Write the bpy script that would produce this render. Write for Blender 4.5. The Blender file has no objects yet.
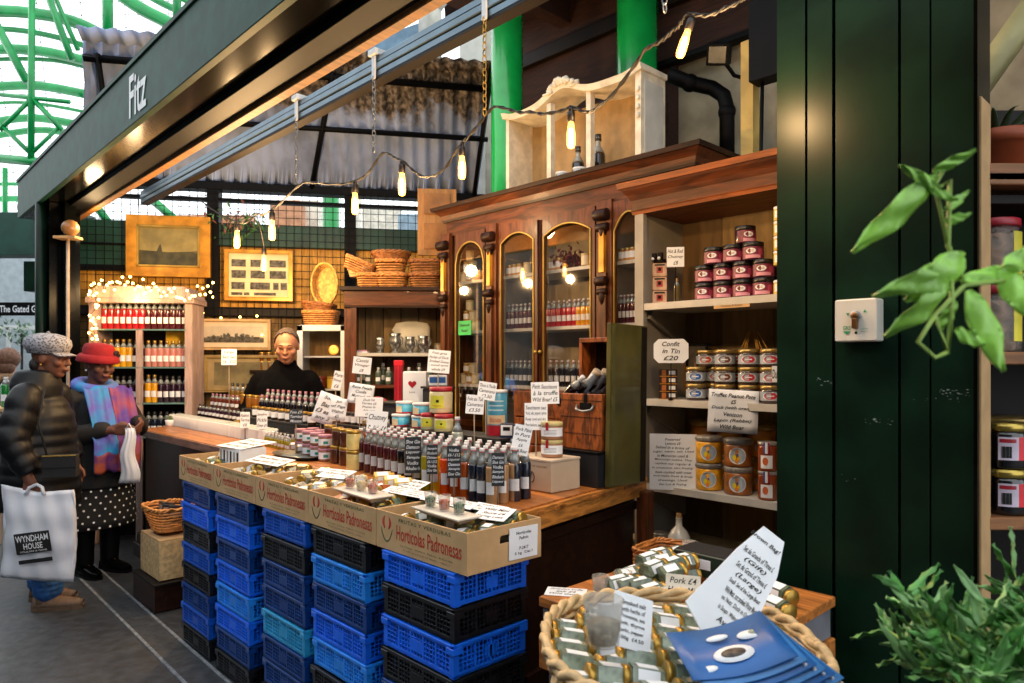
import bpy, bmesh, math, random
from mathutils import Vector, Matrix, Euler
random.seed(7)
PI = math.pi
scn = bpy.context.scene
COL = scn.collection
F = 700.0; HZ = 363.0; CX = 512.0; CAMZ = 1.48

# ---------- measuring: real positions recovered on real planes ----------
OX, OY = .0105, 2.406                       # corner of the counter; u runs along the stall, v into it
RZ = math.atan2(-.722, .692)
def W(u, v, z=0.0):
    return Vector((OX + .692*u + .722*v, OY - .722*u + .692*v, z))
def UV(x, y):
    return ((x-OX)*.692 - (y-OY)*.722, (x-OX)*.722 + (y-OY)*.692)
def U(px, v):
    r = (px-CX)/F                           # u on the line v = const at picture column px
    return (r*(OY+.692*v) - OX - .722*v) / (.692 + .722*r)
def ZZ(py, u, v):
    return CAMZ + (HZ-py)/F*(OY - .722*u + .692*v)
def G(px, py, Z):
    y = (Z-CAMZ)*F/(HZ-py)
    return Vector(((px-CX)/F*y, y, Z))
def D(px, py, y):
    return Vector(((px-CX)/F*y, y, CAMZ+(HZ-py)/F*y))

# ---------- materials ----------
def lin(h):
    if isinstance(h, str):
        h = h.lstrip('#'); c = [int(h[i:i+2], 16)/255 for i in (0, 2, 4)]
        return tuple(x/12.92 if x <= .04045 else ((x+.055)/1.055)**2.4 for x in c)
    return tuple(h)
_m = {}
def mat(name, col='#808080', rough=.5, metal=0., var=.18, scale=9., bump=0., kind='noise', col2=None, coat=0., trans=0., emit=0., stretch=(1,1,1), alpha=1., spec=.5):
    if name in _m: return _m[name]
    m = bpy.data.materials.new(name); m.use_nodes = True
    nt = m.node_tree; N = nt.nodes; L = nt.links
    b = N['Principled BSDF']
    c = lin(col)
    b.inputs['Roughness'].default_value = rough
    b.inputs['Metallic'].default_value = metal
    b.inputs['Coat Weight'].default_value = coat
    b.inputs['Transmission Weight'].default_value = trans
    b.inputs['Specular IOR Level'].default_value = spec
    b.inputs['Alpha'].default_value = alpha
    if emit:
        b.inputs['Emission Color'].default_value = (*c, 1); b.inputs['Emission Strength'].default_value = emit
    tc = N.new('ShaderNodeTexCoord'); mp = N.new('ShaderNodeMapping')
    L.new(tc.outputs['Object'], mp.inputs['Vector'])
    mp.inputs['Scale'].default_value = stretch
    oi = N.new('ShaderNodeObjectInfo')
    if kind == 'wood':
        tex = N.new('ShaderNodeTexNoise'); tex.inputs['Scale'].default_value = scale
        tex.inputs['Detail'].default_value = 6; tex.inputs['Distortion'].default_value = 1.2
    elif kind == 'voronoi':
        tex = N.new('ShaderNodeTexVoronoi'); tex.inputs['Scale'].default_value = scale
    else:
        tex = N.new('ShaderNodeTexNoise'); tex.inputs['Scale'].default_value = scale; tex.inputs['Detail'].default_value = 4
    L.new(mp.outputs[0], tex.inputs['Vector'])
    cr = N.new('ShaderNodeValToRGB')
    out = tex.outputs['Distance'] if kind == 'voronoi' else tex.outputs[0]
    L.new(out, cr.inputs[0])
    d = lin(col2) if col2 else tuple(x*(1-var) for x in c)
    e = c if col2 else tuple(min(1, x*(1+var)) for x in c)
    lo, hi = (.38, .62) if kind != 'voronoi' else (.1, .6)
    cr.color_ramp.elements[0].position = lo; cr.color_ramp.elements[0].color = (*d, 1)
    cr.color_ramp.elements[1].position = hi; cr.color_ramp.elements[1].color = (*e, 1)
    L.new(cr.outputs[0], b.inputs['Base Color'])
    if bump:
        bp = N.new('ShaderNodeBump'); bp.inputs['Strength'].default_value = bump; bp.inputs['Distance'].default_value = .01
        L.new(out, bp.inputs['Height']); L.new(bp.outputs[0], b.inputs['Normal'])
    _m[name] = m
    return m
def glassmat(name='pane_glass', tint=(1,1,1), gloss=.015):
    if name in _m: return _m[name]
    m = bpy.data.materials.new(name); m.use_nodes = True
    nt = m.node_tree; N = nt.nodes; L = nt.links; N.clear()
    o = N.new('ShaderNodeOutputMaterial'); mx = N.new('ShaderNodeMixShader')
    t = N.new('ShaderNodeBsdfTransparent'); g = N.new('ShaderNodeBsdfGlossy'); g.inputs['Roughness'].default_value = .03
    t.inputs[0].default_value = (*tint, 1)
    fr = N.new('ShaderNodeFresnel'); fr.inputs[0].default_value = 1.45
    ad = N.new('ShaderNodeMath'); ad.operation = 'MULTIPLY_ADD'; ad.inputs[1].default_value = .5; ad.inputs[2].default_value = gloss
    L.new(fr.outputs[0], ad.inputs[0]); L.new(ad.outputs[0], mx.inputs[0])
    L.new(t.outputs[0], mx.inputs[1]); L.new(g.outputs[0], mx.inputs[2]); L.new(mx.outputs[0], o.inputs[0])
    _m[name] = m
    return m

# ---------- mesh building ----------
def rot(rx=0, ry=0, rz=0): return Euler((rx, ry, rz)).to_matrix().to_4x4()
class MB:
    def __init__(s): s.v = []; s.f = []; s.mi = []; s.sm = []; s.mats = []
    def _m(s, m):
        if m is None: return 0
        if m not in s.mats: s.mats.append(m)
        return s.mats.index(m)
    def add(s, vs, fs, m=None, sm=False, M=None):
        k = len(s.v)
        if M is not None: vs = [M @ Vector(v) for v in vs]
        s.v += [tuple(v) for v in vs]
        i = s._m(m)
        for f in fs: s.f.append([k+a for a in f]); s.mi.append(i); s.sm.append(sm)
        return s
    def box(s, c, d, m=None, M=None, r=None):
        x, y, z = d[0]/2, d[1]/2, d[2]/2
        T = Matrix.Translation(Vector(c)) @ (r if r is not None else Matrix.Identity(4))
        if M is not None: T = M @ T
        # light chamfer on the four vertical edges and top rims
        b = min(x, y, z)*.18
        b = min(b, .004)
        vs = []
        for zz, k in ((-z, b), (-z+b, 0), (z-b, 0), (z, b)):
            X, Y = x-k, y-k
            vs += [(-X, -Y, zz), (X, -Y, zz), (X, Y, zz), (-X, Y, zz)]
        fs = [(3, 2, 1, 0), (12, 13, 14, 15)]
        for l in range(3):
            for i in range(4):
                j = (i+1) % 4; fs.append((l*4+i, l*4+j, l*4+4+j, l*4+4+i))
        return s.add(vs, fs, m, False, T)
    def b2(s, x0, x1, y0, y1, z0, z1, m=None, M=None):
        return s.box(((x0+x1)/2, (y0+y1)/2, (z0+z1)/2), (abs(x1-x0), abs(y1-y0), abs(z1-z0)), m, M)
    def quad(s, a, b, c, d, m=None, M=None): return s.add([a, b, c, d], [(0, 1, 2, 3)], m, False, M)
    def prism(s, poly, z0, z1, m=None, M=None, sm=False):
        n = len(poly)
        vs = [(p[0], p[1], z0) for p in poly] + [(p[0], p[1], z1) for p in poly]
        fs = [tuple(range(n-1, -1, -1)), tuple(range(n, 2*n))] + [(i, (i+1) % n, n+(i+1) % n, n+i) for i in range(n)]
        return s.add(vs, fs, m, sm, M)
    def lathe(s, prof, m=None, seg=14, c=(0,0,0), M=None, sm=True, sx=1, sy=1):
        vs = []; fs = []
        for r, z in prof:
            for i in range(seg):
                a = 2*PI*i/seg; vs.append((c[0]+r*sx*math.cos(a), c[1]+r*sy*math.sin(a), c[2]+z))
        n = len(prof)
        for l in range(n-1):
            for i in range(seg):
                j = (i+1) % seg; fs.append((l*seg+i, l*seg+j, (l+1)*seg+j, (l+1)*seg+i))
        if prof[0][0] > 1e-5: fs.append(tuple(range(seg-1, -1, -1)))
        if prof[-1][0] > 1e-5: fs.append(tuple((n-1)*seg+i for i in range(seg)))
        return s.add(vs, fs, m, sm, M)
    def cyl(s, c, r, h, m=None, seg=14, M=None, r2=None, sm=True):
        T = Matrix.Translation(Vector(c)); T = M @ T if M is not None else T
        r2 = r if r2 is None else r2
        b = min(r, h)*.08
        return s.lathe([(r-b, 0), (r, b), (r2, h-b), (r2-b, h)], m, seg, M=T, sm=sm)
    def tube(s, pts, r, m=None, seg=7, M=None, cap=True, closed=False):
        pts = [Vector(p) for p in pts]; n = len(pts)
        R = r if isinstance(r, (list, tuple)) else [r]*n
        vs = []; fs = []
        up = None
        for i, p in enumerate(pts):
            if closed: t = pts[(i+1) % n]-pts[i-1]
            else: t = pts[min(i+1, n-1)]-pts[max(i-1, 0)]
            if t.length < 1e-9: t = Vector((0, 0, 1))
            t.normalize()
            if up is None: up = Vector((0, 0, 1)) if abs(t.z) < .9 else Vector((1, 0, 0))
            a = up - t*up.dot(t)
            if a.length < 1e-4: a = t.orthogonal()
            a.normalize(); up = a; b = t.cross(a)
            for k in range(seg):
                q = 2*PI*k/seg; vs.append(p + (a*math.cos(q)+b*math.sin(q))*R[i])
        for l in range(n if closed else n-1):
            l2 = (l+1) % n
            for k in range(seg):
                j = (k+1) % seg; fs.append((l*seg+k, l*seg+j, l2*seg+j, l2*seg+k))
        if cap and not closed: fs += [tuple(range(seg-1, -1, -1)), tuple((n-1)*seg+k for k in range(seg))]
        return s.add(vs, fs, m, True, M)
    def sph(s, c, r, m=None, seg=12, rings=8, M=None, sc=(1, 1, 1)):
        prof = [(max(1e-6, math.sin(PI*i/rings))*r, -math.cos(PI*i/rings)*r) for i in range(rings+1)]
        T = Matrix.Translation(Vector(c)) @ Matrix.Diagonal((*sc, 1)); T = M @ T if M is not None else T
        prof[0] = (r*.02, -r); prof[-1] = (r*.02, r)
        return s.lathe(prof, m, seg, M=T)
    def sheet(s, g, nx, ny, m=None, th=0, sm=True, M=None):
        # g(i/nx, j/ny) -> point; th gives it thickness along its normal
        vs = [Vector(g(i/nx, j/ny)) for j in range(ny+1) for i in range(nx+1)]
        fs = [(j*(nx+1)+i, j*(nx+1)+i+1, (j+1)*(nx+1)+i+1, (j+1)*(nx+1)+i) for j in range(ny) for i in range(nx)]
        if th:
            bm = bmesh.new(); B = [bm.verts.new(v) for v in vs]
            for f in fs: bm.faces.new([B[i] for i in f])
            bm.normal_update(); nn = [b.normal.copy() for b in B]; bm.free()
            k = len(vs); v2 = [v - n*th for v, n in zip(vs, nn)]
            bd = [(i, i+1) for i in range(nx)] + [(j*(nx+1)+nx, (j+1)*(nx+1)+nx) for j in range(ny)] + [(ny*(nx+1)+i+1, ny*(nx+1)+i) for i in range(nx)] + [((j+1)*(nx+1), j*(nx+1)) for j in range(ny)]
            fs = fs + [tuple(k+i for i in reversed(f)) for f in fs] + [(b, a, k+a, k+b) for a, b in bd]
            vs = vs + v2
        return s.add(vs, fs, m, sm, M)
    def build(s, name, m=None, parent=None, label=None, loc=None, rz=None, remesh=0, smooth=0, subsurf=0):
        me = bpy.data.meshes.new(name); me.from_pydata(s.v, [], s.f)
        ms = s.mats if s.mats else []
        if m is not None and not ms: ms = [m]
        for x in ms: me.materials.append(x)
        if s.mats: me.polygons.foreach_set('material_index', s.mi)
        me.polygons.foreach_set('use_smooth', s.sm)
        me.update()
        o = bpy.data.objects.new(name, me); COL.objects.link(o)
        if parent is not None: o.parent = parent
        if label: o['label'] = label
        if loc is not None: o.location = loc
        if rz is not None: o.rotation_euler = (0, 0, rz)
        if remesh:
            q = o.modifiers.new('r', 'REMESH'); q.mode = 'VOXEL'; q.voxel_size = remesh; q.use_smooth_shade = True
        if smooth:
            q = o.modifiers.new('s', 'SMOOTH'); q.iterations = smooth; q.factor = .5
        if subsurf:
            q = o.modifiers.new('ss', 'SUBSURF'); q.levels = subsurf; q.render_levels = subsurf
        return o
def bake(o):
    dg = bpy.context.evaluated_depsgraph_get(); dg.update()
    me = bpy.data.meshes.new_from_object(o.evaluated_get(dg)); old = o.data
    o.modifiers.clear(); o.data = me
def tag(o, label, cat, group=None, kind=None):
    o['label'] = label; o['category'] = cat
    if group: o['group'] = group
    if kind: o['kind'] = kind
    return o
def thing(name, label, cat, loc=(0, 0, 0), rz=0., group=None, kind=None):
    o = bpy.data.objects.new(name, None); COL.objects.link(o); o.empty_display_size = .05
    o.location = loc; o.rotation_euler = (0, 0, rz)
    return tag(o, label, cat, group, kind)
def struct(mb, name, m=None, loc=None, rz=None):
    o = mb.build(name, m, loc=loc, rz=rz); o['kind'] = 'structure'; return o
KIDS = {}
def dup(root, loc, rz=0., label=None, group=None, rx=0., ry=0., sc=None, cat=None, rotm=None):
    c = root.copy(); COL.objects.link(c)
    c.location = loc
    if rotm is not None: c.rotation_euler = rotm.to_euler()
    else: c.rotation_euler = (rx, ry, rz)
    if sc: c.scale = sc if isinstance(sc, tuple) else (sc, sc, sc)
    if label: c['label'] = label
    if group: c['group'] = group
    elif 'group' in c and label: del c['group']
    if cat: c['category'] = cat
    if root.name not in KIDS: KIDS[root.name] = [(ch, list(ch.children)) for ch in root.children]
    for ch, gs in KIDS[root.name]:
        d = ch.copy(); COL.objects.link(d); d.parent = c
        for g in gs:
            e = g.copy(); COL.objects.link(e); e.parent = d
    return c
PROTO = []
class Kind:
    """a kind of thing: first placing moves the original, later ones copy it"""
    def __init__(s, make): s.make = make; s.root = None; s.used = False
    def at(s, loc, rz=0., label=None, group=None, rx=0., ry=0., sc=None, cat=None, rotm=None):
        if s.root is None: s.root = s.make()
        if not s.used:
            s.used = True; r = s.root; s.first = (loc, rz, rx, ry, sc, rotm)
            s.pending = (loc, rz, rx, ry, sc, label, group, cat, rotm)
            PROTO.append(s); return r
        return dup(s.root, loc, rz, label, group, rx, ry, sc, cat, rotm)
def settle():
    for s in PROTO:
        loc, rz, rx, ry, sc, label, group, cat, rotm = s.pending; r = s.root
        r.location = loc; r.rotation_euler = rotm.to_euler() if rotm is not None else (rx, ry, rz)
        if sc: r.scale = sc if isinstance(sc, tuple) else (sc, sc, sc)
        if label: r['label'] = label
        if group: r['group'] = group
        elif label and 'group' in r: del r['group']
        if cat: r['category'] = cat

# ---------- writing ----------
_tc = {}
def text_geo(txt, size=1., shear=0., align='CENTER', spacing=1., depth=0., bold=0., space_line=1.):
    key = (txt, size, shear, align, spacing, depth, bold, space_line)
    if key in _tc: return _tc[key]
    cu = bpy.data.curves.new('t', 'FONT'); cu.body = txt; cu.size = size; cu.shear = shear; cu.align_x = align; cu.align_y = 'CENTER'
    cu.space_character = spacing; cu.extrude = depth; cu.offset = bold; cu.resolution_u = 2; cu.space_line = space_line
    o = bpy.data.objects.new('t', cu); COL.objects.link(o)
    dg = bpy.context.evaluated_depsgraph_get(); dg.update()
    me = o.evaluated_get(dg).to_mesh()
    r = ([tuple(v.co) for v in me.vertices], [tuple(p.vertices) for p in me.polygons])
    o.evaluated_get(dg).to_mesh_clear()
    bpy.data.objects.remove(o); bpy.data.curves.remove(cu)
    _tc[key] = r
    return r
FRONT = rot(PI/2)                           # text in the xz plane facing -y
def write(mb, txt, size, M, m, wid=None, hei=None, **k):
    vs, fs = text_geo(txt, 1., **k)
    if not vs: return
    xs = [v[0] for v in vs]; ys = [v[1] for v in vs]
    w = max(xs)-min(xs); h = max(ys)-min(ys); cx = (max(xs)+min(xs))/2; cy = (max(ys)+min(ys))/2
    sx = wid/w if wid else size; sy = hei/h if hei else (sx if wid else size)
    mb.add([((v[0]-cx)*sx, (v[1]-cy)*sy, v[2]) for v in vs], fs, m, False, M)
def hand(mb, lines, w, h, M, m, slack=.12, shear=.25, y=0.):
    """handwritten lines filling a card w x h (card plane xz, facing -y)"""
    n = len(lines); lh = h*(1-slack)/n
    for i, t in enumerate(lines):
        if not t: continue
        zc = h*(1-slack)/2 - lh*(i+.5)
        ww = min(w*.88, lh*.66*.62*len(t))
        q = M @ Matrix.Translation((random.uniform(-.01, .01)*w, y, zc)) @ rot(0, random.uniform(-.02, .03), 0) @ FRONT
        write(mb, t, 1, q, m, wid=ww, hei=lh*.66, shear=shear, bold=.012)
INK = None
# ================= materials =================
M = {}
M['floor'] = mat('asphalt', '#2b2e33', .5, var=.35, scale=14, bump=.35)
M['kerb'] = mat('kerb_stone', '#323539', .5, var=.3, scale=20, bump=.3)
M['kerbline'] = mat('kerb_edge', '#6d7075', .6, var=.3, scale=30)
M['green_gloss'] = mat('green_gloss_paint', '#0a2015', .34, var=.3, scale=5, spec=.16)
M['green_beam'] = mat('green_beam_paint', '#1c4234', .5, var=.22, scale=12, spec=.12, bump=.05)
M['black_gloss'] = mat('black_gloss_paint', '#050606', .14, var=.3, scale=5, spec=.06)
M['green_iron'] = mat('green_iron', '#00853f', .35, var=.15, scale=4)
M['green_col'] = mat('green_column_paint', '#0b9a45', .25, var=.12, scale=5, coat=.3, bump=.1)
M['green_dark'] = mat('green_dark_board', '#0c3a2e', .5, var=.25, scale=5)
M['ochre'] = mat('ochre_boards', '#c08a2c', .6, var=.25, scale=3, kind='wood', stretch=(6, 6, 1))
M['wall_wood'] = mat('dull_boards', '#6e5326', .7, var=.3, scale=3, kind='wood', stretch=(6, 6, 1))
M['cream_wall'] = mat('cream_painted_brick', '#9a8f78', .8, var=.2, scale=5, bump=.4)
M['dark_timber'] = mat('dark_timber', '#33190f', .8, var=.35, scale=4, kind='wood', stretch=(1, 8, 8), bump=.2)
M['brown_black'] = mat('brown_black', '#150d09', .6, var=.3, scale=6, spec=.25)
M['black'] = mat('black_metal', '#08080a', .55, var=.2, spec=.12)
M['grey_steel'] = mat('grey_steel', '#5d707c', .32, .5, var=.12, scale=8)
M['steel'] = mat('steel', '#8a8d90', .3, .8, var=.1)
M['white_post'] = mat('weathered_white_wood', '#c9c7bb', .8, var=.12, scale=6, bump=.2)
M['orange_wood'] = mat('orange_beam_wood', '#8a5a24', .6, var=.3, scale=4, kind='wood', stretch=(8, 1, 8), bump=.15)
M['mahog'] = mat('mahogany', '#552b15', .42, var=.45, scale=3.5, kind='wood', stretch=(7, 7, 1), coat=.08, spec=.35)
M['mahog_h'] = mat('mahogany_rail', '#502812', .45, var=.45, scale=3.5, kind='wood', stretch=(1, 7, 7), coat=.05, spec=.3)
M['mahog_dk'] = mat('mahogany_dark', '#26120a', .45, var=.4, scale=4, kind='wood', stretch=(1, 7, 7), spec=.2)
M['gold'] = mat('gilt_wood', '#c98b2e', .35, .3, var=.25, scale=10)
M['gilt'] = mat('gilt_line', '#a98a3e', .4, .4, var=.2)
M['gray_paint'] = mat('grey_painted_wood', '#8d8880', .6, var=.1, scale=8)
M['gray_shelf'] = mat('pale_shelf_paint', '#b8b3aa', .55, var=.08, scale=8)
M['tan_board'] = mat('tan_board', '#8a7048', .7, var=.2, scale=3, kind='wood', stretch=(6, 6, 1))
M['tan_board_dk'] = mat('tan_board_dark', '#6b5232', .7, var=.2, scale=3, kind='wood', stretch=(6, 6, 1))
M['white'] = mat('white_paint', '#d9dad8', .5, var=.05)
M['paper'] = mat('white_paper', '#e4e6ea', .7, var=.03)
M['ink'] = mat('black_ink', '#101012', .6, var=.05)
M['chalk'] = mat('chalk_white', '#c9ccd2', .8, var=.05)
M['slate'] = mat('slate_black', '#14161b', .5, var=.2)
M['counter'] = mat('counter_wood', '#a0622c', .38, var=.35, scale=4, kind='wood', stretch=(1, 7, 7), coat=.2, bump=.1)
M['counter_end'] = mat('counter_edge_wood', '#b0702f', .5, var=.4, scale=5, kind='wood', stretch=(7, 1, 7), bump=.3)
M['counter_pink'] = mat('worn_counter_edge', '#7e5c4c', .5, var=.3, scale=5, kind='wood', stretch=(1, 7, 7))
M['card'] = mat('corrugated_cardboard', '#c09a6c', .8, var=.08, scale=12)
M['card_in'] = mat('cardboard_inside', '#a9865c', .85, var=.1, scale=12)
M['card_red'] = mat('print_red', '#b33a2a', .7, var=.1)
M['card_green'] = mat('print_green', '#4a5a3a', .7, var=.1)
M['amber_glow'] = mat('bulb_glass_lit', '#ffb14a', .3, emit=9.)
M['fairy'] = mat('fairy_light', '#ffc266', .3, emit=14.)
M['cable'] = mat('cable', '#171310', .6)
M['glass'] = glassmat('pane_glass')
M['cream_paint'] = mat('cream_flaking_paint', '#d8cdb8', .6, var=.14, scale=14, bump=.3)
INK = M['ink']

# ================= camera =================
cam = bpy.data.cameras.new('camera'); co = bpy.data.objects.new('camera', cam); COL.objects.link(co)
co.location = (0, 0, CAMZ); co.rotation_euler = (PI/2, 0, 0)
cam.sensor_width = 36; cam.lens = 36*F/1024; cam.shift_y = (HZ-341.5)/1024
cam.clip_start = .05; cam.clip_end = 200
cam.dof.use_dof = True; cam.dof.focus_distance = 2.9; cam.dof.aperture_fstop = 5.6
scn.camera = co

# ================= floor =================
m = MB(); m.b2(-14, 10, -6, 22, -.2, 0, M['floor']); struct(m, 'floor')
def strip(p0, p1, q0, q1, z, mm, name):
    m = MB(); a, b, c, d = [G(*p, 0.) for p in (p0, p1, q1, q0)]
    e = (b-a).normalized()*6
    P = [a-e*0, b+e, c+e, d-e*0]
    m.prism([(p.x, p.y) for p in P], 0, z, mm); return struct(m, name)
k0 = [G(79, 577, 0), G(185, 683, 0), G(107, 577, 0), G(231, 675, 0)]
e = (k0[1]-k0[0]).normalized(); n_ = Vector((-e.y, e.x, 0)); w_ = abs((k0[2]-k0[0]).dot(n_))
s_ = k0[0]-e*1.2
m = MB(); A = s_; B = s_+e*7; sgn = 1 if (k0[2]-k0[0]).dot(n_) > 0 else -1
def qd(off, wd, z, mm, name):
    m = MB(); p = A+n_*sgn*off; q = B+n_*sgn*off; r = B+n_*sgn*(off+wd); t = A+n_*sgn*(off+wd)
    m.prism([(x.x, x.y) for x in ((p, q, r, t) if sgn > 0 else (t, r, q, p))], 0, z, mm); struct(m, name)
qd(0, w_, .004, M['kerb'], 'trim_1'); qd(-.012, .016, .007, M['kerbline'], 'trim_2'); qd(w_-.004, .016, .007, M['kerbline'], 'trim_3')

# ================= back wall of the stall =================
BX, BY, BE = -1.55, 6.5, Vector((.98, .197, 0)); BRZ = math.atan2(.197, .98)
def BA(px, off=0.):
    r = (px-CX)/F; nx, ny = .197*off, -.98*off     # off = distance in front of wall
    return (r*(BY+ny) - BX - nx) / (.98 - .197*r)
def BP(a, off=0., z=0.): return Vector((BX+.98*a+.197*off, BY+.197*a-.98*off, z))
def BZ(py, a, off=0.): return CAMZ+(HZ-py)/F*(BY+.197*a-.98*off)
a0, a1 = BA(74), BA(446)+1.0
ag = BA(212)
m = MB(); m.b2(a0, a1, 0, .1, 0, 1.92, M['wall_wood']); m.b2(ag, a1, 0, .1, 1.98, 2.53, M['ochre']); m.b2(a0, ag, 0, .1, 1.98, 2.3, M['ochre'])
k = a0
while k < a1:
    m.b2(k, k+.012, -.012, 0, 0, 1.9, M['brown_black']); k += .19
m.b2(a0, a1, -.06, .1, 1.9, 1.98, M['brown_black'])
m.b2(a0, a1, -.05, .1, 0, .12, M['brown_black'])
struct(m, 'wall_back', loc=(BX, BY, 0), rz=BRZ)
m = MB(); m.b2(ag, a1, -.05, .12, 2.53, 2.73, M['green_dark']); m.b2(a0, ag, -.05, .12, 2.28, 2.72, M['green_dark'])
m.b2(a0, ag, -.07, -.05, 2.28, 2.33, M['black']); m.b2(a0, ag, -.07, -.05, 2.5, 2.52, M['black'])
struct(m, 'trim_4', loc=(BX, BY, 0), rz=BRZ)
m = MB()
for px in (212, 348): m.b2(BA(px)-.03, BA(px)+.07, -.07, .08, 1.9, 3.1, M['black'])
m.b2(a0, a1, -.08, .06, 3.02, 3.09, M['black']); m.b2(a0, a1, -.02, .06, 2.93, 2.96, M['black'])
m.b2(a0-.02, a0+.05, -.06, .06, 0, 3.1, M['black'])
struct(m, 'trim_5', loc=(BX, BY, 0), rz=BRZ)
t = thing('wire_grid', 'black wire mesh stretched over the ochre boards of the stall back wall', 'mesh', (BX, BY, 0), BRZ)
m = MB(); k = a0
while k < a1: m.box((k, -.09, 2.0), (.005, .005, 2.1), M['black']); k += .068
for i in range(31): m.box(((a0+a1)/2, -.085, .95+i*.068), (a1-a0, .005, .005), M['black'])
m.build('mesh', parent=t)

# ================= corrugated sheet roof =================
def CP(a, b, h=0.):
    # a along wall, b up the slope toward the camera, h off the underside
    up = Vector((.08, -.70, .69)).normalized(); n = BE.cross(up).normalized()
    return Vector((BX, BY, 3.09)) + BE*a + up*b + n*h
t = thing('corrugated_roof', 'weathered corrugated metal sheet roof sloping behind the dark green beam', 'roof')
def sheetmat():
    m_ = mat('corrugated_metal', '#8ea0c8', .6, 0., var=.25, scale=3, kind='noise')
    nt = m_.node_tree; N = nt.nodes; L = nt.links
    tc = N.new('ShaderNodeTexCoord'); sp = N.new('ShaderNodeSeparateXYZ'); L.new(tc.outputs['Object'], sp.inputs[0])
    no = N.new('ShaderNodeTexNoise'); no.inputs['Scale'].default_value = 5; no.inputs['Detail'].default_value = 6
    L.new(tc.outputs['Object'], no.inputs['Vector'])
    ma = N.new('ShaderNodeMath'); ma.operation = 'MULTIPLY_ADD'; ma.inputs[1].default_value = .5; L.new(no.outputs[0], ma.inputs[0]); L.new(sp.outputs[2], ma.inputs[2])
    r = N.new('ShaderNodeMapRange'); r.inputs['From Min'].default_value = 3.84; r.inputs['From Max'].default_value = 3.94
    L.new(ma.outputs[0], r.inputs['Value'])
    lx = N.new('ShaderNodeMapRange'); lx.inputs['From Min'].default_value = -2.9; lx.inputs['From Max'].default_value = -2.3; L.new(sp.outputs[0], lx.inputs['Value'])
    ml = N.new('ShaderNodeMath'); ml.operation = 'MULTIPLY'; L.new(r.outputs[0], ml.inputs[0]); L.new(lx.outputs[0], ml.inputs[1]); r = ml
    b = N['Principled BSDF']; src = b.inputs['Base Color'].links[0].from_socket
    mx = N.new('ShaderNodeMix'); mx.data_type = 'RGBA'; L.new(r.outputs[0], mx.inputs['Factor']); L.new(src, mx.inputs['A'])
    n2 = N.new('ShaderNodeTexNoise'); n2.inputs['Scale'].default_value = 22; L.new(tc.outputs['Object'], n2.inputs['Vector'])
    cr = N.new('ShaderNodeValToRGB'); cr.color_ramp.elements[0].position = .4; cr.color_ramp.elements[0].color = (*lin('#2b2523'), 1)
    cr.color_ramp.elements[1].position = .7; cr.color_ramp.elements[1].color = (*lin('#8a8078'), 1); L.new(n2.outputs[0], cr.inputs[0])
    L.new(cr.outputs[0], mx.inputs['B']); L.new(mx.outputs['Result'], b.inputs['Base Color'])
    return m_
CM = sheetmat()
m = MB()
def cg(i, j):
    b = j*1.28; al = -2.2+.40*j; ar = 1.22+.1*j
    a = al+(ar-al)*i
    return CP(a, b, .036*math.sin(2*PI*a/.118))
m.sheet(cg, 300, 6, CM, th=.002); m.build('corrugated_sheet', parent=t)
m = MB()
def cg2(i, j):
    a = -1.82+3.14*i; return CP(a, 1.2+.12*j, .05+.02*math.sin(2*PI*a/.118)+.02*j)
m.sheet(cg2, 240, 2, CM, th=.002); m.build('ridge_capping', parent=t)
for b, r in ((1.08, .03), (.62, .024)):
    m = MB(); m.tube([CP(-2.18+.31*b, b, .055), CP(1.3, b, .055)], r, M['black'], 4); m.build('purlin', parent=t)
for a in (-1.74, .0): m = MB(); m.tube([CP(a-.2 if a < -1 else a-.3, 0, .06), CP(a, 1.12, .06)], .024, M['black'], 4); m.build('rafter', parent=t)
m = MB(); m.tube([CP(1.2, 0, .06), CP(1.3, 1.3, .06)], .024, M['black'], 4); m.build('rafter', parent=t)

# ================= green beam with the sign =================
# beam line: X = Xc - .9585*Y ; z
def BL(xc, y, z): return Vector((xc-.9585*y, y, z))
z0, z1 = CAMZ+.818*1.47, CAMZ+1.028*1.47; yE = 5.8
vb = UV(*BL(1.47, 5, 0)[:2])[1]; vb2 = UV(*BL(1.875, 5, 0)[:2])[1]
ub = UV(*BL(1.47, yE, 0)[:2])[0]
m = MB(); m.b2(ub, 2.2, vb, vb2, z0, z0+.02, M['black_gloss']); m.b2(ub, 2.2, vb-.006, vb+.03, z0-.004, z1, M['green_beam'])
m.b2(ub, 2.2, vb, vb2-.02, z1-.03, z1, M['green_beam']); m.b2(ub, ub+.02, vb, vb2, z0, z1, M['green_beam'])
m.b2(ub, 2.2, vb-.016, vb, z1-.02, z1+.004, M['green_beam'])
bo = struct(m, 'beam', loc=(OX, OY, 0), rz=RZ); bo.name = 'trim_6'
m = MB(); m.b2(ub+.1, 2.2, vb2, vb2+.05, z0-.05, z0+.1, M['orange_wood']); m.b2(ub+.1, 2.2, vb2-.12, vb2, z0-.03, z0+.0, M['black'])
struct(m, 'trim_7', loc=(OX, OY, 0), rz=RZ)
t = thing('fascia_sign', 'white painted stall name lettering on the sloping dark green beam', 'sign')
def bu(px, xc=1.47):
    y = 700*xc/(px-512+671); return UV(*BL(xc, y, 0)[:2])[0], y
uf, yf = bu(139.5)
fz = CAMZ+(HZ-91.5)/700*yf
m = MB(); write(m, 'Fitz', 1, rot(PI/2), mat('letter_white', '#f0f0ee', .6, var=.02), wid=abs(bu(148)[0]-bu(131)[0]), hei=.215, bold=.015)
o = m.build('lettering', parent=t); t.location = W(uf, vb-.010, fz); t.rotation_euler = (0, 0, RZ)
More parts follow.
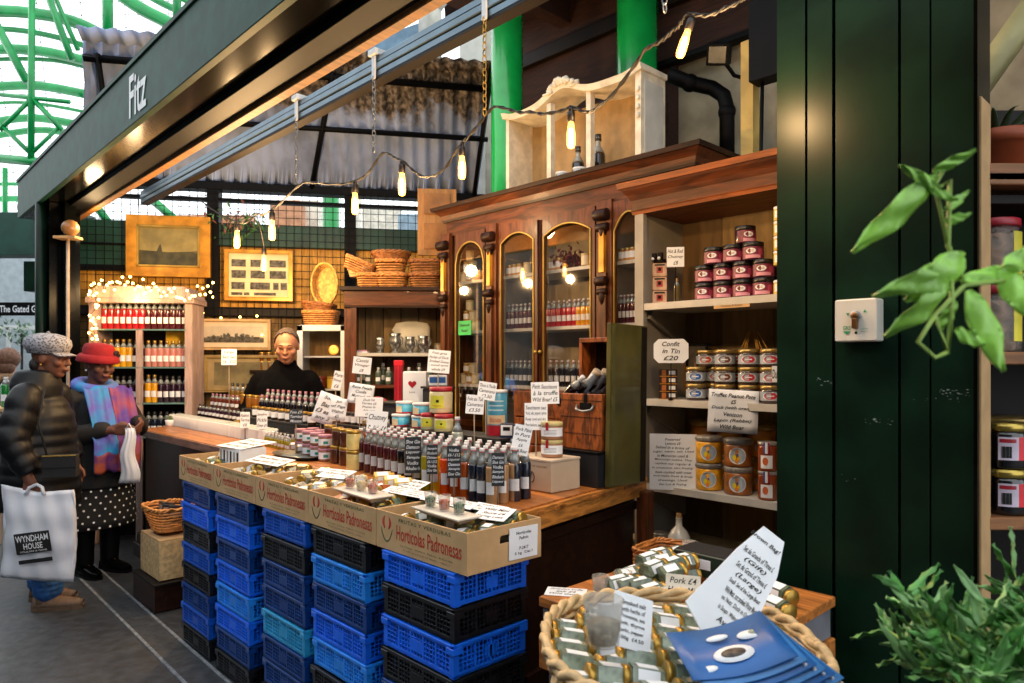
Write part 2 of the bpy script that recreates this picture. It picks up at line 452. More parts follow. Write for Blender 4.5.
# post under the far end of the beam
t_ = D(62, 300, 5.35)
m = MB(); pu, pv = UV(t_.x, t_.y)
m.b2(pu-.1, pu+.1, pv-.1, pv+.1, 0, z0, M['black_gloss'])
m.cyl((pu-.02, pv-.13, 0), .04, z0, M['green_gloss'], 16)
m.b2(pu+.13, pu+.2, pv-.02, pv+.05, 0, z0, M['black_gloss'])
struct(m, 'trim_8', loc=(OX, OY, 0), rz=RZ)
t = thing('copper_pipe', 'thin pale pipe running up the dark post behind the shoppers', 'pipe', D(68, 300, 5.15)*1)
t.location.z = 0
m = MB(); m.tube([(0, 0, 0), (0, 0, 2.42)], .012, mat('pale_pipe', '#b09a86', .5)); m.build('tube', parent=t)
m = MB(); m.sph((.03, -.02, 2.47), .06, mat('lamp_amber', '#a8794a', .3)); m.box((0, 0, 2.4), (.16, .1, .02), M['card']); m.build('lamp_bracket', parent=t)

# ================= grey steel rail above the stall =================
ur0 = UV(*BL(2.6, 6.0, 0)[:2])[0]; vr = UV(*BL(2.6, 5, 0)[:2])[1]
zr = CAMZ+.545*2.6
t = thing('steel_rail', 'long blue grey steel rail carrying the chains and light cable', 'rail', (*W(0, 0)[:2], 0), RZ)
m = MB(); m.b2(ur0, 2.5, vr-.03, vr+.03, zr-.05, zr-.02, M['grey_steel']); m.b2(ur0, 2.5, vr-.036, vr+.03, zr-.015, zr+.015, M['grey_steel'])
m.b2(ur0, 2.5, vr-.03, vr+.03, zr+.02, zr+.05, M['grey_steel']); m.b2(ur0, 2.5, vr-.02, vr+.02, zr-.05, zr+.05, M['black']); m.b2(ur0, 2.5, vr-.03, vr+.03, zr-.065, zr-.05, M['brown_black'])
m.build('channel', parent=t)
def UR(px): return UV(*BL(2.6, 700*2.6/(px-512+671), 0)[:2])[0]
chain_px = [(303, 183), (381, 154), (492, 120), (672, 15)]
for i, (px, pye) in enumerate(chain_px):
    u = UR(px); y = W(u, vr).y
    m = MB(); m.box((u, vr-.02, zr+.065), (.06, .07, .03), M['white']); m.b2(u-.012, u+.012, vr-.045, vr-.036, zr-.06, zr+.06, M['white']); m.build('clamp', parent=t)
    zb = CAMZ+(HZ-pye)/F*y
    m = MB(); z = zr-.06; k = 0
    while z > zb:
        pts = [(.009*math.cos(q)*(1 if k % 2 else 0), .009*math.cos(q)*(0 if k % 2 else 1), .016*math.sin(q)) for q in [2*PI*j/8 for j in range(8)]]
        m.tube([(p[0]+u, p[1]+vr-.04, p[2]+z) for p in pts], .0028, M['steel'] if i != 2 else M['gilt'], 4, closed=True); z -= .026; k += 1
    lab = ['far end above the framed prints', 'above the dark open cupboard', 'hanging by the green column', 'above the flaking cream hutch'][i]
    cobj = m.build('chain', M['steel'], loc=W(0, 0), rz=RZ)
    tag(cobj, 'thin metal chain hanging from the steel rail, ' + lab, 'chain')

# ================= right hand building: ceiling, wall, columns =================
uw0 = U(512, 2.55)
m = MB(); m.b2(uw0, 6, 2.55, 2.7, 0, 5.4, M['cream_wall'])
struct(m, 'wall_right', loc=(OX, OY, 0), rz=RZ)
m = MB(); m.b2(-2.6, 6, .9, 6, 4.3, 4.4, M['dark_timber'])
for k in range(9): m.b2(-2.1, 6, 1.1+k*.2, 1.12+k*.2, 4.28, 4.3, M['black'])
for k in range(5): m.b2(-2.0+k*1.1, -1.88+k*1.1, .9, 6, 4.12, 4.3, M['dark_timber'])
struct(m, 'ceiling', loc=(OX, OY, 0), rz=RZ)
m = MB(); m.b2(uw0-.02, U(668, 2.42), 2.42, 2.55, 2.2, 5.4, M['dark_timber']); m.b2(U(668, 2.42), 1.6, 2.42, 2.55, 3.55, 5.4, M['dark_timber']); m.b2(uw0-.02, 1.6, 2.36, 2.42, 3.5, 3.54, M['black']); m.b2(uw0-.02, 1.6, 2.36, 2.42, 3.9, 4.0, M['brown_black'])
struct(m, 'trim_9', loc=(OX, OY, 0), rz=RZ)
for i, (px0, px1, y) in enumerate(((491, 523, 5.0), (617, 657, 4.75))):
    c = D((px0+px1)/2, 300, y); r = (px1-px0)/2*y/F
    m = MB(); m.cyl((0, 0, 0), r, 5.6, M['green_col'], 32); m.cyl((0, 0, 0), r*1.25, .3, M['green_col'], 32)
    o = struct(m, 'green_column_%d' % (i+1), loc=(c.x, c.y, 0)); o.name = 'trim_%d' % (10+i)
# black pipe and floodlight on the wall
pc = W(.25, 2.3)
t = thing('drain_pipe', 'dark elbowed pipe on the cream wall above the dresser', 'pipe')
m = MB(); m.tube([D(668, 74, 4.35), D(690, 83, 4.35), D(712, 88, 4.35), D(724, 96, 4.3), D(727, 108, 4.3), D(727, 160, 4.3)], .045, M['black'], 12); m.build('pipe', parent=t)
m = MB()
for q in ((D(690, 83, 4.35)), D(727, 112, 4.3)): m.sph(q, .055, M['black'])
m.build('joint', parent=t)
fl = D(719, 54, 4.1)
t = thing('floodlight', 'square black floodlight under the timber ceiling', 'lamp', fl, RZ)
m = MB(); R_ = rot(.5, .2, .3); m.box((0, 0, 0), (.13, .06, .12), M['black'], r=R_); m.build('housing', parent=t)
m = MB(); m.box((0, 0, 0), (.1, .004, .09), mat('lamp_glass', '#4d4a42', .2), M=R_ @ Matrix.Translation((0, -.033, 0))); m.build('glass', parent=t)
m = MB(); m.tube([(0, 0, 0), (.03, .12, -.1), (.05, .2, -.1)], .012, M['black']); m.build('bracket', parent=t)
# pale wooden post + small dark cabinet on wall by the green shutter
m = MB(); a = D(750, 100, 3.75); m.box((0, 0, 1.6), (.07, .07, 3.2), mat('pale_post', '#b59a55', .7, var=.2, kind='wood', scale=4)); struct(m, 'trim_12', loc=(a.x, a.y, 0), rz=RZ)
t = thing('meter_box', 'black meter box on the wall beside the green shutter', 'box', D(768, 40, 3.6), RZ)
m = MB(); m.box((0, 0, 0), (.16, .1, .42), M['black']); m.build('body', parent=t)
m = MB(); m.tube([(-.03, 0, -.2), (-.04, 0, -.7), (-.05, 0, -.9)], .01, M['black']); m.build('conduit', parent=t)

# weathered posts and a window seen through the roof gap
m = MB()
m.tube([D(430, -40, 7.2), D(430, 60, 7.2)], .12, M['white_post'], 4)
m.tube([D(431, 14, 7.2), D(452, -14, 7.2)], .07, M['white_post'], 4); m.tube([D(432, 22, 7.3), D(462, 40, 7.3)], .06, M['white_post'], 4)
struct(m, 'trim_13')
m = MB(); a = D(473, 30, 7.0); m.box((a.x, a.y, 3.2), (.25, .2, 3.6), M['white_post']); a = D(488, 30, 7.0); m.box((a.x, a.y+.1, 3.2), (.2, .2, 3.6), M['white_post'])
m.tube([D(445, -6, 7.5), D(470, -6, 7.5)], .25, M['dark_timber'], 4)
struct(m, 'trim_14')
m = MB(); a = D(405, 45, 8); m.box(a, (.9, .1, .32), mat('blue_grey_sheet', '#5a7a90', .4), r=rot(0, -.35, 0)); struct(m, 'trim_15')

# unseen market side across the aisle, behind the camera, added to darken reflections
m = MB(); m.b2(-19, 9, -5.2, -5.0, 0, 4.6, mat('opposite_stall', '#2b2a28', .8, var=.5, scale=2)); struct(m, 'wall_opposite', loc=(OX, OY, 0), rz=RZ)
# ================= iron market hall beyond =================
GI = M['green_iron']
t = thing('market_roof_ironwork', 'bright green riveted iron arches of the glass market roof', 'ironwork')
def arc(pts, y, r, name, seg=8):
    P = [D(a, b, y + (c[0] if (c := p[2:]) else 0)) if False else D(p[0], p[1], y) for p in pts for a, b in [p[:2]]]
    # smooth through points
    Q = []
    n = len(P)
    for i in range(n-1):
        p0, p1, p2, p3 = P[max(i-1, 0)], P[i], P[i+1], P[min(i+2, n-1)]
        for k in range(6):
            s = k/6; Q.append(.5*((2*p1)+(p2-p0)*s+(2*p0-5*p1+4*p2-p3)*s*s+(3*p1-p0-3*p2+p3)*s**3))
    Q.append(P[-1])
    m = MB(); m.tube(Q, r*1.3, GI, seg); m.build(name, parent=t)
for pts, y, r in [
    ([(-70, 22), (-20, 12), (30, 13), (80, 24), (130, 52)], 14, .09), ([(-70, 36), (0, 29), (60, 38), (110, 56)], 14.2, .045),
    ([(-70, 60), (-10, 50), (40, 51), (90, 62)], 16, .09), ([(-70, 70), (-10, 60), (50, 60), (90, 68)], 16.2, .04),
    ([(-70, 96), (-5, 87), (40, 86), (85, 94)], 18, .09), ([(-60, 112), (0, 103), (40, 104), (85, 112)], 18.3, .035),
    ([(-60, 135), (-5, 122), (35, 118), (75, 124)], 20, .09), ([(-60, 146), (0, 135), (40, 130), (75, 134)], 21, .08),
    ([(100, -20), (140, 8), (175, 27), (215, 60)], 14, .1), ([(125, -20), (160, 2), (200, 20)], 15, .06), ([(170, -10), (185, 0), (205, 8)], 15, .05),
    ([(-60, 205), (0, 199), (60, 200)], 24, .08), ([(-60, 190), (0, 184), (60, 186)], 24, .05)]:
    arc(pts, y, r, 'arch_rib')
for (x0, y0, x1, y1), y, r in [((32, -30, 31, 160), 13, .05), ((107, -30, 108, 35), 13, .075), ((177, -30, 177, 22), 13, .06), ((46, -10, 72, 60), 13.5, .05), ((52, -10, 78, 50), 13.6, .035), ((-5, 22, 27, 82), 13.5, .06),
    ((-5, 158, 60, 164), 13, .06), ((-5, 94, 70, 102), 13, .03), ((32, 98, 62, 130), 13, .035), ((32, 98, 0, 130), 13, .035), ((30, 155, 58, 128), 13, .03), ((32, 155, 0, 124), 13, .03), ((5, 168, 5, 222), 20, .06),
    ((88, 195, 108, 222), 12, .05), ((150, 198, 178, 222), 12, .05)]:
    m = MB(); m.tube([D(x0, y0, y), D(x1, y1, y)], r*1.4, GI, 4); m.build('iron_strut', parent=t)
t = thing('glazing_bars', 'fine dark glazing bars of the bright glass market roof', 'glazing', kind=None)
m = MB()
for k in range(16): m.tube([D(-80, 5+k*13, 26), D(230, 0+k*13, 26)], .012, M['black'], 4)
for k in range(8): m.tube([D(-60+k*45, -60, 26.1), D(-20+k*40, 230, 26.1)], .014, M['black'], 4)
m.build('bar', parent=t)
# ---- far stalls on the left
m = MB(); a, b = D(-70, 255, 9), D(50, 255, 9); m.b2(a.x, b.x+.4, 9, 9.3, b.z, D(0, 212, 9).z, M['green_dark']); struct(m, 'trim_16')
m = MB(); a = D(-120, 300, 13); b = D(60, 300, 13); m.b2(a.x, b.x, 13, 13.2, 0, D(0, 250, 13).z, mat('pale_facade', '#a9b3b8', .6, var=.1)); struct(m, 'wall_far')
t = thing('dark_box_sign', 'dark box hanging under the green fascia beyond the post', 'box', D(37, 277, 8))
m = MB(); m.box((0, 0, 0), (.2, .15, .34), M['green_gloss']); m.build('body', parent=t)
m = MB(); m.tube([(0, 0, .17), (0, 0, .3)], .01, M['black']); m.build('hanger', parent=t)
t = thing('shop_sign', 'black hanging shop sign with white lettering beyond the shoppers', 'sign', D(21, 309, 8))
m = MB(); m.box((-.02, 0, 0), (.62, .04, .15), M['black']); m.build('board', parent=t)
m = MB(); write(m, 'The Gated Gard', 1, Matrix.Translation((.03, -.023, 0)) @ FRONT, M['paper'], wid=.52, hei=.08, bold=.02); m.build('lettering', parent=t)
t = thing('far_shop', 'glazed pale shop front far beyond the shoppers', 'shop front', D(0, 363, 12)*1)
t.location.z = 0
m = MB(); W_ = M['white']
for x in (-1.2, -.55, .1, .75): m.b2(x, x+.05, 0, .05, 0, 2.1, W_)
m.b2(-1.2, .8, 0, .05, 2.05, 2.12, W_); m.b2(-1.2, .8, 0, .05, .7, .78, W_); m.build('window_frame', parent=t)
m = MB(); m.b2(-1.2, .8, .02, .03, .7, 2.1, M['glass']); m.build('pane', parent=t)
m = MB(); m.b2(-1.2, .8, .03, .1, 0, .7, M['gray_paint']); m.build('panel', parent=t)
LF = mat('far_leaf', '#5c7a5a', .6, var=.3)
for i, (px, py, s) in enumerate(((-8, 322, .3), (22, 334, .22), (40, 345, .2))):
    t = thing('potted_shrub', ['pale green shrub beside the far shop window', 'small shrub in front of the far shop window', 'low shrub by the foot of the dark post'][i], 'plant', D(px, py, 11.4+.3*i))
    m = MB()
    for k in range(70):
        v = Vector((random.gauss(0, 1), random.gauss(0, 1), random.gauss(0, 1))).normalized()*s*random.random()**.4
        m.add([(-.05, 0, 0), (0, -.02, .02), (.05, 0, 0), (0, .02, .03)], [(0, 1, 2, 3)], LF, False, Matrix.Translation(v) @ rot(*[random.uniform(0, 6) for _ in range(3)]))
    m.build('foliage', parent=t)
    m = MB(); m.cyl((0, 0, -D(px, py, 11.4).z), .12, .25, M['gray_paint'], r2=.16); m.tube([(0, 0, -D(px, py, 11.4).z+.2), (0, 0, 0)], .02, M['brown_black']); m.build('pot', parent=t)
# ---- what stands behind the mesh window
m = MB(); a = BA(330); m.cyl((0, 0, 0), .1, 5, M['green_col'], 20); p = D(331, 215, 8.5); struct(m, 'trim_17', loc=(p.x, p.y, 0))
def bg(px0, px1, py0, py1, y, c, nm):
    m = MB(); a, b = D(px0, py1, y), D(px1, py0, y); m.b2(a.x, b.x, y, y+.3, a.z, b.z, c); struct(m, nm)
OR = mat('terracotta_far', '#c98d66', .7); CR = mat('cream_far', '#dcd4c4', .7)
bg(270, 300, 200, 240, 12, OR, 'wall_far_1'); bg(302, 318, 200, 240, 12.5, CR, 'wall_far_2'); bg(345, 358, 190, 240, 12, CR, 'wall_far_3')
bg(362, 400, 205, 245, 13, CR, 'wall_far_4'); bg(398, 436, 214, 245, 11, mat('blue_far', '#8fa4b4', .5), 'wall_far_5'); bg(160, 250, 215, 240, 14, OR, 'wall_far_6')
# wreath of greenery on top of green board
t = thing('dried_foliage', 'loose spray of green and brown leaves over the green board', 'foliage', D(243, 222, 6.2))
m = MB(); LL = [mat('leaf_g', '#3f6b3a', .6, var=.3), mat('leaf_b', '#7a4a3c', .6, var=.3)]
for k in range(90):
    v = Vector((random.gauss(0, .16), random.gauss(0, .05), random.gauss(0, .06)))
    m.add([(-.03, 0, 0), (0, -.012, .006), (.03, 0, 0), (0, .012, .012)], [(0, 1, 2, 3)], LL[k % 2 if random.random() < .6 else 0], False, Matrix.Translation(v) @ rot(*[random.uniform(0, 6) for _ in range(3)]))
for k in range(8): m.tube([(-.2+k*.05, 0, -.08), (random.uniform(-.2, .2), 0, .08)], .003, M['brown_black'], 4)
m.build('spray', parent=t)
CT = .97        # counter top
# ================= counter =================
P0 = (-2.88, 5.42); uL0 = UV(*P0)[0]
def loc2(p): return UV(p[0], p[1])
e2 = loc2((.534, 3.09)); dn = Vector(e2).normalized()*1.0
inner = .66
poly = [(uL0, 0), (0, 0), (e2[0]*1.12, e2[1]*1.12), (-.35, .86), (-1.2, inner), (uL0-.33, inner)]
t = thing('market_counter', 'long dark wooden market counter with a worn orange plank top', 'counter', (OX, OY, 0), RZ)
m = MB(); m.prism(poly, CT-.05, CT, M['counter']); m.b2(uL0-.01, 0, -.012, 0, CT-.052, CT-.004, M['counter_pink'])
m.build('worktop', parent=t)
ex = Vector((e2[0], e2[1], 0)); en = ex.normalized(); pn = Vector((en.y, -en.x, 0))
MEND = Matrix.Rotation(math.atan2(en.y, en.x), 4, 'Z')
m = MB(); L_ = ex.length*1.12
m.b2(-.01, L_, -.014, .0, CT-.085, CT-.03, M['counter_end'], MEND); m.b2(-.005, L_, -.02, -.0, CT-.028, CT-.006, M['counter_end'], MEND)
for k in range(9):
    x = random.uniform(.1, L_-.1); m.b2(x, x+random.uniform(.03, .1), -.024, -.01, CT-.03, CT-.016, M['counter'], MEND)
m.build('edge_plank', parent=t)
m = MB(); polb = [(uL0+.03, .03), (-.04, .03), (e2[0]*1.1-.05, e2[1]*1.1), (-.37, .83), (-1.2, inner-.04), (uL0+.03, inner-.04)]
m.prism(polb, .22, CT-.05, M['mahog_dk'])
m.build('body', parent=t)
m = MB(); m.b2(uL0-.03, -.5, -.04, .4, 0, .1, M['mahog_dk']); m.b2(uL0-.015, -.5, -.02, .4, .1, .17, M['mahog_dk']); m.prism(polb, 0.001, .25, M['mahog_dk']); m.build('plinth', parent=t)
m = MB()
m.b2(.1, L_-.03, -.02, .01, .3, .36, M['mahog_dk'], MEND @ Matrix.Translation((0, .04, 0))); m.b2(.1, L_-.03, -.02, .01, .82, .86, M['mahog_dk'], MEND @ Matrix.Translation((0, .04, 0)))
m.b2(L_-.07, L_-.0, -.05, .0, 0, CT-.06, M['mahog'], MEND)
m.build('end_panel', parent=t)
# two baskets stand on the plinth at the aisle side, near the far end

# ================= plastic crates =================
CW, CD, CH = .372, .300, .107
CC = {'K': ('black', '#15171c'), 'N': ('dark navy', '#0a3a80'), 'B': ('bright cobalt blue', '#1468ee'), 'L': ('light blue', '#2388ee'), 'C': ('pale cyan blue', '#2a9ad0'), 'M': ('mid blue', '#0d52bc')}
def make_crate(code):
    nm, h = CC[code]; c = mat('plastic_'+code, h, .32, var=.12, scale=20, coat=.2)
    t = thing('plastic_crate', nm+' slotted plastic crate', 'crate')
    x, y, z = CW, CD, CH
    m = MB(); m.b2(0, x, 0, y, .004, .01, c)
    w = .022
    for X in (0, x-w):
        for Y in (0, y-w): m.b2(X, X+w, Y, Y+w, .0, z-.012, c); 
    m.build('tray', parent=t)
    def wall(name, L, M4, n):
        q = MB()
        q.b2(w, L-w, 0, .004, .006, .018, c, M4)
        nb = n
        for i in range(1, nb):
            xx = w+(L-2*w)*i/nb; wd = .003 if i % 4 else .009
            q.b2(xx-wd/2, xx+wd/2, 0, .005 if i % 4 else .009, .016, z-.02, c, M4)
        for k in range(1, 5):
            zz = .016+(z-.036)*k/5; q.b2(w, L-w, .001, .004, zz-.0016, zz+.0016, c, M4)
        q.b2(L*.42, L*.58, .0, .004, .03, z-.04, c, M4)
        q.build(name, parent=t)
    wall('slotted_side', x, Matrix.Identity(4), 20)
    wall('slotted_side', x, Matrix.Translation((x, y, 0)) @ rot(0, 0, PI), 20)
    wall('slotted_end', y, Matrix.Translation((x, 0, 0)) @ rot(0, 0, PI/2), 16)
    wall('slotted_end', y, Matrix.Translation((0, y, 0)) @ rot(0, 0, -PI/2), 16)
    m = MB(); r = .006
    for z0_, z1_, o_ in ((z-.02, z-.012, .0), (z-.012, z-.002, r)):
        m.b2(-o_, x+o_, -o_, .006, z0_, z1_, c); m.b2(-o_, x+o_, y-.006, y+o_, z0_, z1_, c); m.b2(-o_, .006, -o_, y+o_, z0_, z1_, c); m.b2(x-.006, x+o_, -o_, y+o_, z0_, z1_, c)
    for X in (-r, x-.03):
        for Y in (-r, y-.03): m.b2(X, X+.036, Y, Y+.036, z-.034, z-.012, c)
    m.build('rim', parent=t)
    return t
CK = {k: Kind(lambda k=k: make_crate(k)) for k in CC}
stacks = [(.109-.375, 'BKBKNKBK'), (.109-.86, 'KLNBLKNK'), (.109-1.30, 'MKNNCNNK'), (.109-1.815, 'NBNBLBNK'), (.109-2.29, 'NBKMKNMK')]
ords = ['topmost', 'second from top', 'third from top', 'fourth from top', 'fifth from top', 'sixth from top', 'seventh from top', 'bottom']
stn = ['first stack, nearest the camera', 'second stack, from the near end', 'middle stack of the five', 'fourth stack, one before the far end', 'far end stack nearest the shoppers']
for si, (u, cols) in enumerate(stacks):
    for k, c in enumerate(cols):
        j = random.uniform(-.004, .004)
        CK[c].at(W(u+j, -.357+random.uniform(-.003, .003), CH*(7-k)), RZ+random.uniform(-.006, .006), '%s crate, %s in the %s' % (CC[c][0], ords[k], stn[si]), 'plastic crates stacked in front of the counter')

# ================= cardboard trays =================
BW, BD, BH = .478, .311, .126
BZ0 = CH*8+.001
def make_tray():
    t = thing('cardboard_tray', 'x', 'box'); c = M['card']
    def side(name, x0, x1, y0, y1, extra=None):
        m = MB(); m.b2(x0, x1, y0, y1, 0, BH, c)
        if extra: extra(m)
        return m.build(name, parent=t)
    f = side('front_panel', 0, BW, 0, .005)
    side('back_panel', 0, BW, BD-.005, BD, lambda m: None)
    side('end_panel', 0, .005, .005, BD-.005)
    # right end with a hand hole
    m = MB(); hx0, hx1, hz0, hz1 = BD*.42, BD*.66, BH*.56, BH*.76
    for a in ((.005, hx0, 0, BH), (hx1, BD-.005, 0, BH), (hx0, hx1, 0, hz0), (hx0, hx1, hz1, BH)): m.b2(BW-.005, BW, a[0], a[1], a[2], a[3], c)
    m.build('end_panel', parent=t)
    m = MB(); m.b2(.005, BW-.005, .005, BD-.005, 0, .005, M['card_in']); m.build('base', parent=t)
    m = MB(); T = lambda x, z: Matrix.Translation((x, -.0012, z)) @ FRONT
    write(m, 'FRUTAS Y VERDURAS', 1, T(BW*.56, BH*.86), M['card_green'], wid=.27, hei=.012, bold=.01, spacing=1.2)
    write(m, 'Hortícolas Padronesas', 1, T(BW*.60, BH*.53), M['card_red'], wid=.335, hei=.048, bold=.01)
    write(m, 'Lg. Couto - Herbon  Padron  A Coruna', 1, T(BW*.58, BH*.22), M['card_green'], wid=.27, hei=.008)
    write(m, 'Fresh produce of Spain - class I', 1, T(BW*.58, BH*.12), M['card_green'], wid=.24, hei=.007)
    m.build('print', parent=f)
    m = MB(); cx = .062
    for s in (-1, 1):
        pts = [(cx+s*(.012+.004*math.sin(k)), -.002, BH*.62+.0085*k) for k in range(5)]
        m.tube([(cx+s*.010+s*.010*math.sin(PI*k/7), -.0005, BH*.55+.0062*k) for k in range(8)], [.002, .005, .0065, .007, .007, .006, .004, .001], M['card_red'], 6, M=Matrix.Translation((0, 0, 0)) @ Matrix.Diagonal((1, .1, 1, 1)))
    m.tube([(cx-.034+.068*k/12, -.0007, BH*.22+.045*abs(k/6-1)**2.2) for k in range(13)], [.001]+[.0028]*11+[.001], M['card_green'], 5, M=Matrix.Diagonal((1, .3, 1, 1)))
    m.build('emblem', parent=f)
    return t
TK = Kind(make_tray)
bn = ['nearest the camera with the white end label', 'second from the near end', 'middle of the row of five', 'fourth along toward the shoppers', 'farthest end of the row, by the shoppers']
TU = []
for i in range(5):
    u = .166-.482*(i+1)+.004; TU.append(u)
    TK.at(W(u, -.355, BZ0), RZ, 'brown cardboard tray, '+bn[i], 'cardboard trays on top of the crate stacks')
t = thing('address_label', 'white printed sheet stuck on the end of the nearest cardboard tray', 'label', W(.166+.0045, -.355, BZ0), RZ)
m = MB(); Mx = Matrix.Translation((0, BD*.73, BH*.49)) @ rot(-.03, 0, 0) @ rot(0, 0, PI/2)
m.box((0, 0, 0), (.125, .0015, .098), M['paper'], Mx); m.build('sheet', parent=t)
m = MB(); hand(m, ['Hortícolas', 'Padrón', '', 'P-2417', ' 5 kg  Cat I'], .1, .09, Mx @ Matrix.Translation((0, -.0015, 0)), M['ink'], shear=0); m.build('lettering', parent=t)

# ================= open shelf unit =================
v0, v1 = 1.127, 1.497; us0 = U(636, v0); us1 = 1.05
t = thing('open_shelf_unit', 'tall grey painted open shelf unit with a mahogany cornice', 'shelf unit', (OX, OY, 0), RZ)
gp, gs = M['gray_paint'], M['gray_shelf']
m = MB(); m.b2(us0, us0+.035, v0, v1, 0, 2.25, gp); m.b2(us0-.0, us0+.05, v0-.01, v0+.02, .0, 2.25, gp); m.build('side_panel', parent=t)
m = MB(); m.b2(us1-.035, us1, v0, v1, 0, 2.25, gp); m.build('side_panel', parent=t)
m = MB()
k = us0
i = 0
while k < us1:
    m.b2(k, min(k+.26, us1), v1-.015, v1, 0, 2.25, M['tan_board'] if i % 2 else M['tan_board_dk']); k += .263; i += 1
m.build('back_board', parent=t)
SH = [1.765, 1.307, .900, .35]
for z in SH:
    m = MB(); m.b2(us0+.01, us1-.01, v0, v1-.015, z-.03, z, gs); m.b2(us0+.04, us1-.01, v0-.006, v0, z-.031, z+.001, gs); m.build('shelf', parent=t)
for z in SH[:3]:
    m = MB(); m.add([(us0+.037, v1-.02, z-.03), (us0+.037, v0+.06, z-.03), (us0+.037, v0+.03, z-.07), (us0+.037, v1-.05, z-.2), (us0+.037, v1-.02, z-.2)] + [(us0+.06, v1-.02, z-.03), (us0+.06, v0+.06, z-.03), (us0+.06, v0+.03, z-.07), (us0+.06, v1-.05, z-.2), (us0+.06, v1-.02, z-.2)],
        [(4, 3, 2, 1, 0), (5, 6, 7, 8, 9)] + [(i, (i+1) % 5, 5+(i+1) % 5, 5+i) for i in range(5)], gp); m.build('bracket', parent=t)
m = MB()
def cornice(m, x0, x1, vf, vb_, prof, mm, left=True, right=True):
    # prof: (overhang, z) rising
    for (o0, za), (o1, zb) in zip(prof[:-1], prof[1:]):
        oo = max(o0, o1)
        a = [(x0-(o0 if left else 0), vf-o0, za), (x1+(o0 if right else 0), vf-o0, za), (x1+(o0 if right else 0), vb_, za), (x0-(o0 if left else 0), vb_, za)]
        b = [(x0-(o1 if left else 0), vf-o1, zb), (x1+(o1 if right else 0), vf-o1, zb), (x1+(o1 if right else 0), vb_, zb), (x0-(o1 if left else 0), vb_, zb)]
        m.add(a+b, [(3, 2, 1, 0), (4, 5, 6, 7), (0, 1, 5, 4), (1, 2, 6, 5), (2, 3, 7, 6), (3, 0, 4, 7)], mm)
mo = mat('cornice_orange', '#7a3f18', .45, var=.4, scale=3.5, kind='wood', stretch=(1, 7, 7), spec=.3)
cornice(m, us0, us1, v0, v1, [(.012, 2.2), (.016, 2.215), (.02, 2.22)], mo); cornice(m, us0, us1, v0, v1, [(.012, 2.22), (.016, 2.27)], M['mahog_h'])
cornice(m, us0, us1, v0, v1, [(.02, 2.27), (.03, 2.29), (.05, 2.315), (.055, 2.325)], M['mahog_h']); cornice(m, us0, us1, v0, v1, [(.065, 2.325), (.07, 2.352)], mo)
m.build('cornice', parent=t)

# ================= big mahogany display cabinet =================
vc, vk = 1.52, 1.88; cL = U(447, vc); cR = -.24
t = thing('display_cabinet', 'grand mahogany display cabinet with arched glass doors and carved columns', 'cabinet', (OX, OY, 0), RZ)
zc_top = 2.60
print('cab', cL, cR, zc_top, ZZ(197, U(437, vc-.08), vc-.08), ZZ(131, U(690, vc-.08), vc-.08), ZZ(208, U(570, vc), vc))
m = MB(); m.b2(cL, cL+.03, vc, vk, 0, zc_top, M['mahog']); m.build('side_panel', parent=t)
m = MB(); m.b2(cR-.03, cR, vc, vk, 0, zc_top, M['mahog']); m.build('side_panel', parent=t)
m = MB(); m.b2(cL+.03, cR-.03, vk-.015, vk, 0, zc_top, mat('cabinet_back', '#8a7c66', .7, var=.12)); m.build('back_board', parent=t)
cZ = [ZZ(311, U(570, vc+.1), vc+.1), ZZ(252, U(570, vc+.1), vc+.1), ZZ(377, U(570, vc+.1), vc+.1)]
ct = 2.63
cz_hi, cz_mid, cz_lo = 2.08, 1.73, 1.33
for z in (2.07, 1.71, 1.33, .9):
    m = MB(); m.b2(cL+.03, cR-.03, vc+.06, vk-.015, z-.022, z, M['gray_shelf']); m.build('shelf', parent=t)
m = MB()
for px in (492, 604):
    u = U(px, vc); m.b2(u-.012, u+.012, vc+.04, vk-.015, .9, 2.45, M['gray_paint'])
m.build('divider', parent=t)
m = MB(); m.b2(cL+.03, cR-.03, vc+.005, vk-.02, 0, .88, M['mahog_dk']); m.build('lower_body', parent=t)
m = MB()
cornice(m, cL, cR, vc, vk, [(.0, 2.40), (.004, 2.50)], M['mahog_h']); cornice(m, cL, cR, vc, vk, [(.02, 2.50), (.025, 2.515)], M['mahog_dk'])
cornice(m, cL, cR, vc, vk, [(.025, 2.515), (.035, 2.545), (.06, 2.57), (.07, 2.58)], M['mahog_h']); cornice(m, cL, cR, vc, vk, [(.085, 2.58), (.09, 2.605)], M['mahog_dk'])
m.build('cornice', parent=t)
def arch_frame(m, x0, x1, z0, z1, ix0, ix1, iz0, iz1, rise, y0, y1, mm, gil=None):
    inn = []
    n = 14
    zs = iz1-rise
    for k in range(n+1):
        q = k/n; x = ix0+(ix1-ix0)*q; inn.append((x, zs+rise*math.sqrt(max(0, 1-(2*q-1)**2)) if rise > .1 else zs+rise*(1-(2*q-1)**2)))
    top = [(x0+(x1-x0)*k/n, z1) for k in range(n+1)]
    I = [(ix0, iz0)] + inn + [(ix1, iz0)]
    O = [(x0, z0)] + top + [(x1, z0)]
    k = len(I); vs = [(p[0], y0, p[1]) for p in O] + [(p[0], y0, p[1]) for p in I] + [(p[0], y1, p[1]) for p in O] + [(p[0], y1, p[1]) for p in I]
    fs = []
    for i in range(k):
        j = (i+1) % k
        fs += [(i, j, k+j, k+i), (2*k+j, 2*k+i, 3*k+i, 3*k+j), (k+i, k+j, 3*k+j, 3*k+i), (j, i, 2*k+i, 2*k+j)]
    m.add(vs, fs, mm)
    if gil: m.tube([(p[0], y0-.002, p[1]) for p in I], .006, gil, 5, closed=True)
    return I
doors = [(456, 486, .2, 'single'), (500, 541, .06, 'pair'), (541, 596, .06, 'pair'), (614, 646, .2, 'single')]
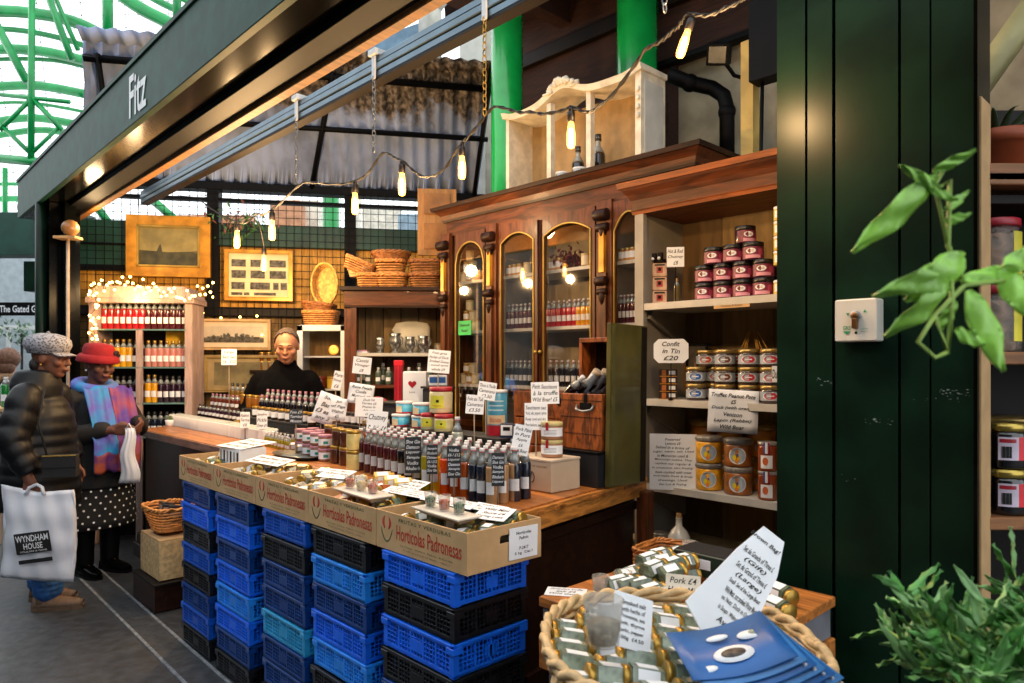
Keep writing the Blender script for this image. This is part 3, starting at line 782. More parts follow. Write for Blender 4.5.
for i, (pa, pb, rise, _) in enumerate(doors):
    x0, x1 = U(pa, vc), U(pb, vc); zt = 2.40; w = (x1-x0); fr = .045 if i in (1, 2) else .015
    m = MB()
    ix0, ix1 = x0+(fr*.5 if i == 1 else fr*.8), x1-(fr*1.2 if i == 1 else fr*.7)
    ri = (.13 if i in (1, 2) else (ix1-ix0)/2)
    # paired doors share one wide arch
    I = arch_frame(m, x0, x1, .9, zt, ix0, ix1, .98, 2.33, ri if i not in (1, 2) else .06, vc-.012, vc+.012, M['mahog'], M['gilt'])
    if i == 1: pass
    m2 = MB(); m2.add([(p[0], vc+.002, p[1]) for p in I], [tuple(range(len(I)))], M['glass'])
    f = m.build('door', parent=t); m2.build('pane', parent=f)
    if i in (1, 2):
        m3 = MB(); m3.sph((x1-.02 if i == 1 else x0+.02, vc-.03, 1.55), .012, M['gilt']); m3.build('knob', parent=f)
for px, w in ((447, .05), (493, .05), (606, .055)):
    u = U(px, vc); m = MB()
    m.b2(u-w, u+w, vc-.02, vc+.01, 0, 2.42, M['mahog_h'] if 0 else M['mahog'])
    m.b2(u-w*.5, u+w*.5, vc-.04, vc-.02, 0, 2.0, M['mahog'])
    c = m.build('column', parent=t)
    m = MB(); m.b2(u-w*.32, u+w*.32, vc-.046, vc-.02, 2.0, 2.27, M['gold']); m.build('gilt_inlay', parent=c)
    m = MB()
    for zz, s in ((2.31, 1.), (1.93, .8)):
        m = MB(); m.cyl((0, 0, 0), .034*s, .09*s, M['mahog_dk'], 14, M=Matrix.Translation((u-.045*s, vc-.045, zz+.02)) @ rot(0, PI/2, 0))
        m.cyl((0, 0, 0), .024*s, .08*s, M['mahog_dk'], 14, M=Matrix.Translation((u-.04*s, vc-.035, zz-.05*s)) @ rot(0, PI/2, 0))
        m.lathe([(.004, -.13), (.018, -.1), (.026, -.07), (.02, -.04)], M['mahog_dk'], 10, c=(u, vc-.03, zz)); m.build('scroll_corbel', parent=c)
m = MB(); u = (U(541, vc)); m.b2(u-.014, u+.014, vc-.022, vc-.01, .9, 2.38, M['mahog']); m.tube([(u, vc-.026, .9), (u, vc-.026, 2.38)], .008, M['mahog_dk']); m.build('meeting_stile', parent=t)
m = MB(); m.b2(cL-.06, cR, vc-.015, vk, .86, .9, M['mahog_h']); m.b2(cL, cR, vc-.01, vk, .0, .1, M['mahog_dk']); m.build('waist_moulding', parent=t)
# small green card on first door
gz = ZZ(328, U(467, vc), vc)
t = thing('green_card', 'small bright green card stuck on the first arched glass door', 'card', W(U(467, vc), vc-.02, gz), RZ)
m = MB(); m.box((0, 0, 0), (.14, .003, .1), mat('green_card', '#2fae5a', .6)); m.build('sheet', parent=t)
m = MB(); hand(m, ['Diploma de', 'Honor'], .12, .08, Matrix.Translation((0, -.003, 0)), M['ink']); m.build('lettering', parent=t)

# ================= green shutter wall =================
vp_ = .547; g0 = U(777, vp_)
gx = lambda px: U(px, vp_)
m = MB(); G_ = M['green_gloss']
m.b2(g0+.01, gx(979), vp_+.02, vp_+.12, -.0, 4.6, M['black_gloss'])
for a, b in ((777, 805), (807.5, 832), (835.5, 898), (901, 929.5), (931.5, 974)):
    m.b2(gx(a), gx(b), vp_, vp_+.03, 0, 4.6, G_)
m.b2(gx(975.5), gx(979.5), vp_-.02, vp_+.1, 0, 4.6, M['black_gloss'])
o = struct(m, 'wall_shutter', loc=(OX, OY, 0), rz=RZ)
m = MB(); m.b2(gx(979.5), gx(981.5), vp_-.0, vp_+.1, .2, 2.2, M['card']); struct(m, 'trim_18', loc=(OX, OY, 0), rz=RZ)
# scuffed paint marks
t = thing('paint_scuff', 'pale scuff marks worn into the glossy green shutter', 'marks', W(0, 0), RZ)
m = MB(); sc = mat('scuff', '#6f7f7c', .8, var=.3)
for (px, py, w, n) in ((950, 392, 12, 26), (877, 421, 8, 16), (822, 382, 6, 8), (846, 478, 10, 4), (944, 400, 16, 10)):
    for k in range(n):
        a = px+random.gauss(0, w); 
        if 899 < a < 901 or 929 < a < 932 or a > 972: continue
        b = py+random.gauss(0, 2.5); u = gx(a); z = ZZ(b, u, vp_)
        s = random.uniform(.001, .004); m.add([(u-s, vp_-.0008, z), (u, vp_-.0008, z-s*.4), (u+s*1.5, vp_-.0008, z), (u, vp_-.0008, z+s*.5)], [(0, 1, 2, 3)], sc)
m.build('marks', parent=t)
# key switch
u = gx(862.5); z = ZZ(321, u, vp_-.0)
t = thing('key_switch', 'small white key switch box with green arrows on the green shutter', 'switch', W(u, vp_-.0, z), RZ)
w = (gx(883)-gx(842)); hh = .128*(vp_ > 0)*1.04
hh = (342-300)/700*(OY-.722*u+.692*vp_)
m = MB(); m.box((0, -.028, 0), (w, .056, hh), mat('switch_plastic', '#d6d0c4', .35, var=.04)); m.build('housing', parent=t)
m = MB(); Mx = Matrix.Translation((.0, -.0565, 0))
br = mat('brass', '#8a6038', .3, .8)
m.cyl((0, 0, 0), .014, .01, M['steel'], 18, M=Mx @ Matrix.Translation((.002, 0, .014)) @ rot(PI/2)); m.cyl((0, 0, 0), .009, .016, br, 14, M=Mx @ Matrix.Translation((.002, 0, .014)) @ rot(PI/2))
m.box((.002, -.008, -.010), (.013, .018, .03), br, Mx); m.build('key_cylinder', parent=t)
m = MB(); gn = mat('print_green2', '#1b8a5a', .6)
for s, x in ((-1, -.021), (1, .027)): m.add([(x-.005, -.0574, .022), (x+.005, -.0574, .022), (x, -.0574, .022+.009*s)], [(0, 1, 2)] if s < 0 else [(0, 1, 2)], gn)
write(m, 'GKS', 1, Matrix.Translation((-.024, -.0574, -.022)) @ FRONT, gn, wid=.022, hei=.012, bold=.02)
m.add([(-.036, -.0574, -.032), (-.012, -.0574, -.032), (-.024, -.0574, -.042)], [(0, 1, 2)], gn)
write(m, 'GEIGER', 1, Matrix.Translation((.026, -.0574, -.026)) @ FRONT, gn, wid=.02, hei=.004)
write(m, 'Made in', 1, Matrix.Translation((.026, -.0574, -.034)) @ FRONT, gn, wid=.018, hei=.003); m.build('print', parent=t)
m = MB(); m.cyl((0, 0, 0), .004, .003, M['black'], 12, M=Matrix.Translation((.002, -.055, -.037)) @ rot(PI/2)); m.build('screw', parent=t)

# ================= dark open cupboard =================
yd = 5.2
def DU(px, y=yd): return (px-CX)/F*y
dz = lambda py, y=yd: CAMZ+(HZ-py)/F*y
xl, xr = DU(345), DU(450); dt = dz(287)
dcx = (xl+xr)/2; hw = (xr-xl)/2; ang = math.radians(4)
t = thing('open_cupboard', 'dark mahogany open cupboard of pewter with wicker baskets on top', 'cupboard', (dcx, yd, 0), ang)
m = MB(); m.b2(-hw, -hw+.05, 0, .4, 0, dt-.03, M['mahog']); m.b2(-hw+.05, -hw+.09, -.015, .02, 0, dt-.14, M['mahog']); m.build('side_panel', parent=t)
m = MB(); m.b2(hw-.05, hw, 0, .4, 0, dt-.03, M['mahog']); m.build('side_panel', parent=t)
m = MB(); m.b2(-hw+.05, hw-.05, .38, .4, 0, dt-.03, M['tan_board'])
for k in range(5): m.b2(-hw+.1+k*.14, -hw+.106+k*.14, .374, .38, 0, dt-.1, M['brown_black'])
m.build('back_board', parent=t)
m = MB(); m.b2(-hw-.03, hw+.03, -.04, .42, dt-.03, dt, M['mahog_dk']); m.b2(-hw, hw, -.01, .02, dt-.14, dt-.03, M['mahog_h']); m.b2(-hw, hw, -.02, .0, dt-.155, dt-.14, M['mahog_dk']); m.build('cornice', parent=t)
DS = [dz(353, yd-.0), dz(385)]
for z in DS: m = MB(); m.b2(-hw+.05, hw-.05, 0, .38, z-.025, z, M['gray_shelf'] if z > 1.4 else M['mahog_h']); m.build('shelf', parent=t)
m = MB(); m.b2(-hw+.05, hw-.05, .0, .38, 0, .9, M['mahog_dk']); m.build('lower_body', parent=t)

# ================= white glazed cabinet beside the seller =================
xw0, xw1 = DU(297, 5.75), DU(346, 5.75); wt = dz(325, 5.75)
t = thing('white_glass_cabinet', 'white framed glass fronted cabinet behind the stallholder', 'cabinet', ((xw0+xw1)/2, 5.75, 0), 0)
hw2 = (xw1-xw0)/2; m = MB(); c = mat('cabinet_white', '#c3c9cf', .4, var=.05)
m.b2(-hw2, -hw2+.045, 0, .045, .5, wt, c); m.b2(hw2-.045, hw2, 0, .045, .5, wt, c); m.b2(-hw2, hw2, 0, .05, wt-.05, wt, c); m.build('frame', parent=t)
m = MB(); m.b2(-hw2, -hw2+.02, .045, .3, 0, wt-.01, c); m.b2(hw2-.02, hw2, .045, .3, 0, wt-.01, c); m.b2(-hw2, hw2, .05, .3, wt-.03, wt-.001, c); m.b2(-hw2, hw2, .05, .3, 0, .5, c); m.build('case', parent=t)
m = MB(); m.b2(-hw2, hw2, .29, .3, .5, wt, M['wall_wood']); m.build('back_board', parent=t)
WS = [dz(356, 5.8), dz(389, 5.8), dz(424, 5.8)]
for z in WS: m = MB(); m.b2(-hw2+.02, hw2-.02, .03, .29, z-.014, z, c); m.build('shelf', parent=t)
m = MB(); m.b2(-hw2+.045, hw2-.045, .02, .024, .52, wt-.05, M['glass']); m.build('pane', parent=t)

# ================= tall lit bottle rack =================
yb = 5.75; xb0, xb1 = DU(92, yb), DU(190, yb); bt = dz(291, yb); bcx = (xb0+xb1)/2; bh = (xb1-xb0)/2
t = thing('bottle_rack', 'tall pale wooden rack of glowing bottles under fairy lights', 'shelf unit', (bcx, yb, 0), BRZ*.6)
rk = mat('rack_wood', '#a88f86', .6, var=.2, kind='wood', scale=4, stretch=(6, 6, 1))
BSH = [dz(y_, yb) for y_ in (329, 367, 403, 437)]
for s in (-1, 1): m = MB(); m.b2(s*bh-.03*(s > 0)*2, s*bh+.06*(s < 0), 0, .3, 0, bt-.1, rk); m.build('side_panel', parent=t)
m = MB(); m.b2(-bh*.05-.02, -bh*.05+.03, .0, .02, 0, BSH[0], rk); m.build('middle_post', parent=t)
m = MB(); m.b2(-bh-.02, bh+.02, -.02, .32, bt-.1, bt-.06, rk); m.add([(-bh-.02, -.02, bt-.06), (bh+.02, -.02, bt-.06), (bh-.06, -.0, bt+.04), (-bh+.06, -.0, bt+.04), (-bh-.02, .32, bt-.06), (bh+.02, .32, bt-.06), (bh-.06, .3, bt+.04), (-bh+.06, .3, bt+.04)], [(0, 1, 2, 3), (5, 4, 7, 6), (3, 2, 6, 7), (1, 5, 6, 2), (4, 0, 3, 7)], rk); m.build('hood', parent=t)
m = MB(); m.b2(-bh+.05, bh-.05, .29, .3, 0, bt-.1, M['brown_black']); m.build('back_board', parent=t)
for z in BSH: m = MB(); m.b2(-bh+.05, bh-.05, .0, .29, z-.012, z, mat('glass_shelf', '#5e7f7e', .15, var=.1)); m.build('shelf', parent=t)

# ================= framed pictures =================
def frame(name, label, px0, px1, py0, py1, off, fm, fw, inner, tilt=0.):
    a = BA((px0+px1)/2, off); aL, aR = BA(px0, off), BA(px1, off)
    z1, z0 = BZ(py0, a, off), BZ(py1, a, off); w, h = aR-aL, z1-z0
    t = thing(name, label, 'picture', BP(a, off, (z0+z1)/2), BRZ)
    m = MB()
    for s in (-1, 1):
        m.box((s*(w/2-fw/2), 0, 0), (fw, .04, h), fm); m.box((0, .001, s*(h/2-fw/2)), (w-2*fw+.002, .036, fw), fm)
        m.box((s*(w/2-fw*1.1), -.014, 0), (fw*.2, .02, h-fw*2), M['gilt']); m.box((0, -.014, s*(h/2-fw*1.1)), (w-fw*2, .02, fw*.2), M['gilt'])
    m.build('frame', parent=t)
    m = MB(); m.box((0, .008, 0), (w-2*fw, .008, h-2*fw), M['brown_black']); m.build('backing', parent=t)
    inner(t, w-2*fw, h-2*fw)
    return t
def oilp(t, w, h):
    m = MB(); sky = mat('oil_sky', '#8a7a45', .5, var=.25, scale=6); sea = mat('oil_sea', '#3d3a22', .5, var=.4, scale=12)
    m.box((0, -.0, h*.18), (w, .01, h*.64), sky); m.box((0, -.0, -h*.32), (w, .01, h*.36), sea)
    m.add([(-w*.2, -.006, -h*.15), (-w*.1, -.006, -h*.15), (-w*.13, -.006, h*.05), (-w*.15, -.006, h*.02)], [(0, 1, 2, 3)], sea)
    m.add([(-w*.5, -.006, -h*.14), (w*.1, -.006, -h*.18), (w*.5, -.006, -h*.12), (w*.5, -.006, -h*.1), (0, -.006, -h*.14), (-w*.5, -.006, -h*.1)], [(0, 1, 2, 3, 4, 5)], sea)
    m.build('canvas', parent=t)
frame('oil_painting', 'dark seascape oil painting in a wide gilt frame above the bottle rack', 127, 211, 216, 277, .12, M['gold'], .085, oilp)
INKP = mat('engraving', '#5b564b', .8, var=.5, scale=40); PC = mat('aged_paper', '#dccb9c', .7, var=.06)
def prints(t, w, h):
    m = MB(); m.box((0, 0, 0), (w, .01, h), PC)
    for i, row in enumerate([(.27, .2), (.02, .22), (-.24, .2), (-.42, .08)]):
        xs = [(-.33, .26), (-.02, .26), (.31, .3)] if i < 2 else [(-.34, .24), (.02, .36), (.28, .1), (.41, .12)] if i == 2 else [(-.36, .2), (-.2, .1), (.1, .4)]
        for x, ww in xs: m.box((x*w, -.006, row[0]*h), (ww*w*.9, .004, row[1]*h*.8), INKP)
    m.build('print', parent=t)
frame('framed_print', 'gilt framed sheet of small engravings on the ochre boards', 225, 293, 250, 301, .12, M['gold'], .03, prints)
def etch(t, w, h):
    m = MB(); m.box((0, 0, 0), (w, .01, h), mat('mount_beige', '#cdb89a', .7, var=.05)); m.box((0, -.006, 0), (w*.86, .004, h*.62), mat('etch_sky', '#b9ab93', .7, var=.1))
    for k in range(46):
        x = -w*.42+w*.84*k/45; hh_ = h*(.12+.2*random.random()*math.sin(PI*k/45)+.06)
        m.box((x, -.009, -h*.3+hh_/2), (w*.03, .003, hh_), INKP)
    m.build('print', parent=t)
frame('framed_etching', 'wide low etching in a pale wooden frame beside the bottle rack', 197, 271, 319, 350, .12, mat('frame_pale', '#b9966a', .6), .02, etch)
def etch2(t, w, h):
    m = MB(); m.box((0, 0, 0), (w, .01, h), mat('mount_dull', '#8f7c55', .7, var=.15)); m.box((0, -.006, 0), (w*.8, .004, h*.7), mat('dull_land', '#6a6040', .7, var=.4, scale=5)); m.build('print', parent=t)
frame('framed_landscape', 'dull landscape picture low on the wall behind the stallholder', 205, 282, 355, 392, .12, mat('frame_tan', '#8c7446', .6), .02, etch2)
# tall plain cupboard door left of the cornice
t = thing('cupboard_door', 'plain brown panelled cupboard door standing above the wicker baskets', 'door', D(437, 222, 5.45), math.radians(6))
m = MB(); m.box((0, .02, 0), (.3, .03, .52), mat('door_tan', '#a0703a', .6, var=.2, kind='wood', scale=4, stretch=(6, 6, 1))); m.build('board', parent=t)
m = MB(); dm = mat('door_tan2', '#8a5c2c', .6, var=.2)
m.box((0, 0, .14), (.2, .014, .16), dm); m.box((0, 0, -.11), (.2, .014, .2), dm); m.build('panel', parent=t)
# ================= kinds of goods =================
def cm(name, col, rough=.18, **k): return mat(name, col, rough, **k)
LQ = {'R': cm('liq_wine', '#4a0d16', coat=.5), 'K': cm('liq_black', '#0f0c10', coat=.5), 'G': cm('liq_olive', '#8f8412', coat=.5), 'Y': cm('liq_yellow', '#d8a20c', coat=.5),
      'O': cm('liq_orange', '#d4450a', coat=.5), 'A': cm('liq_amber', '#a8450e', coat=.5), 'N': cm('liq_navy', '#141c2c', coat=.5), 'T': cm('liq_tan', '#a37c55', coat=.3),
      'V': cm('liq_violet', '#2a0f22', coat=.5), 'P': cm('liq_pink', '#c07a70', coat=.5), 'C': cm('liq_clear', '#9fa69a', coat=.5), 'S': cm('liq_red', '#a5121c', coat=.5)}
LQN = {'R': 'dark red', 'K': 'near black', 'G': 'olive green', 'Y': 'yellow', 'O': 'bright orange', 'A': 'amber', 'N': 'dark navy', 'T': 'creamy tan', 'V': 'deep violet', 'P': 'pale pink', 'C': 'clear', 'S': 'ruby red'}
GLS = cm('neck_glass', '#8d9494', .12, coat=.6, spec=.8); LIDG = mat('lid_gold', '#b08a3c', .3, .7); LIDK = mat('lid_black', '#15120f', .35); LIDW = mat('lid_white', '#d8d8da', .4)
LIDR = mat('lid_red', '#a3192a', .4); LIDP = mat('lid_pink', '#b77f92', .4); CAPR = mat('cap_red', '#b3443f', .4); CORK = mat('cork', '#a9825a', .8, bump=.2)
def patch(m, r, z0, z1, ah, mm, a0=-PI/2, n=8):
    m.sheet(lambda i, j: (r*math.cos(a0-ah+2*ah*i), r*math.sin(a0-ah+2*ah*i), z0+(z1-z0)*j), n, 1, mm)
def bottle(liq, h=.2, r=.021, cap='swing', lab=LIDW, seg=12, fill=.70):
    def mk():
        t = thing('bottle', 'x', 'bottle'); hs = h
        m = MB(); m.lathe([(r*.9, 0), (r, .004), (r, hs*fill*.93), (r*.93, hs*fill)], liq, seg); m.lathe([(r*.93, hs*fill), (r*.6, hs*(fill+.1)), (r*.36, hs*(fill+.16)), (r*.34, hs*.9), (r*.44, hs*.91), (r*.44, hs*.94)], GLS if fill < .8 else liq, seg); m.build('glass', parent=t)
        m = MB()
        if cap == 'swing':
            m.cyl((0, 0, hs*.93), r*.46, hs*.07, LIDW, 10); m.cyl((0, 0, hs*.925), r*.5, hs*.018, CAPR, 10)
            m.tube([(-r*.5, 0, hs*.86), (-r*.62, 0, hs*.93), (0, 0, hs*1.005), (r*.62, 0, hs*.93), (r*.5, 0, hs*.86)], .0011, M['steel'], 4)
        elif cap == 'cork': m.cyl((0, 0, hs*.91), r*.36, hs*.09, CORK, 10)
        else: m.cyl((0, 0, hs*.86), r*.45, hs*.14, cap, 10)
        m.build('stopper', parent=t)
        if lab:
            m = MB(); patch(m, r*1.03, hs*.2, hs*.42, .75, lab); m.build('paper_label', parent=t)
        return t
    return Kind(mk)
def jar(name, h, r, body, lid, lab=None, lidh=.16, labz=(.2, .7), ah=1.3, seg=16, extra=None, cat='jar', top=None):
    def mk():
        t = thing(name, 'x', cat); z = h*(1-lidh)
        m = MB(); m.lathe([(r*.88, 0), (r*.97, h*.02), (r, h*.06), (r, z*.9), (r*.93, z)], body, seg); m.build('glass', parent=t)
        m = MB(); m.lathe([(r*.97, z-.002), (r*1.0, z), (r*1.0, h*.985), (r*.93, h)], lid, seg); m.build('lid', parent=t)
        if lab:
            m = MB(); patch(m, r*1.02, h*labz[0], h*labz[1], ah, lab)
            if extra: extra(m, r, h)
            m.build('paper_label', parent=t)
        return t
    return Kind(mk)
def face(p, k=.75): return -math.atan2(p.x, p.y)*k + RZ*(1-k)*.6
def pos(px, v, z): return W(U(px, v), v, z)
def yat(px, v): return OY-.722*U(px, v)+.692*v
def zat(px, v, py): return ZZ(py, U(px, v), v)
RIS = mat('riser_black', '#17181b', .6, var=.2)
def riser(px0, px1, va, vb_, z, label, mm=None):
    u0, u1 = U(px0, (va+vb_)/2), U(px1, (va+vb_)/2)
    t = thing('display_riser', label, 'stand', W((u0+u1)/2, (va+vb_)/2, CT+.001), RZ)
    w = u1-u0; m = MB(); m.b2(-w/2, w/2, -(vb_-va)/2, (vb_-va)/2, z-CT-.014, z-CT-.002, mm or RIS); m.build('top_board', parent=t)
    m = MB(); m.b2(-w/2+.01, w/2-.01, -(vb_-va)/2+.008, (vb_-va)/2-.008, 0, z-CT-.014, mm or RIS); m.build('box', parent=t)
def rowp(kind, a, b, n, z, label, group, jit=.0, scr=None):
    pa, pb = pos(*a, z), pos(*b, z)
    for i in range(n):
        p = pa.lerp(pb, i/max(1, n-1))+Vector((random.uniform(-jit, jit), random.uniform(-jit, jit), 0))
        kind.at(p, face(p)+random.uniform(-.1, .1), label, group)
def sign_card(lines, px, py0, py1, wpx, y, label, tilt=0., stake=True, base=CT, mm=None, ink=None, lean=.12, oct=False, shear=.25, curl=0.):
    p = D(px, (py0+py1)/2, y); w, h = wpx*y/F, (py1-py0)*y/F
    t = thing('price_sign', label, 'sign', p, -math.atan2(p.x, p.y)*.8)
    R_ = rot(-lean, tilt, 0); m = MB()
    if oct:
        k = min(w, h)*.2; P = [(-w/2+k, -h/2), (w/2-k, -h/2), (w/2, -h/2+k), (w/2, h/2-k), (w/2-k, h/2), (-w/2+k, h/2), (-w/2, h/2-k), (-w/2, -h/2+k)]
        m.prism(P, 0, .0015, mm or M['paper'], R_ @ rot(PI/2))
    elif curl: m.sheet(lambda i, j: ((i-.5)*w, curl*w*math.sin(PI*i)-curl*.3*math.sin(PI*j)*h, (j-.5)*h), 6, 5, mm or M['paper'], th=.001, M=R_)
    else: m.box((0, 0, 0), (w, .0016, h), mm or M['paper'], R_)
    m.build('card', parent=t)
    m = MB(); hand(m, lines, w, h, R_ @ Matrix.Translation((0, -.0012-.002*(1 if oct else 0)-(.0 if not curl else .0), 0)), ink or M['ink'], shear=shear)
    if curl:
        m.v = [(x, yy+curl*w*math.sin(PI*(min(max(x/w+.5, 0), 1))) - curl*.3*math.sin(PI*min(max(z/h+.5, 0), 1))*h-.0012, z) for x, yy, z in m.v]
    m.build('lettering', parent=t)
    if stake:
        m = MB(); q = R_ @ Vector((0, .003, -h/2+.002)); zb = base-p.z
        m.tube([(q.x, .006, q.z+h*.5), (q.x, .006, zb)], .0028, mat('stake', '#8a7a66', .6), 6); m.box((q.x, .006, zb+.004), (.03, .03, .008), M['black']); m.build('stake', parent=t)
    return t

# ================= front bottles on the counter =================
BK = {}
def BKd(c, **k):
    key = c+str(k)
    if key not in BK: BK[key] = bottle(LQ[c], **k)
    return BK[key]
front = [(361, 471, 'R'), (368, 473, 'R'), (374.5, 475, 'R'), (381, 477, 'R'), (388, 479, 'R'), (395, 481, 'R'), (402, 483, 'K'), (409, 485, 'K'), (417, 488, 'K'), (426, 491, 'G'), (435.5, 492, 'Y'), (445, 495, 'O'), (455, 497, 'A'), (465, 500, 'A'), (473.5, 502, 'N'), (482, 504, 'N'), (491.5, 506, 'T'), (503, 504, 'T'), (513, 500, 'T')]
for ri in range(4):
    for i, (px, py, c) in enumerate(front):
        p = G(px, py-1, CT); 
        if ri: 
            c = (random.choice('RRYR') if i < 6 else random.choice('KRVN') if i < 9 else random.choice('YGOK') if i < 13 else random.choice('OANK') if i < 16 else random.choice('NTAO'))
            d = W(0, 1)-W(0, 0); p = p + d*(.058*ri) + (W(1, 0)-W(0, 0))*random.uniform(-.006, .006)
            if i > 16 and ri > 1: continue
            if i > 14: c = 'T' if i != 16 else 'N'
        u_, v_ = UV(p.x, p.y)
        row = ['front row', 'second row', 'third row', 'back row'][ri]
        BKd(c).at(p, face(p)+random.uniform(-.2, .2), 'small swing top bottle of %s cordial in the %s along the counter edge' % (LQN[c], row), 'swing top cordial bottles, %s, %s' % (row, LQN[c]))
# black chalkboard price signs before the bottles
CH_ = ['Sloe Gin', 'Damson', 'Rhubarb', 'Vodka', 'Liqueur', 'Sample', '£6 / £12']
for k, (px, a, b, w, lab) in enumerate([(413, 437, 473, 16, 'large black chalk sign before the near black cordial bottles'), (432, 445, 474, 11, 'narrow black chalk sign before the olive cordial bottle'), (454, 446, 478, 14, 'black chalk sign between orange and amber bottles'), (498, 453, 486, 13, 'black chalk sign before the creamy tan bottles')]):
    p = G(px, [488, 493, 499, 508][k], CT); y = p.y-.03
    random.shuffle(CH_); sign_card(CH_[:6], px, a, b, w, y, lab, base=CT, mm=M['slate'], ink=M['chalk'], lean=.08)
# gold topped + cream jars at left end of bottles
KG = bottle(LQ['A'], .2, .022, LIDG, None)
for i in range(6):
    p = pos(364+i*4.5, .36+.02*(i % 2), CT); KG.at(p, 0, 'amber bottle with gold cap behind the dark red cordials', 'gold capped amber bottles')
KC = jar('honey_jar', .095, .036, mat('honey_cream', '#d9c27a', .25, coat=.4), LIDG, None)
p = G(354, 470, CT)
KC.at(p, 0, 'cream coloured squat jar, lower of two stacked beside the red cordials'); KC.at(p+Vector((0, 0, .096)), 0, 'cream coloured squat jar, upper of two stacked beside the red cordials')
KBR = jar('preserve_jar', .09, .03, mat('preserve_brown', '#4a2415', .2, coat=.5), LIDG, None)
for i, (px, py, dz_) in enumerate([(336, 463, 0), (345, 465, 0), (338, 463, .092), (346, 465, .092), (330, 459, .092), (329, 459, 0)]):
    p = G(px, py, CT)+Vector((0, 0, dz_)); KBR.at(p, 0, 'dark brown preserve jar in the small stack beside the cream jars', 'dark brown preserve jars')
# pink lidded jars in two tiers
def lab_teal(m, r, h): patch(m, r*1.03, h*.32, h*.52, .35, mat('teal', '#1f8a86', .5))
KP = jar('rillette_jar', .068, .034, mat('rillette', '#8a5a44', .3, coat=.4), LIDP, M['paper'], extra=lab_teal)
for tier in range(2):
    for rr in range(2):
        for i, (px, py) in enumerate([(301, 453), (308.5, 455.5), (316.5, 458), (325, 461)]):
            p = G(px, py, CT)+(W(0, 1)-W(0, 0))*.075*rr+Vector((0, 0, .07*tier)); KP.at(p, face(p)+.3, 'pink lidded jar with white label, %s tier of the counter stack' % ['lower', 'upper'][tier], 'pink lidded jars, %s tier' % ['lower', 'upper'][tier])
# lying yellow jars
def hexjar(body, lab=True, r=.026, h=.062, lid=LIDG):
    def mk():
        t = thing('hex_jar', 'x', 'jar'); P = [(r*math.cos(PI/3*k), r*math.sin(PI/3*k)) for k in range(6)]
        m = MB(); m.prism(P, 0, h*.8, body); m.cyl((0, 0, h*.8), r*.75, h*.04, body, 12); m.build('glass', parent=t)
        m = MB(); m.cyl((0, 0, h*.83), r*.82, h*.17, lid, 14); m.build('lid', parent=t)
        if lab: m = MB(); ap = r*.866+.0008; m.box((0, -ap, h*.4), (r*.86, .0008, h*.55), M['paper']); m.box((ap*.866, -ap*.5, h*.4), (r*.8, .0008, h*.5), M['paper'], r=rot(0, 0, PI/3)); m.build('paper_label', parent=t)
        return t
    return Kind(mk)
HY = hexjar(mat('mustard', '#c9a94a', .3, coat=.3), r=.03, h=.085)
HG = hexjar(mat('herb_green', '#66745f', .3, coat=.4, var=.45, scale=60)); HO = hexjar(mat('paprika', '#a34f22', .35, coat=.3, var=.4, scale=60)); HT = hexjar(mat('spice_tan', '#8e7648', .35, coat=.3, var=.4, scale=60)); HW = hexjar(mat('salt_white', '#a9a79a', .35, var=.3, scale=60))
def lie(kind, p, ang, label, group, roll=0., tip=0.):
    Mx = Matrix.Rotation(ang, 4, 'Z') @ Matrix.Rotation(PI/2-tip, 4, 'X') @ Matrix.Rotation(roll+PI, 4, 'Z')
    kind.at(p, 0, label, group, rotm=Mx)
for i, (px, py) in enumerate([(374, 486), (384, 490), (394, 493)]): lie(HY, G(px, py, CT)+Vector((0, 0, .028)), 1.9, 'yellow mustard jar lying on its side before the dark red bottles', 'yellow jars lying down', roll=.5)
# laminated price strips over the tray backs
for k, (px0, py0, px1, py1) in enumerate([(386, 487, 412, 494), (404, 489, 430, 499), (426, 494, 452, 504), (446, 499, 476, 509), (472, 503, 506, 513)]):
    a, b = G(px0, py0, CT+.03), G(px1, py1, CT+.03); c = (a+b)/2; L_ = .14
    t = thing('laminated_card', ['laminated price card by the yellow jars', 'laminated price card, second in the line before the bottles', 'laminated price card in the middle of the line', 'laminated price card before the orange bottles', 'laminated price card at the near end before the navy bottles'][k], 'card', c, RZ+.1)
    R_ = rot(.22, 0, 0)
    m = MB(); m.box((0, 0, 0), (L_, .055, .0015), M['paper'], R_); m.build('card', parent=t)
    m = MB(); hand(m, ['Samphire Salt', 'Sloe Gin Jelly £4', 'Wild Garlic'], L_*.95, .052, R_ @ Matrix.Translation((0, 0, .0012)) @ rot(-PI/2), M['ink']); m.build('lettering', parent=t)
    m = MB(); m.b2(-L_/2+.01, L_/2-.01, .0, .02, -.028, -.004, M['black']); m.build('holder', parent=t)

# ================= white tins =================
def tin():
    t = thing('spice_tin', 'x', 'tin'); m = MB(); m.b2(-.025, .025, -.018, .018, 0, .085, M['white']); m.build('body', parent=t)
    m = MB(); m.b2(-.02, .02, -.014, .014, .08, .09, mat('tin_cap', '#b9bcb4', .4)); m.build('lid', parent=t); return t
KT = Kind(tin)
rowp(KT, (173, .30), (271, .27), 34, CT, 'small white spice tin in the long front row on the far counter', 'white spice tins, front row', .002)
rowp(KT, (179, .36), (274, .33), 34, CT, 'small white spice tin in the second row on the far counter', 'white spice tins, second row', .002)
KJ = hexjar(mat('olive_fill', '#5a6238', .3, coat=.3), r=.022, h=.06)
rowp(KJ, (187, .42), (285, .39), 24, CT, 'little olive green jar behind the white spice tins', 'little olive jars behind the tins', .004)
KS = bottle(LQ['G'], .085, .014, LIDW, LIDW)
rowp(KS, (266, .21), (290, .19), 8, CT, 'tiny green bottle with white label at the end of the tins', 'tiny green bottles', .006)
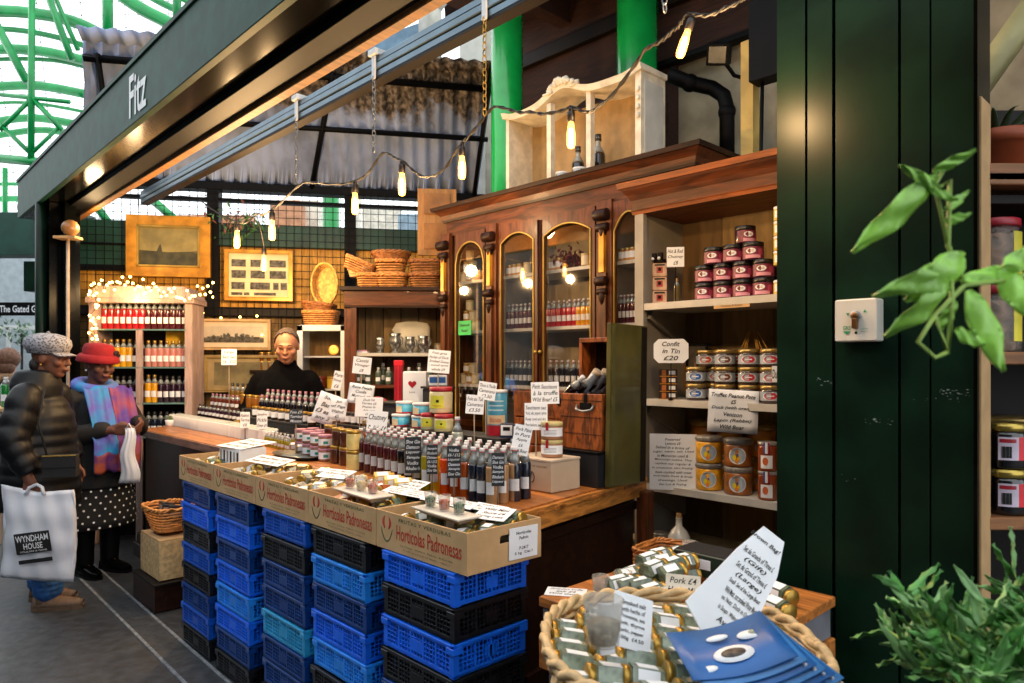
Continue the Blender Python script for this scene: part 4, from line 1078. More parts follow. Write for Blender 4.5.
rowp(KS, (268, .27), (292, .25), 8, CT, 'tiny green bottle with white label in the back row by the tins', 'tiny green bottles, back row', .006)
for i, (px, py) in enumerate([(289, 452), (296, 454), (291, 446), (298, 448)]): HYp = G(px, py, CT)+Vector((0, 0, .028)); lie(HT, HYp, 2.0, 'tan spice jar lying beside the tiny green bottles', 'tan jars lying by the tiny bottles', roll=.5)
# small pots + white cards at the far end
for i, (px, v, lb) in enumerate([(170, .25, 'small potted herb at the far end of the counter'), (186, .47, 'small potted herb behind the first white tins')]):
    p = pos(px, v, CT); t = thing('potted_herb', lb, 'plant', p); m = MB(); m.cyl((0, 0, 0), .03, .05, M['paper'], r2=.038); m.build('pot', parent=t)
    m = MB()
    for k in range(26):
        a = random.uniform(0, 2*PI); rr = random.uniform(0, .035); q = Matrix.Translation((rr*math.cos(a), rr*math.sin(a), .05+random.uniform(0, .03))) @ rot(random.uniform(-1, 1), random.uniform(-1, 1), a)
        m.add([(-.012, 0, 0), (0, -.006, .003), (.014, 0, 0), (0, .006, .005)], [(0, 1, 2, 3)], mat('herb_leaf', '#5d7a2c', .5, var=.3), False, q)
    m.build('leaves', parent=t)
# bottle rows on far risers
z = zat(215, .52, 418); riser(198, 247, .46, .57, z, 'low black riser behind the white spice tins')
KA1 = bottle(LQ['V'], .1, .02, LIDK, M['paper']); rowp(KA1, (200, .52), (243, .49), 12, z, 'short dark bottle with white label behind the white tins', 'short dark bottles on the low riser')
z2 = zat(220, .64, 408); riser(211, 249, .59, .66, z2, 'taller black riser at the far inner edge of the counter')
KA2 = bottle(mat('sauce_brown', '#6a2a14', .2, coat=.5), .12, .023, LIDP, M['paper']); rowp(KA2, (213, .63), (246, .62), 9, z2, 'brown sauce bottle with pale pink cap on the taller riser', 'pink capped sauce bottles')
KO = bottle(mat('oil_gold', '#7a5a14', .2, coat=.5), .21, .026, LIDK, M['paper'])
for i in range(4): p = pos(222+i*5, .67, z2+.0); KO.at(p+Vector((.06, .08, .0)), face(p), 'tall golden oil bottle under the upright white price card', 'tall oil bottles')
t_ = jar('pink_tub', .085, .05, mat('pink_tub', '#d9a9a6', .5), LIDG, None, lidh=.25); p = G(232, 434, CT); t_.at(p, 0, 'pink tub with a gold lid standing behind the white tins')
KAm = jar('amber_jar', .08, .03, mat('amber_fill', '#6a3e10', .2, coat=.5), LIDG, None)
for i, (px, v) in enumerate([(243, .4), (248, .46), (238, .48), (255, .42)]): KAm.at(pos(px, v, CT), 0, 'dark amber jar with gold lid beside the pink tub', 'amber jars by the pink tub')
# middle group before the stallholder
z = zat(285, .45, 420); riser(250, 318, .38, .52, z, 'black riser before the stallholder')
KW1 = jar('label_jar', .075, .026, mat('dark_fill', '#2b1a14', .2, coat=.5), LIDG, M['paper'])
rowp(KW1, (256, .43), (312, .41), 9, z, 'dark jar with white label and gold lid before the stallholder', 'dark labelled jars before the stallholder')
z2 = zat(290, .6, 412); riser(248, 322, .53, .64, z2, 'tall black riser closest to the stallholder')
KW2 = bottle(LQ['K'], .15, .022, LIDP, M['paper']); rowp(KW2, (268, .61), (318, .60), 10, z2, 'black bottle with pale pink cap closest to the stallholder', 'pink capped black bottles')
rowp(KW2, (262, .56), (318, .55), 11, z2-.04, 'black bottle with pale pink cap in front of the stallholder, lower row', 'pink capped black bottles, lower row')
KW3 = jar('amber_tall_jar', .1, .028, mat('amber_fill2', '#8a5512', .2, coat=.5), LIDG, None); rowp(KW3, (244, .60), (262, .58), 4, z2, 'tall amber jar with gold lid on the riser edge', 'tall amber jars')
z3 = zat(322, .36, 440); 
KW4 = jar('dark_pate_jar', .07, .032, mat('pate_dark', '#33201a', .3, coat=.3), LIDK, M['paper'])
rowp(KW4, (262, .36), (300, .33), 6, CT, 'dark jar with black lid behind the tiny bottles', 'black lidded jars')
rowp(KW4, (340, .42), (372, .42), 6, CT+.0, 'dark jar with black lid behind the amber bottles', 'black lidded jars behind the amber bottles')
riser(318, 388, .46, .62, 1.12, 'low black riser under the leaning handwritten cards')
rowp(KP, (322, .5), (346, .5), 4, 1.12, 'pink lidded jar below the leaning handwritten cards', 'pink lidded jars on the low riser')
rowp(KW4, (350, .5), (384, .5), 6, 1.12, 'black lidded jar below the leaning handwritten cards', 'black lidded jars on the low riser')

# ================= the raised group: tubs, biscuit jars, red box =================
z = zat(425, .42, 428); ZR = z; riser(389, 512, .35, .50, z, 'black riser under the blue tubs and biscuit jars')
BL_ = mat('tub_blue', '#4fa9c9', .4, var=.25, scale=6); TC = mat('tub_cream', '#d9c6a0', .5)
def tub(r, h):
    def mk():
        t = thing('blue_tub', 'x', 'tub'); m = MB(); m.lathe([(r*.9, 0), (r*.93, .003), (r, h*.82)], BL_, 20); m.build('body', parent=t)
        m = MB(); m.lathe([(r*1.03, h*.8), (r*1.05, h*.84), (r*1.05, h*.97), (r, h)], LIDW, 20); m.build('lid', parent=t)
        m = MB(); patch(m, r*1.01, h*.1, h*.62, .5, TC, a0=-PI/2-.7); patch(m, r*1.012, h*.02, h*.14, 1.1, LIDR); m.build('paper_label', parent=t); return t
    return Kind(mk)
KTB = tub(.046, .062)
for px, v, k, lb in [(401, .40, 0, 'blue tub with cream label, bottom of the group beside the red box'), (405, .44, 1, 'blue tub stacked upper at the far side of the group'), (421, .42, 0, 'blue tub below, partly hidden by the lemon biscuit jars'), (422, .42, 1, 'blue tub stacked upper beside the biscuit jar')]:
    p = pos(px, v, z+.063*k); KTB.at(p, face(p), lb)
bc = mat('biscuit_cream', '#cfc49a', .35, coat=.3)
def lemonlab(m, r, h):
    patch(m, r*1.035, h*.2, h*.68, .62, mat('label_lemon', '#c9c93c', .6), a0=-PI/2-.3)
    patch(m, r*1.04, h*.42, h*.52, .12, M['ink'], a0=-PI/2-.2); patch(m, r*1.04, h*.28, h*.31, .4, M['gold'], a0=-PI/2-.3)
KBJ = jar('biscuit_jar', .125, .056, bc, LIDR, bc, lidh=.15, labz=(.2, .65), extra=lemonlab)
KBJ2 = jar('biscuit_jar', .08, .045, bc, LIDR, bc, lidh=.2, extra=lemonlab)
KBJ2.at(pos(430, .40, z), 0, 'small lemon labelled jar with red lid, lower pair by the tubs'); KBJ2.at(pos(444, .385, z), 0, 'small lemon labelled jar with red lid beside the clear swing top bottle'); KBJ.at(pos(441, .42, z+.082), 0, 'large cream biscuit jar with red lid and lemon label on top')
KCB = bottle(LQ['C'], .22, .026, 'swing', M['paper']); KCB.at(pos(457.5, .31, CT+.05), face(pos(457, .3, 1)), 'clear swing top bottle with large white label beside the biscuit jars')
riser(452, 463, .27, .34, CT+.05, 'little black riser under the clear swing top bottle')
def talltin():
    t = thing('blue_biscuit_tin', 'x', 'tin'); m = MB(); r = .046
    m.cyl((0, 0, 0), r, .19, mat('tin_blue', '#4c9dc0', .3, var=.3, scale=8), 24); m.build('body', parent=t)
    m = MB(); m.cyl((0, 0, .19), r*1.03, .012, LIDW, 24); m.build('lid', parent=t)
    m = MB(); patch(m, r*1.01, .05, .09, 1.0, mat('tin_cream', '#d8c09a', .5)); patch(m, r*1.01, .0, .045, 1.2, LIDR); 
    for zz in (.11, .13, .15): patch(m, r*1.01, zz, zz+.006, .8, mat('tin_swirl', '#c3d9e2', .5))
    m.build('printed_band', parent=t)
    m = MB(); write(m, 'Biscuits', 1, Matrix.Translation((0, -r*1.03, .07)) @ FRONT, M['card_red'], wid=.05, hei=.02); m.build('lettering', parent=t); return t
Kind(talltin).at(pos(497, .46, ZR), face(pos(497, .46, 1)), 'tall pale blue biscuit tin with a red base behind the cordials')
KTB.at(pos(484, .30, CT+.08), 0, 'low blue tub alone behind the orange cordial bottles'); riser(474, 494, .26, .34, CT+.08, 'small black riser under the lone blue tub')
# red box and white bag with a heart
z2 = zat(405, .58, 402); riser(386, 436, .52, .66, z2, 'tall black riser under the red box and heart bag')
p = pos(399, .57, z2); s = p.y/F
t = thing('red_gift_box', 'tall narrow red gift box with a ribbon beside the white heart bag', 'box', p, face(p)); m = MB(); m.box((0, 0, .105), (8*s, .06, .2), LIDR); m.build('body', parent=t)
m = MB(); m.box((0, 0, .215), (8.6*s, .063, .03), mat('red_bright', '#d4202c', .4)); m.b2(-.004, .004, -.033, -.03, .0, .2, mat('red_bright', '#d4202c')); m.build('lid', parent=t)
p = pos(415.5, .58, z2); s = p.y/F
t = thing('white_gift_bag', 'white paper gift bag printed with a red heart beside the red box', 'bag', p, face(p)); m = MB(); w = 23*s; h = .17
m.box((0, 0, h/2), (w, .07, h), M['paper']); m.build('bag', parent=t)
m = MB(); hp = [(16*math.sin(q)**3, 13*math.cos(q)-5*math.cos(2*q)-2*math.cos(3*q)-math.cos(4*q)) for q in [2*PI*k/24 for k in range(24)]]
m.prism([(x*.0014-.012, y_*.0014+h*.6) for x, y_ in hp], 0, .001, LIDR, Matrix.Translation((0, -.0355, 0)) @ rot(PI/2)); write(m, 'Love', 1, Matrix.Translation((-.012, -.036, h*.35)) @ FRONT, M['ink'], wid=.03, hei=.01); m.build('printed_heart', parent=t)
t = thing('red_tin', 'round red lacquered tin with gold pattern leaning behind the handwritten card', 'tin', pos(378, .56, 1.14), face(pos(378, .56, 1))); m = MB(); T_ = Matrix.Translation((0, 0, .07)) @ rot(PI/2-.15)
m.cyl((0, 0, -.03), .075, .06, LIDR, 26, M=T_); m.build('body', parent=t)
m = MB()
for k in range(5): m.box((.012*math.cos(k*1.3), .016*math.sin(k*1.3), .031), (.014, .006, .002), M['gold'], T_ @ Matrix.Translation((.02, .0, 0)))
m.build('gold_pattern', parent=t)
t = thing('leaflet_box', 'blue and white printed packet under the large price card', 'packet', pos(438, .60, zat(438, .6, 386)), face(pos(438, .6, 1))); s = yat(438, .6)/F
m = MB(); m.box((0, 0, .03), (18*s, .03, .055), M['paper']); m.build('carton', parent=t); m = MB(); m.box((0, -.0155, .032), (16*s, .001, .03), mat('pack_blue', '#2c62a8', .5)); m.build('printed_panel', parent=t)
riser(428, 448, .55, .65, zat(438, .6, 386)-.001, 'tall black riser under the blue and white packet')
# navy packets by the tall tin
nv = mat('pack_navy', '#1a2242', .5)
def packet():
    t = thing('navy_packet', 'x', 'packet'); m = MB(); m.box((0, 0, .045), (.056, .035, .088), nv); m.build('carton', parent=t)
    m = MB(); m.box((0, -.018, .06), (.05, .001, .045), M['paper']); m.box((0, -.019, .066), (.03, .001, .016), M['brown_black']); m.box((0, -.018, .018), (.05, .001, .012), M['paper']); m.build('printed_panel', parent=t); return t
KN = Kind(packet)
for px, v, dz_, lb in [(506, .40, 0, 'navy and white packet, lower front by the blue tin'), (519, .40, 0, 'navy and white packet, lower, by the pate sign'), (507, .42, .089, 'navy and white packet, upper, by the blue tin'), (520, .42, .089, 'navy and white packet, upper, by the pate sign')]:
    KN.at(pos(px, v, 1.04+dz_), face(pos(px, v, 1)), lb)
riser(500, 526, .37, .46, 1.04, 'low black riser under the navy packets')

# ================= beige wooden box with pate jars =================
c0 = G(551, 494, CT); uu, vv = UV(c0.x, c0.y); uw = uu-U(511, vv)
t = thing('wooden_wine_box', 'pale beige wooden box with printed crest below the stacked pate jars', 'box', W(uu, vv, CT+.001), RZ)
be = mat('beige_board', '#b8a48c', .6, var=.08, scale=5); dd = .17; hh = (494-463)/F*c0.y
m = MB(); m.b2(-uw, 0, 0, dd, 0, hh, be); m.build('body', parent=t)
m = MB(); m.b2(-uw-.002, .002, -.002, dd+.002, hh, hh+.008, mat('beige_lid', '#c4b29c', .6)); m.build('lid', parent=t)
m = MB(); k = [(-.11+.02*math.cos(a), -.001, hh*.45+.022*math.sin(a)) for a in [2*PI*i/16 for i in range(16)]]; m.tube(k, .0018, M['brown_black'], 5, closed=True); m.tube([(-.115, -.001, hh*.3), (-.105, -.001, hh*.6)], .002, M['brown_black'], 5)
write(m, 'CAVES OF OLD PORT', 1, Matrix.Translation((-.08, -.0015, hh*.82)) @ FRONT, M['brown_black'], wid=.12, hei=.008); m.build('crest', parent=t)
def patelab(m, r, h):
    for k in range(4): patch(m, r*1.03, h*(.3+.08*k), h*(.32+.08*k), .6, mat('label_grey', '#6f6f74', .6), a0=-PI/2-.1)
    patch(m, r*1.035, h*.55, h*1.0, .14, LIDR, a0=-PI/2-.35)
KPJ = jar('pate_jar', .07, .044, mat('pate', '#9a6a4a', .3, coat=.4), mat('lid_cream', '#b5a870', .35), M['paper'], lidh=.2, extra=patelab)
p = pos(552, vv+.085, CT+hh+.01); KPJ.at(p, face(p), 'white labelled pate jar, lower of two on the beige box'); KPJ.at(p+Vector((0, 0, .071)), face(p), 'white labelled pate jar, upper of two on the beige box')
# black box + trunk with wine bottles + leaning board
bb = G(598, 489, CT); u_, v_ = UV(bb.x, bb.y); ul = U(572, v_)
t = thing('black_box', 'plain black box under the old wooden wine chest', 'box', W(u_, v_, CT+.001), RZ); zt = (489-453)/F*bb.y
m = MB(); m.b2(ul-u_-.1, 0, 0, .24, 0, zt-.008, M['slate']); m.build('body', parent=t); m = MB(); m.b2(ul-u_-.103, .003, -.003, .243, zt-.008, zt, M['black']); m.build('lid', parent=t)
tv = .575; tu1 = -.084; tu0 = U(561, tv); tz = CT+zt+.002; th = zat(585, tv, 394)-tz; tw = tu1-tu0
TW = mat('trunk_wood', '#7a3f16', .45, var=.6, scale=6, kind='wood', stretch=(7, 7, 2), coat=.2, bump=.1)
t = thing('wooden_chest', 'old brown wooden chest with iron handle holding slanted wine bottles', 'chest', W(tu0, tv, tz), RZ)
def bpart(n, *a, mm=TW):
    m = MB(); m.b2(*a, mm); return m.build(n, parent=t)
bpart('side_panel', 0, tw, 0, .018, 0, th); bpart('side_panel', 0, tw, .22, .238, 0, th*1.0); bpart('end_panel', 0, .018, .018, .22, 0, th); bpart('end_panel', tw-.018, tw, .018, .22, 0, th); bpart('base', .018, tw-.018, .018, .22, 0, .015)
m = MB(); m.b2(0, tw, .22, .238, th+.001, th+.24, M['mahog_dk']); m.b2(0, tw, .12, .22, th+.22, th+.24, TW); m.b2(0, .015, .12, .22, th, th+.22, TW); m.build('open_lid', parent=t)
m = MB(); hx = tw*.62; m.tube([(hx-.045, -.004, th*.8), (hx-.04, -.016, th*.72), (hx, -.02, th*.69), (hx+.04, -.016, th*.72), (hx+.045, -.004, th*.8)], .005, M['steel'], 8); m.box((hx, -.002, th*.78), (.06, .006, .03), M['black']); m.box((hx, -.002, th*.92), (.016, .005, th*.16), M['black']); m.build('handle', parent=t)
m = MB()
for k in range(3): m.b2(.0, tw, -.002, 0, th*(.28+.3*k), th*(.285+.3*k), M['brown_black'])
m.build('plank_seam', parent=t)
KWB = bottle(LQ['K'], .3, .037, mat('capsule_white', '#c9ced6', .3), mat('label_white2', '#b9c3cf', .5), fill=.66)
bl2 = mat('capsule_blue', '#7f8ea0', .35)
for i in range(5):
    uL_ = tu0+.03+i*(tw-.08)/4.4; Mx = Matrix.Rotation(RZ, 4, 'Z') @ Matrix.Rotation(.85, 4, 'Y') @ Matrix.Rotation(.9, 4, 'Z')
    KWB.at(W(tu0-.055+.034*i, tv+.05+.028*i, tz+th-.05+.008*i), 0, 'dark wine bottle with white capsule slanting out of the chest', 'wine bottles slanting out of the chest', rotm=Mx, sc=.62)
KWC = jar('wrapped_bottle', .16, .03, bl2, mat('cap_beige', '#b0a08c', .6), None, lidh=.12, cat='bottle')
for i in range(5):
    Mx = Matrix.Rotation(RZ, 4, 'Z') @ Matrix.Rotation(.75, 4, 'Y')
    KWC.at(W(tu0+.055+.026*i, tv+.09+.026*i, tz+th+.01), 0, 'pale blue wrapped bottle lying in the back of the chest', 'wrapped bottles in the chest', rotm=Mx, sc=.72)
t = thing('leaning_board', 'dark olive painted board standing upright against the end of the wooden chest', 'board', W(-.058, .575+.127, CT+.001), RZ+PI/2)
hb = CAMZ+(HZ-325)/F*2.95-CT; m = MB(); m.box((0, 0, hb/2), (.254, .02, hb), mat('olive_board', '#4a4620', .35, var=.4, scale=4, coat=.3), rot(0, .02, 0)); m.build('board', parent=t)
m = MB(); m.box((.10, -.013, hb/2), (.03, .006, hb*.98), M['brown_black'], rot(0, .02, 0)); m.box((-.11, -.013, hb/2), (.018, .006, hb*.98), mat('olive_edge', '#4c4a28', .35), rot(0, .02, 0)); m.build('edge_strip', parent=t)
t = thing('wooden_crate', 'brown wooden crate standing behind the chest under the sausage sign', 'crate', W(U(514, .68), .68, CT+.001), RZ); zz = zat(530, .68, 391)-CT; wq = U(562, .68)-U(514, .68)
for a in ((0, .012, 0, .2), (wq-.012, wq, 0, .2)): m = MB(); m.b2(a[0], a[1], a[2], a[3], 0, zz, TW); m.build('end_panel', parent=t)
for y_ in (0, .188):
    m = MB()
    for k in range(3): m.b2(.012, wq-.012, y_, y_+.012, zz*k/3+.004, zz*(k+1)/3-.004, TW)
    m.build('slatted_side', parent=t)

# ================= handwritten signs on the counter =================
SG = [
 (['Large', 'Bath Salt', '£6 . £10'], 229, 349, 365, 14, 5.3, 'upright square price card above the tall oil bottles', 0.0, 0),
 (['Soap', 'Bars', '£3 each', 'any 2'], 326, 393, 424, 21, 3.9, 'long curling handwritten card leaning by the pink jars', .35, .04),
 (['Jam', 'of Figs', 'Walnut', '£5'], 338, 398, 420, 17, 3.75, 'handwritten card overlapping the long curling card', .15, .03),
 (['Pure', 'Honey', '£6'], 337.5, 371, 390, 9, 4.3, 'narrow tilted price card before the white cabinet', .2, 0),
 (['Rose Petals', 'Confit', 'Mustard £8', 'Truffle'], 361, 384, 404, 25, 3.75, 'wide curved handwritten card before the round red tin', .15, -.08),
 (['Duck Fat', 'Terrine £5', 'Prunes in', 'Armagnac', '£8.50'], 369, 397, 417, 27, 3.7, 'handwritten card below the curved card and red tin', .05, 0),
 (['Cassis', 'Vinegar', '£8'], 362, 357, 374, 18, 4.2, 'small card with two lines before the row of green bottles', .1, 0),
 (['Foie gras', 'Parfait of Duck', 'Smoked Goose', '- cured spice', 'whole £9'], 439, 350, 373, 22, 3.6, 'large price card above the blue and white packet', .08, 0),
 (['Thon à l\'huile', 'Camerano', '£3.50'], 487, 382, 400, 18, 3.1, 'tilted price card touching the tall blue tin', .15, 0),
 (['Foie au Tail', 'Camerano', '£3.50'], 475, 395, 414, 18, 3.05, 'price card beside the clear swing top bottle', .08, 0),
 (['Petit Saucisson', 'à la truffe', 'Wild Boar! £5'], 545, 382, 404, 28, 2.9, 'sausage price card before the wooden crate', -.03, 0),
 (['Pork Pâté', 'in Port', 'Apple', '£6', 'Wild Boar'], 521.5, 425, 455, 18, 2.62, 'white pate price card leaning on the beige box', .2, 0),
]
for ln, px, a, b, w, y, lab, ti, cu in SG:
    sign_card(ln, px, a, b, w, y, 'white '+lab, tilt=ti, curl=cu, base=CT)
sign_card(['Saucisson sec', 'Pork, salt, pepper, spices', 'Keep cool and dry', 'Best before: see pack'], 536, 403, 430, 23, 2.85, 'white printed notice below the sausage price card', base=CT, shear=0)
sign_card(['Rabbit', 'Terrine', '£6'], 245, 412, 428, 9, 4.6, 'tiny grey price card beside the pink tub', base=CT)
sign_card(['Samphire', 'Pickle', 'Onion £4'], 262, 411, 429, 10, 4.45, 'tiny white price card before the labelled jars', base=CT)
sign_card(['Foie £9', 'Terrine', 'Mousse'], 296, 409, 424, 13, 3.9, 'small black chalk sign before the stallholder riser', base=CT, mm=M['slate'], ink=M['chalk'])
sign_card(['Chutney', 'Relish £4'], 377, 411, 436, 20, 3.4, 'white card half hidden behind the dark jars', base=CT, tilt=.1)

# ================= contents of the cardboard trays =================
for i in range(5):
    u0 = TU[i]; kinds = [[HG, HG], [HO, HG], [HT, HW], [HW, HT], [HW, HG]][i]
    nm = [['green herb', 'green herb'], ['orange paprika', 'green herb'], ['tan spice', 'white salt'], ['white salt', 'tan spice'], ['white salt', 'green herb']][i]
    loc_ = ['nearest tray', 'second tray', 'middle tray', 'fourth tray', 'farthest tray'][i]
    for a in range(7):
        for b in range(4):
            if random.random() < .08: continue
            k = (a+b) % 2 if i != 0 else 0
            if i == 1: k = 0 if a < 4 else 1
            p = W(u0+.055+a*.057+random.uniform(-.005, .005), -.355+.078+b*.058+random.uniform(-.006, .006), BZ0+.072+random.uniform(-.006, .012)+.012*b)
            lie(kinds[k], p, RZ+random.choice([PI/2+.3, .4, PI/2-.2, 2.6])+random.uniform(-.3, .3), 'small %s jar lying in the %s' % (nm[k], loc_), '%s jars in the %s' % (nm[k], loc_), roll=random.choice([0, 1, 2])*PI/3+.3, tip=random.uniform(-.1, .25))
    t = thing('tray_lining', 'crumpled dark paper lining inside the '+loc_, 'paper', W(u0, -.355, BZ0), RZ)
    m = MB(); m.sheet(lambda a, b: (.01+a*(BW-.02), .01+b*(BD-.02), .05+.012*math.sin(a*17+b*5)+.01*math.sin(b*13+a*3)), 14, 10, mat('lining', '#3b352c', .8, var=.3), th=.002); m.build('sheet', parent=t)
def cup(fill):
    def mk():
        t = thing('tasting_glass', 'x', 'glass'); m = MB(); m.lathe([(.015, 0), (.017, .002), (.022, .05), (.0205, .05), (.0155, .004)], M['glass'], 14); m.build('glass', parent=t)
        m = MB(); m.lathe([(.0148, .004), (.0185, .03), (.01, .036), (.0001, .038)], fill, 12); m.build('filling', parent=t); return t
    return Kind(mk)
cG, cR, cY = cup(mat('samp_green', '#4a6a4a', .5, var=.5, scale=80)), cup(mat('samp_red', '#b5532f', .5, var=.5, scale=80)), cup(mat('samp_cream', '#d9c08a', .5, var=.3, scale=80))
def ctray(u0, v, z, L_, D_, ang, lab):
    t = thing('serving_tray', lab, 'tray', W(u0, v, z), RZ+ang)
    m = MB(); P = lambda k: [(-L_/2+k, -D_/2+k), (L_/2-k, -D_/2+k), (L_/2-k, D_/2-k), (-L_/2+k, D_/2-k)]
    m.add([(*p, 0) for p in P(.03)]+[(*p, .02) for p in P(.0)], [(3, 2, 1, 0), (0, 1, 5, 4), (1, 2, 6, 5), (2, 3, 7, 6), (3, 0, 4, 7)], mat('tray_under', '#b9a58c', .5)); m.build('bowl', parent=t)
    m = MB(); m.prism(P(-.003), .02, .024, mat('tray_white', '#cfc9bf', .4)); m.build('top', parent=t)
    return t
ctray(TU[0]+.25, -.255, BZ0+.118, .26, .09, -.06, 'pale tray with three tasting glasses over the nearest tray of jars')
for k, (kk, nm) in enumerate([(cG, 'green'), (cR, 'red'), (cG, 'green')]): p = W(TU[0]+.17+.075*k, -.255, BZ0+.144); kk.at(p, 0, ['tasting glass of green herbs, far end of the near pale tray', 'tasting glass of red spice on the near pale tray', 'tasting glass of green herbs, near end of the near pale tray'][k])
ctray(TU[1]+.24, -.26, BZ0+.118, .28, .1, -.06, 'pale tray with three tasting glasses over the second tray of jars')
for k, (kk, nm) in enumerate([(cR, 'o'), (cY, 'c'), (cR, 'o')]): p = W(TU[1]+.15+.08*k, -.26, BZ0+.144); kk.at(p, 0, ['tasting glass of orange spice, far end of the second pale tray', 'tasting glass of cream powder on the second pale tray', 'tasting glass of orange spice, near end of the second pale tray'][k])
def card_flat(u, v, z, w, d, ang, tilt, lines, lab, curl=.0):
    t = thing('price_card', lab, 'card', W(u, v, z), RZ+ang); R_ = rot(tilt, 0, 0)
    m = MB(); m.box((0, 0, 0), (w, d, .0015), M['paper'], R_); m.build('sheet', parent=t)
    m = MB(); hand(m, lines, w*.95, d*.95, R_ @ Matrix.Translation((0, 0, .0014)) @ rot(-PI/2), M['ink']); m.build('lettering', parent=t)
card_flat(TU[0]+.38, -.16, BZ0+.14, .12, .09, .3, .25, ['Wild Mint', 'Sauce £4', 'Spring Leek'], 'handwritten card over the near end of the nearest tray')
card_flat(TU[1]+.30, -.08, BZ0+.15, .13, .09, .1, .3, ['Bloody Mary', 'Salt £4.50', 'Chilli Salt'], 'handwritten card at the back of the second tray')
card_flat(TU[2]+.30, -.13, BZ0+.145, .16, .09, .3, .25, ['Lemon Pepper', 'Saffron Salt', '£5'], 'handwritten card lying in the middle tray')
card_flat(TU[3]+.22, -.17, BZ0+.15, .30, .1, .1, .2, ['Herbes de Provence  £4.50', 'Smoked Garlic Salt  £4'], 'long handwritten card lying in the fourth tray')
card_flat(TU[4]+.36, -.14, BZ0+.2, .26, .2, .1, .1, ['Celery Salt', 'Truffle Salt', 'Sea Salt £4'], 'white sheet covering the carton in the farthest tray')
t = thing('jar_carton', 'carton with white printed sides standing in the farthest tray', 'carton', W(TU[4]+.36, -.16, BZ0+.10), RZ); m = MB(); m.box((0, 0, .045), (.25, .14, .09), M['paper']); m.build('carton', parent=t)
m = MB()
for k in range(6): m.box((-.105+k*.042, -.0705, .04), (.02, .001, .06), M['slate'] if k % 2 else M['gray_paint'])
m.build('printed_panel', parent=t)
t = thing('dark_tray', 'dark oval tray on the counter behind the fourth cardboard tray', 'tray', W(U(296, .1), .1, CT+.001), RZ); m = MB(); m.lathe([(.14, 0), (.16, .003), (.19, .018), (.186, .02), (.155, .006), (.001, .005)], M['slate'], 24, sx=1.1, sy=.5); m.build('dish', parent=t)
m = MB(); m.lathe([(.12, .0061), (.12, .0065), (.0001, .0065)], M['grey_steel'], 20, sx=1.1, sy=.45); m.build('centre', parent=t)
# ================= jars on the open shelf unit =================
def white_oval(col, core):
    cm_ = mat('lab_'+core, core, .5)
    def f(m, r, h):
        n = 14; c = [(math.cos(2*PI*k/n), math.sin(2*PI*k/n)) for k in range(n)]
        for (s, mm, ex) in ((1.25, M['paper'], 1.035), (1.0, cm_, 1.05)):
            vs = []
            for x, z in c:
                a = -PI/2+x*.58*s; vs.append((r*ex*math.cos(a), r*ex*math.sin(a), h*.42+z*h*.19*s))
            m.add(vs, [tuple(range(n))], mm)
        patch(m, r*1.06, h*.39, h*.45, .3, M['paper'], n=3)
    return f
def txtlab(m, r, h):
    pass
GLD = mat('jar_gold', '#a58a50', .3, .6)
CH1 = mat('chutney_pink', '#8c2a44', .4, var=.35, scale=30)
def pinkoval(m, r, h):
    n = 14; vs = []
    for k in range(n):
        a = -PI/2-.2+.46*math.cos(2*PI*k/n); vs.append((r*1.04*math.cos(a), r*1.04*math.sin(a), h*.5+h*.15*math.sin(2*PI*k/n)))
    m.add(vs, [tuple(range(n))], M['paper'])
    for k in range(2): patch(m, r*1.05, h*(.45+.07*k), h*(.47+.07*k), .22, CH1, a0=-PI/2-.15, n=3)
    patch(m, r*1.035, h*.1, h*.28, .7, mat('lab_pink', '#c98aa0', .5), n=5)
    patch(m, r*1.036, h*.25, h*.6, .25, mat('lab_rose', '#a33a58', .5), a0=-PI/2+.75, n=5)
zA, zB, zC = SH[0]+.001, SH[1]+.001, SH[2]+.001
def onshelf(px, v, z): return pos(px, v, z)
s_top = yat(720, 1.2)/F
jw = 19.5*s_top*.5; 
KCJ = jar('chutney_jar', .079, .045, mat('chutney_dark', '#3a1220', .25, coat=.5), LIDK, mat('lab_plum', '#6e1f3c', .45, var=.3, scale=30), lidh=.22, labz=(.08, .72), ah=1.25, extra=pinkoval)
tiers = [([703, 721, 740, 760], 0, 'bottom'), ([703, 720, 740, 760], 1, 'second'), ([711, 730, 750], 2, 'third')]
for xs, k, nm in tiers:
    for i, px in enumerate(xs):
        u = U(697, 1.2)+.04+ (i+(.5 if k == 2 else 0))*.095
        KCJ.at(W(u, 1.2, zA+.0795*k), face(W(u, 1.2))+random.uniform(-.1, .1), 'purple chutney jar, %s tier of the pyramid, %s from the peach boxes' % (nm, ['first', 'second', 'third', 'fourth'][i]), 'purple chutney jars on the top shelf')
u = U(697, 1.2)+.04+.09
for i in range(4):
    KCJ.at(W(U(702, 1.2)+.05+i*.095, 1.3, zA), 0, 'purple chutney jar with white oval label, standing in the back row', 'purple chutney jars in the back row')
    KCJ.at(W(U(702, 1.2)+.05+i*.095, 1.3, zA+.0795), 0, 'purple chutney jar with white oval label, standing in the back row, stacked', 'purple chutney jars in the back row, stacked')
KCJ.at(W(u+.10, 1.22, zA+.0795*3), .2, 'single purple chutney jar on top of the pyramid')
riser2 = None
def simplebox(name, label, p, rz, parts, cat, group=None):
    t = thing(name, label, cat, p, rz, group)
    for nm, bs in parts:
        m = MB()
        for c, d, mm in bs: m.box(c, d, mm)
        m.build(nm, parent=t)
    return t
tb = mat('pack_peach', '#c9a58e', .6, var=.15, scale=30)
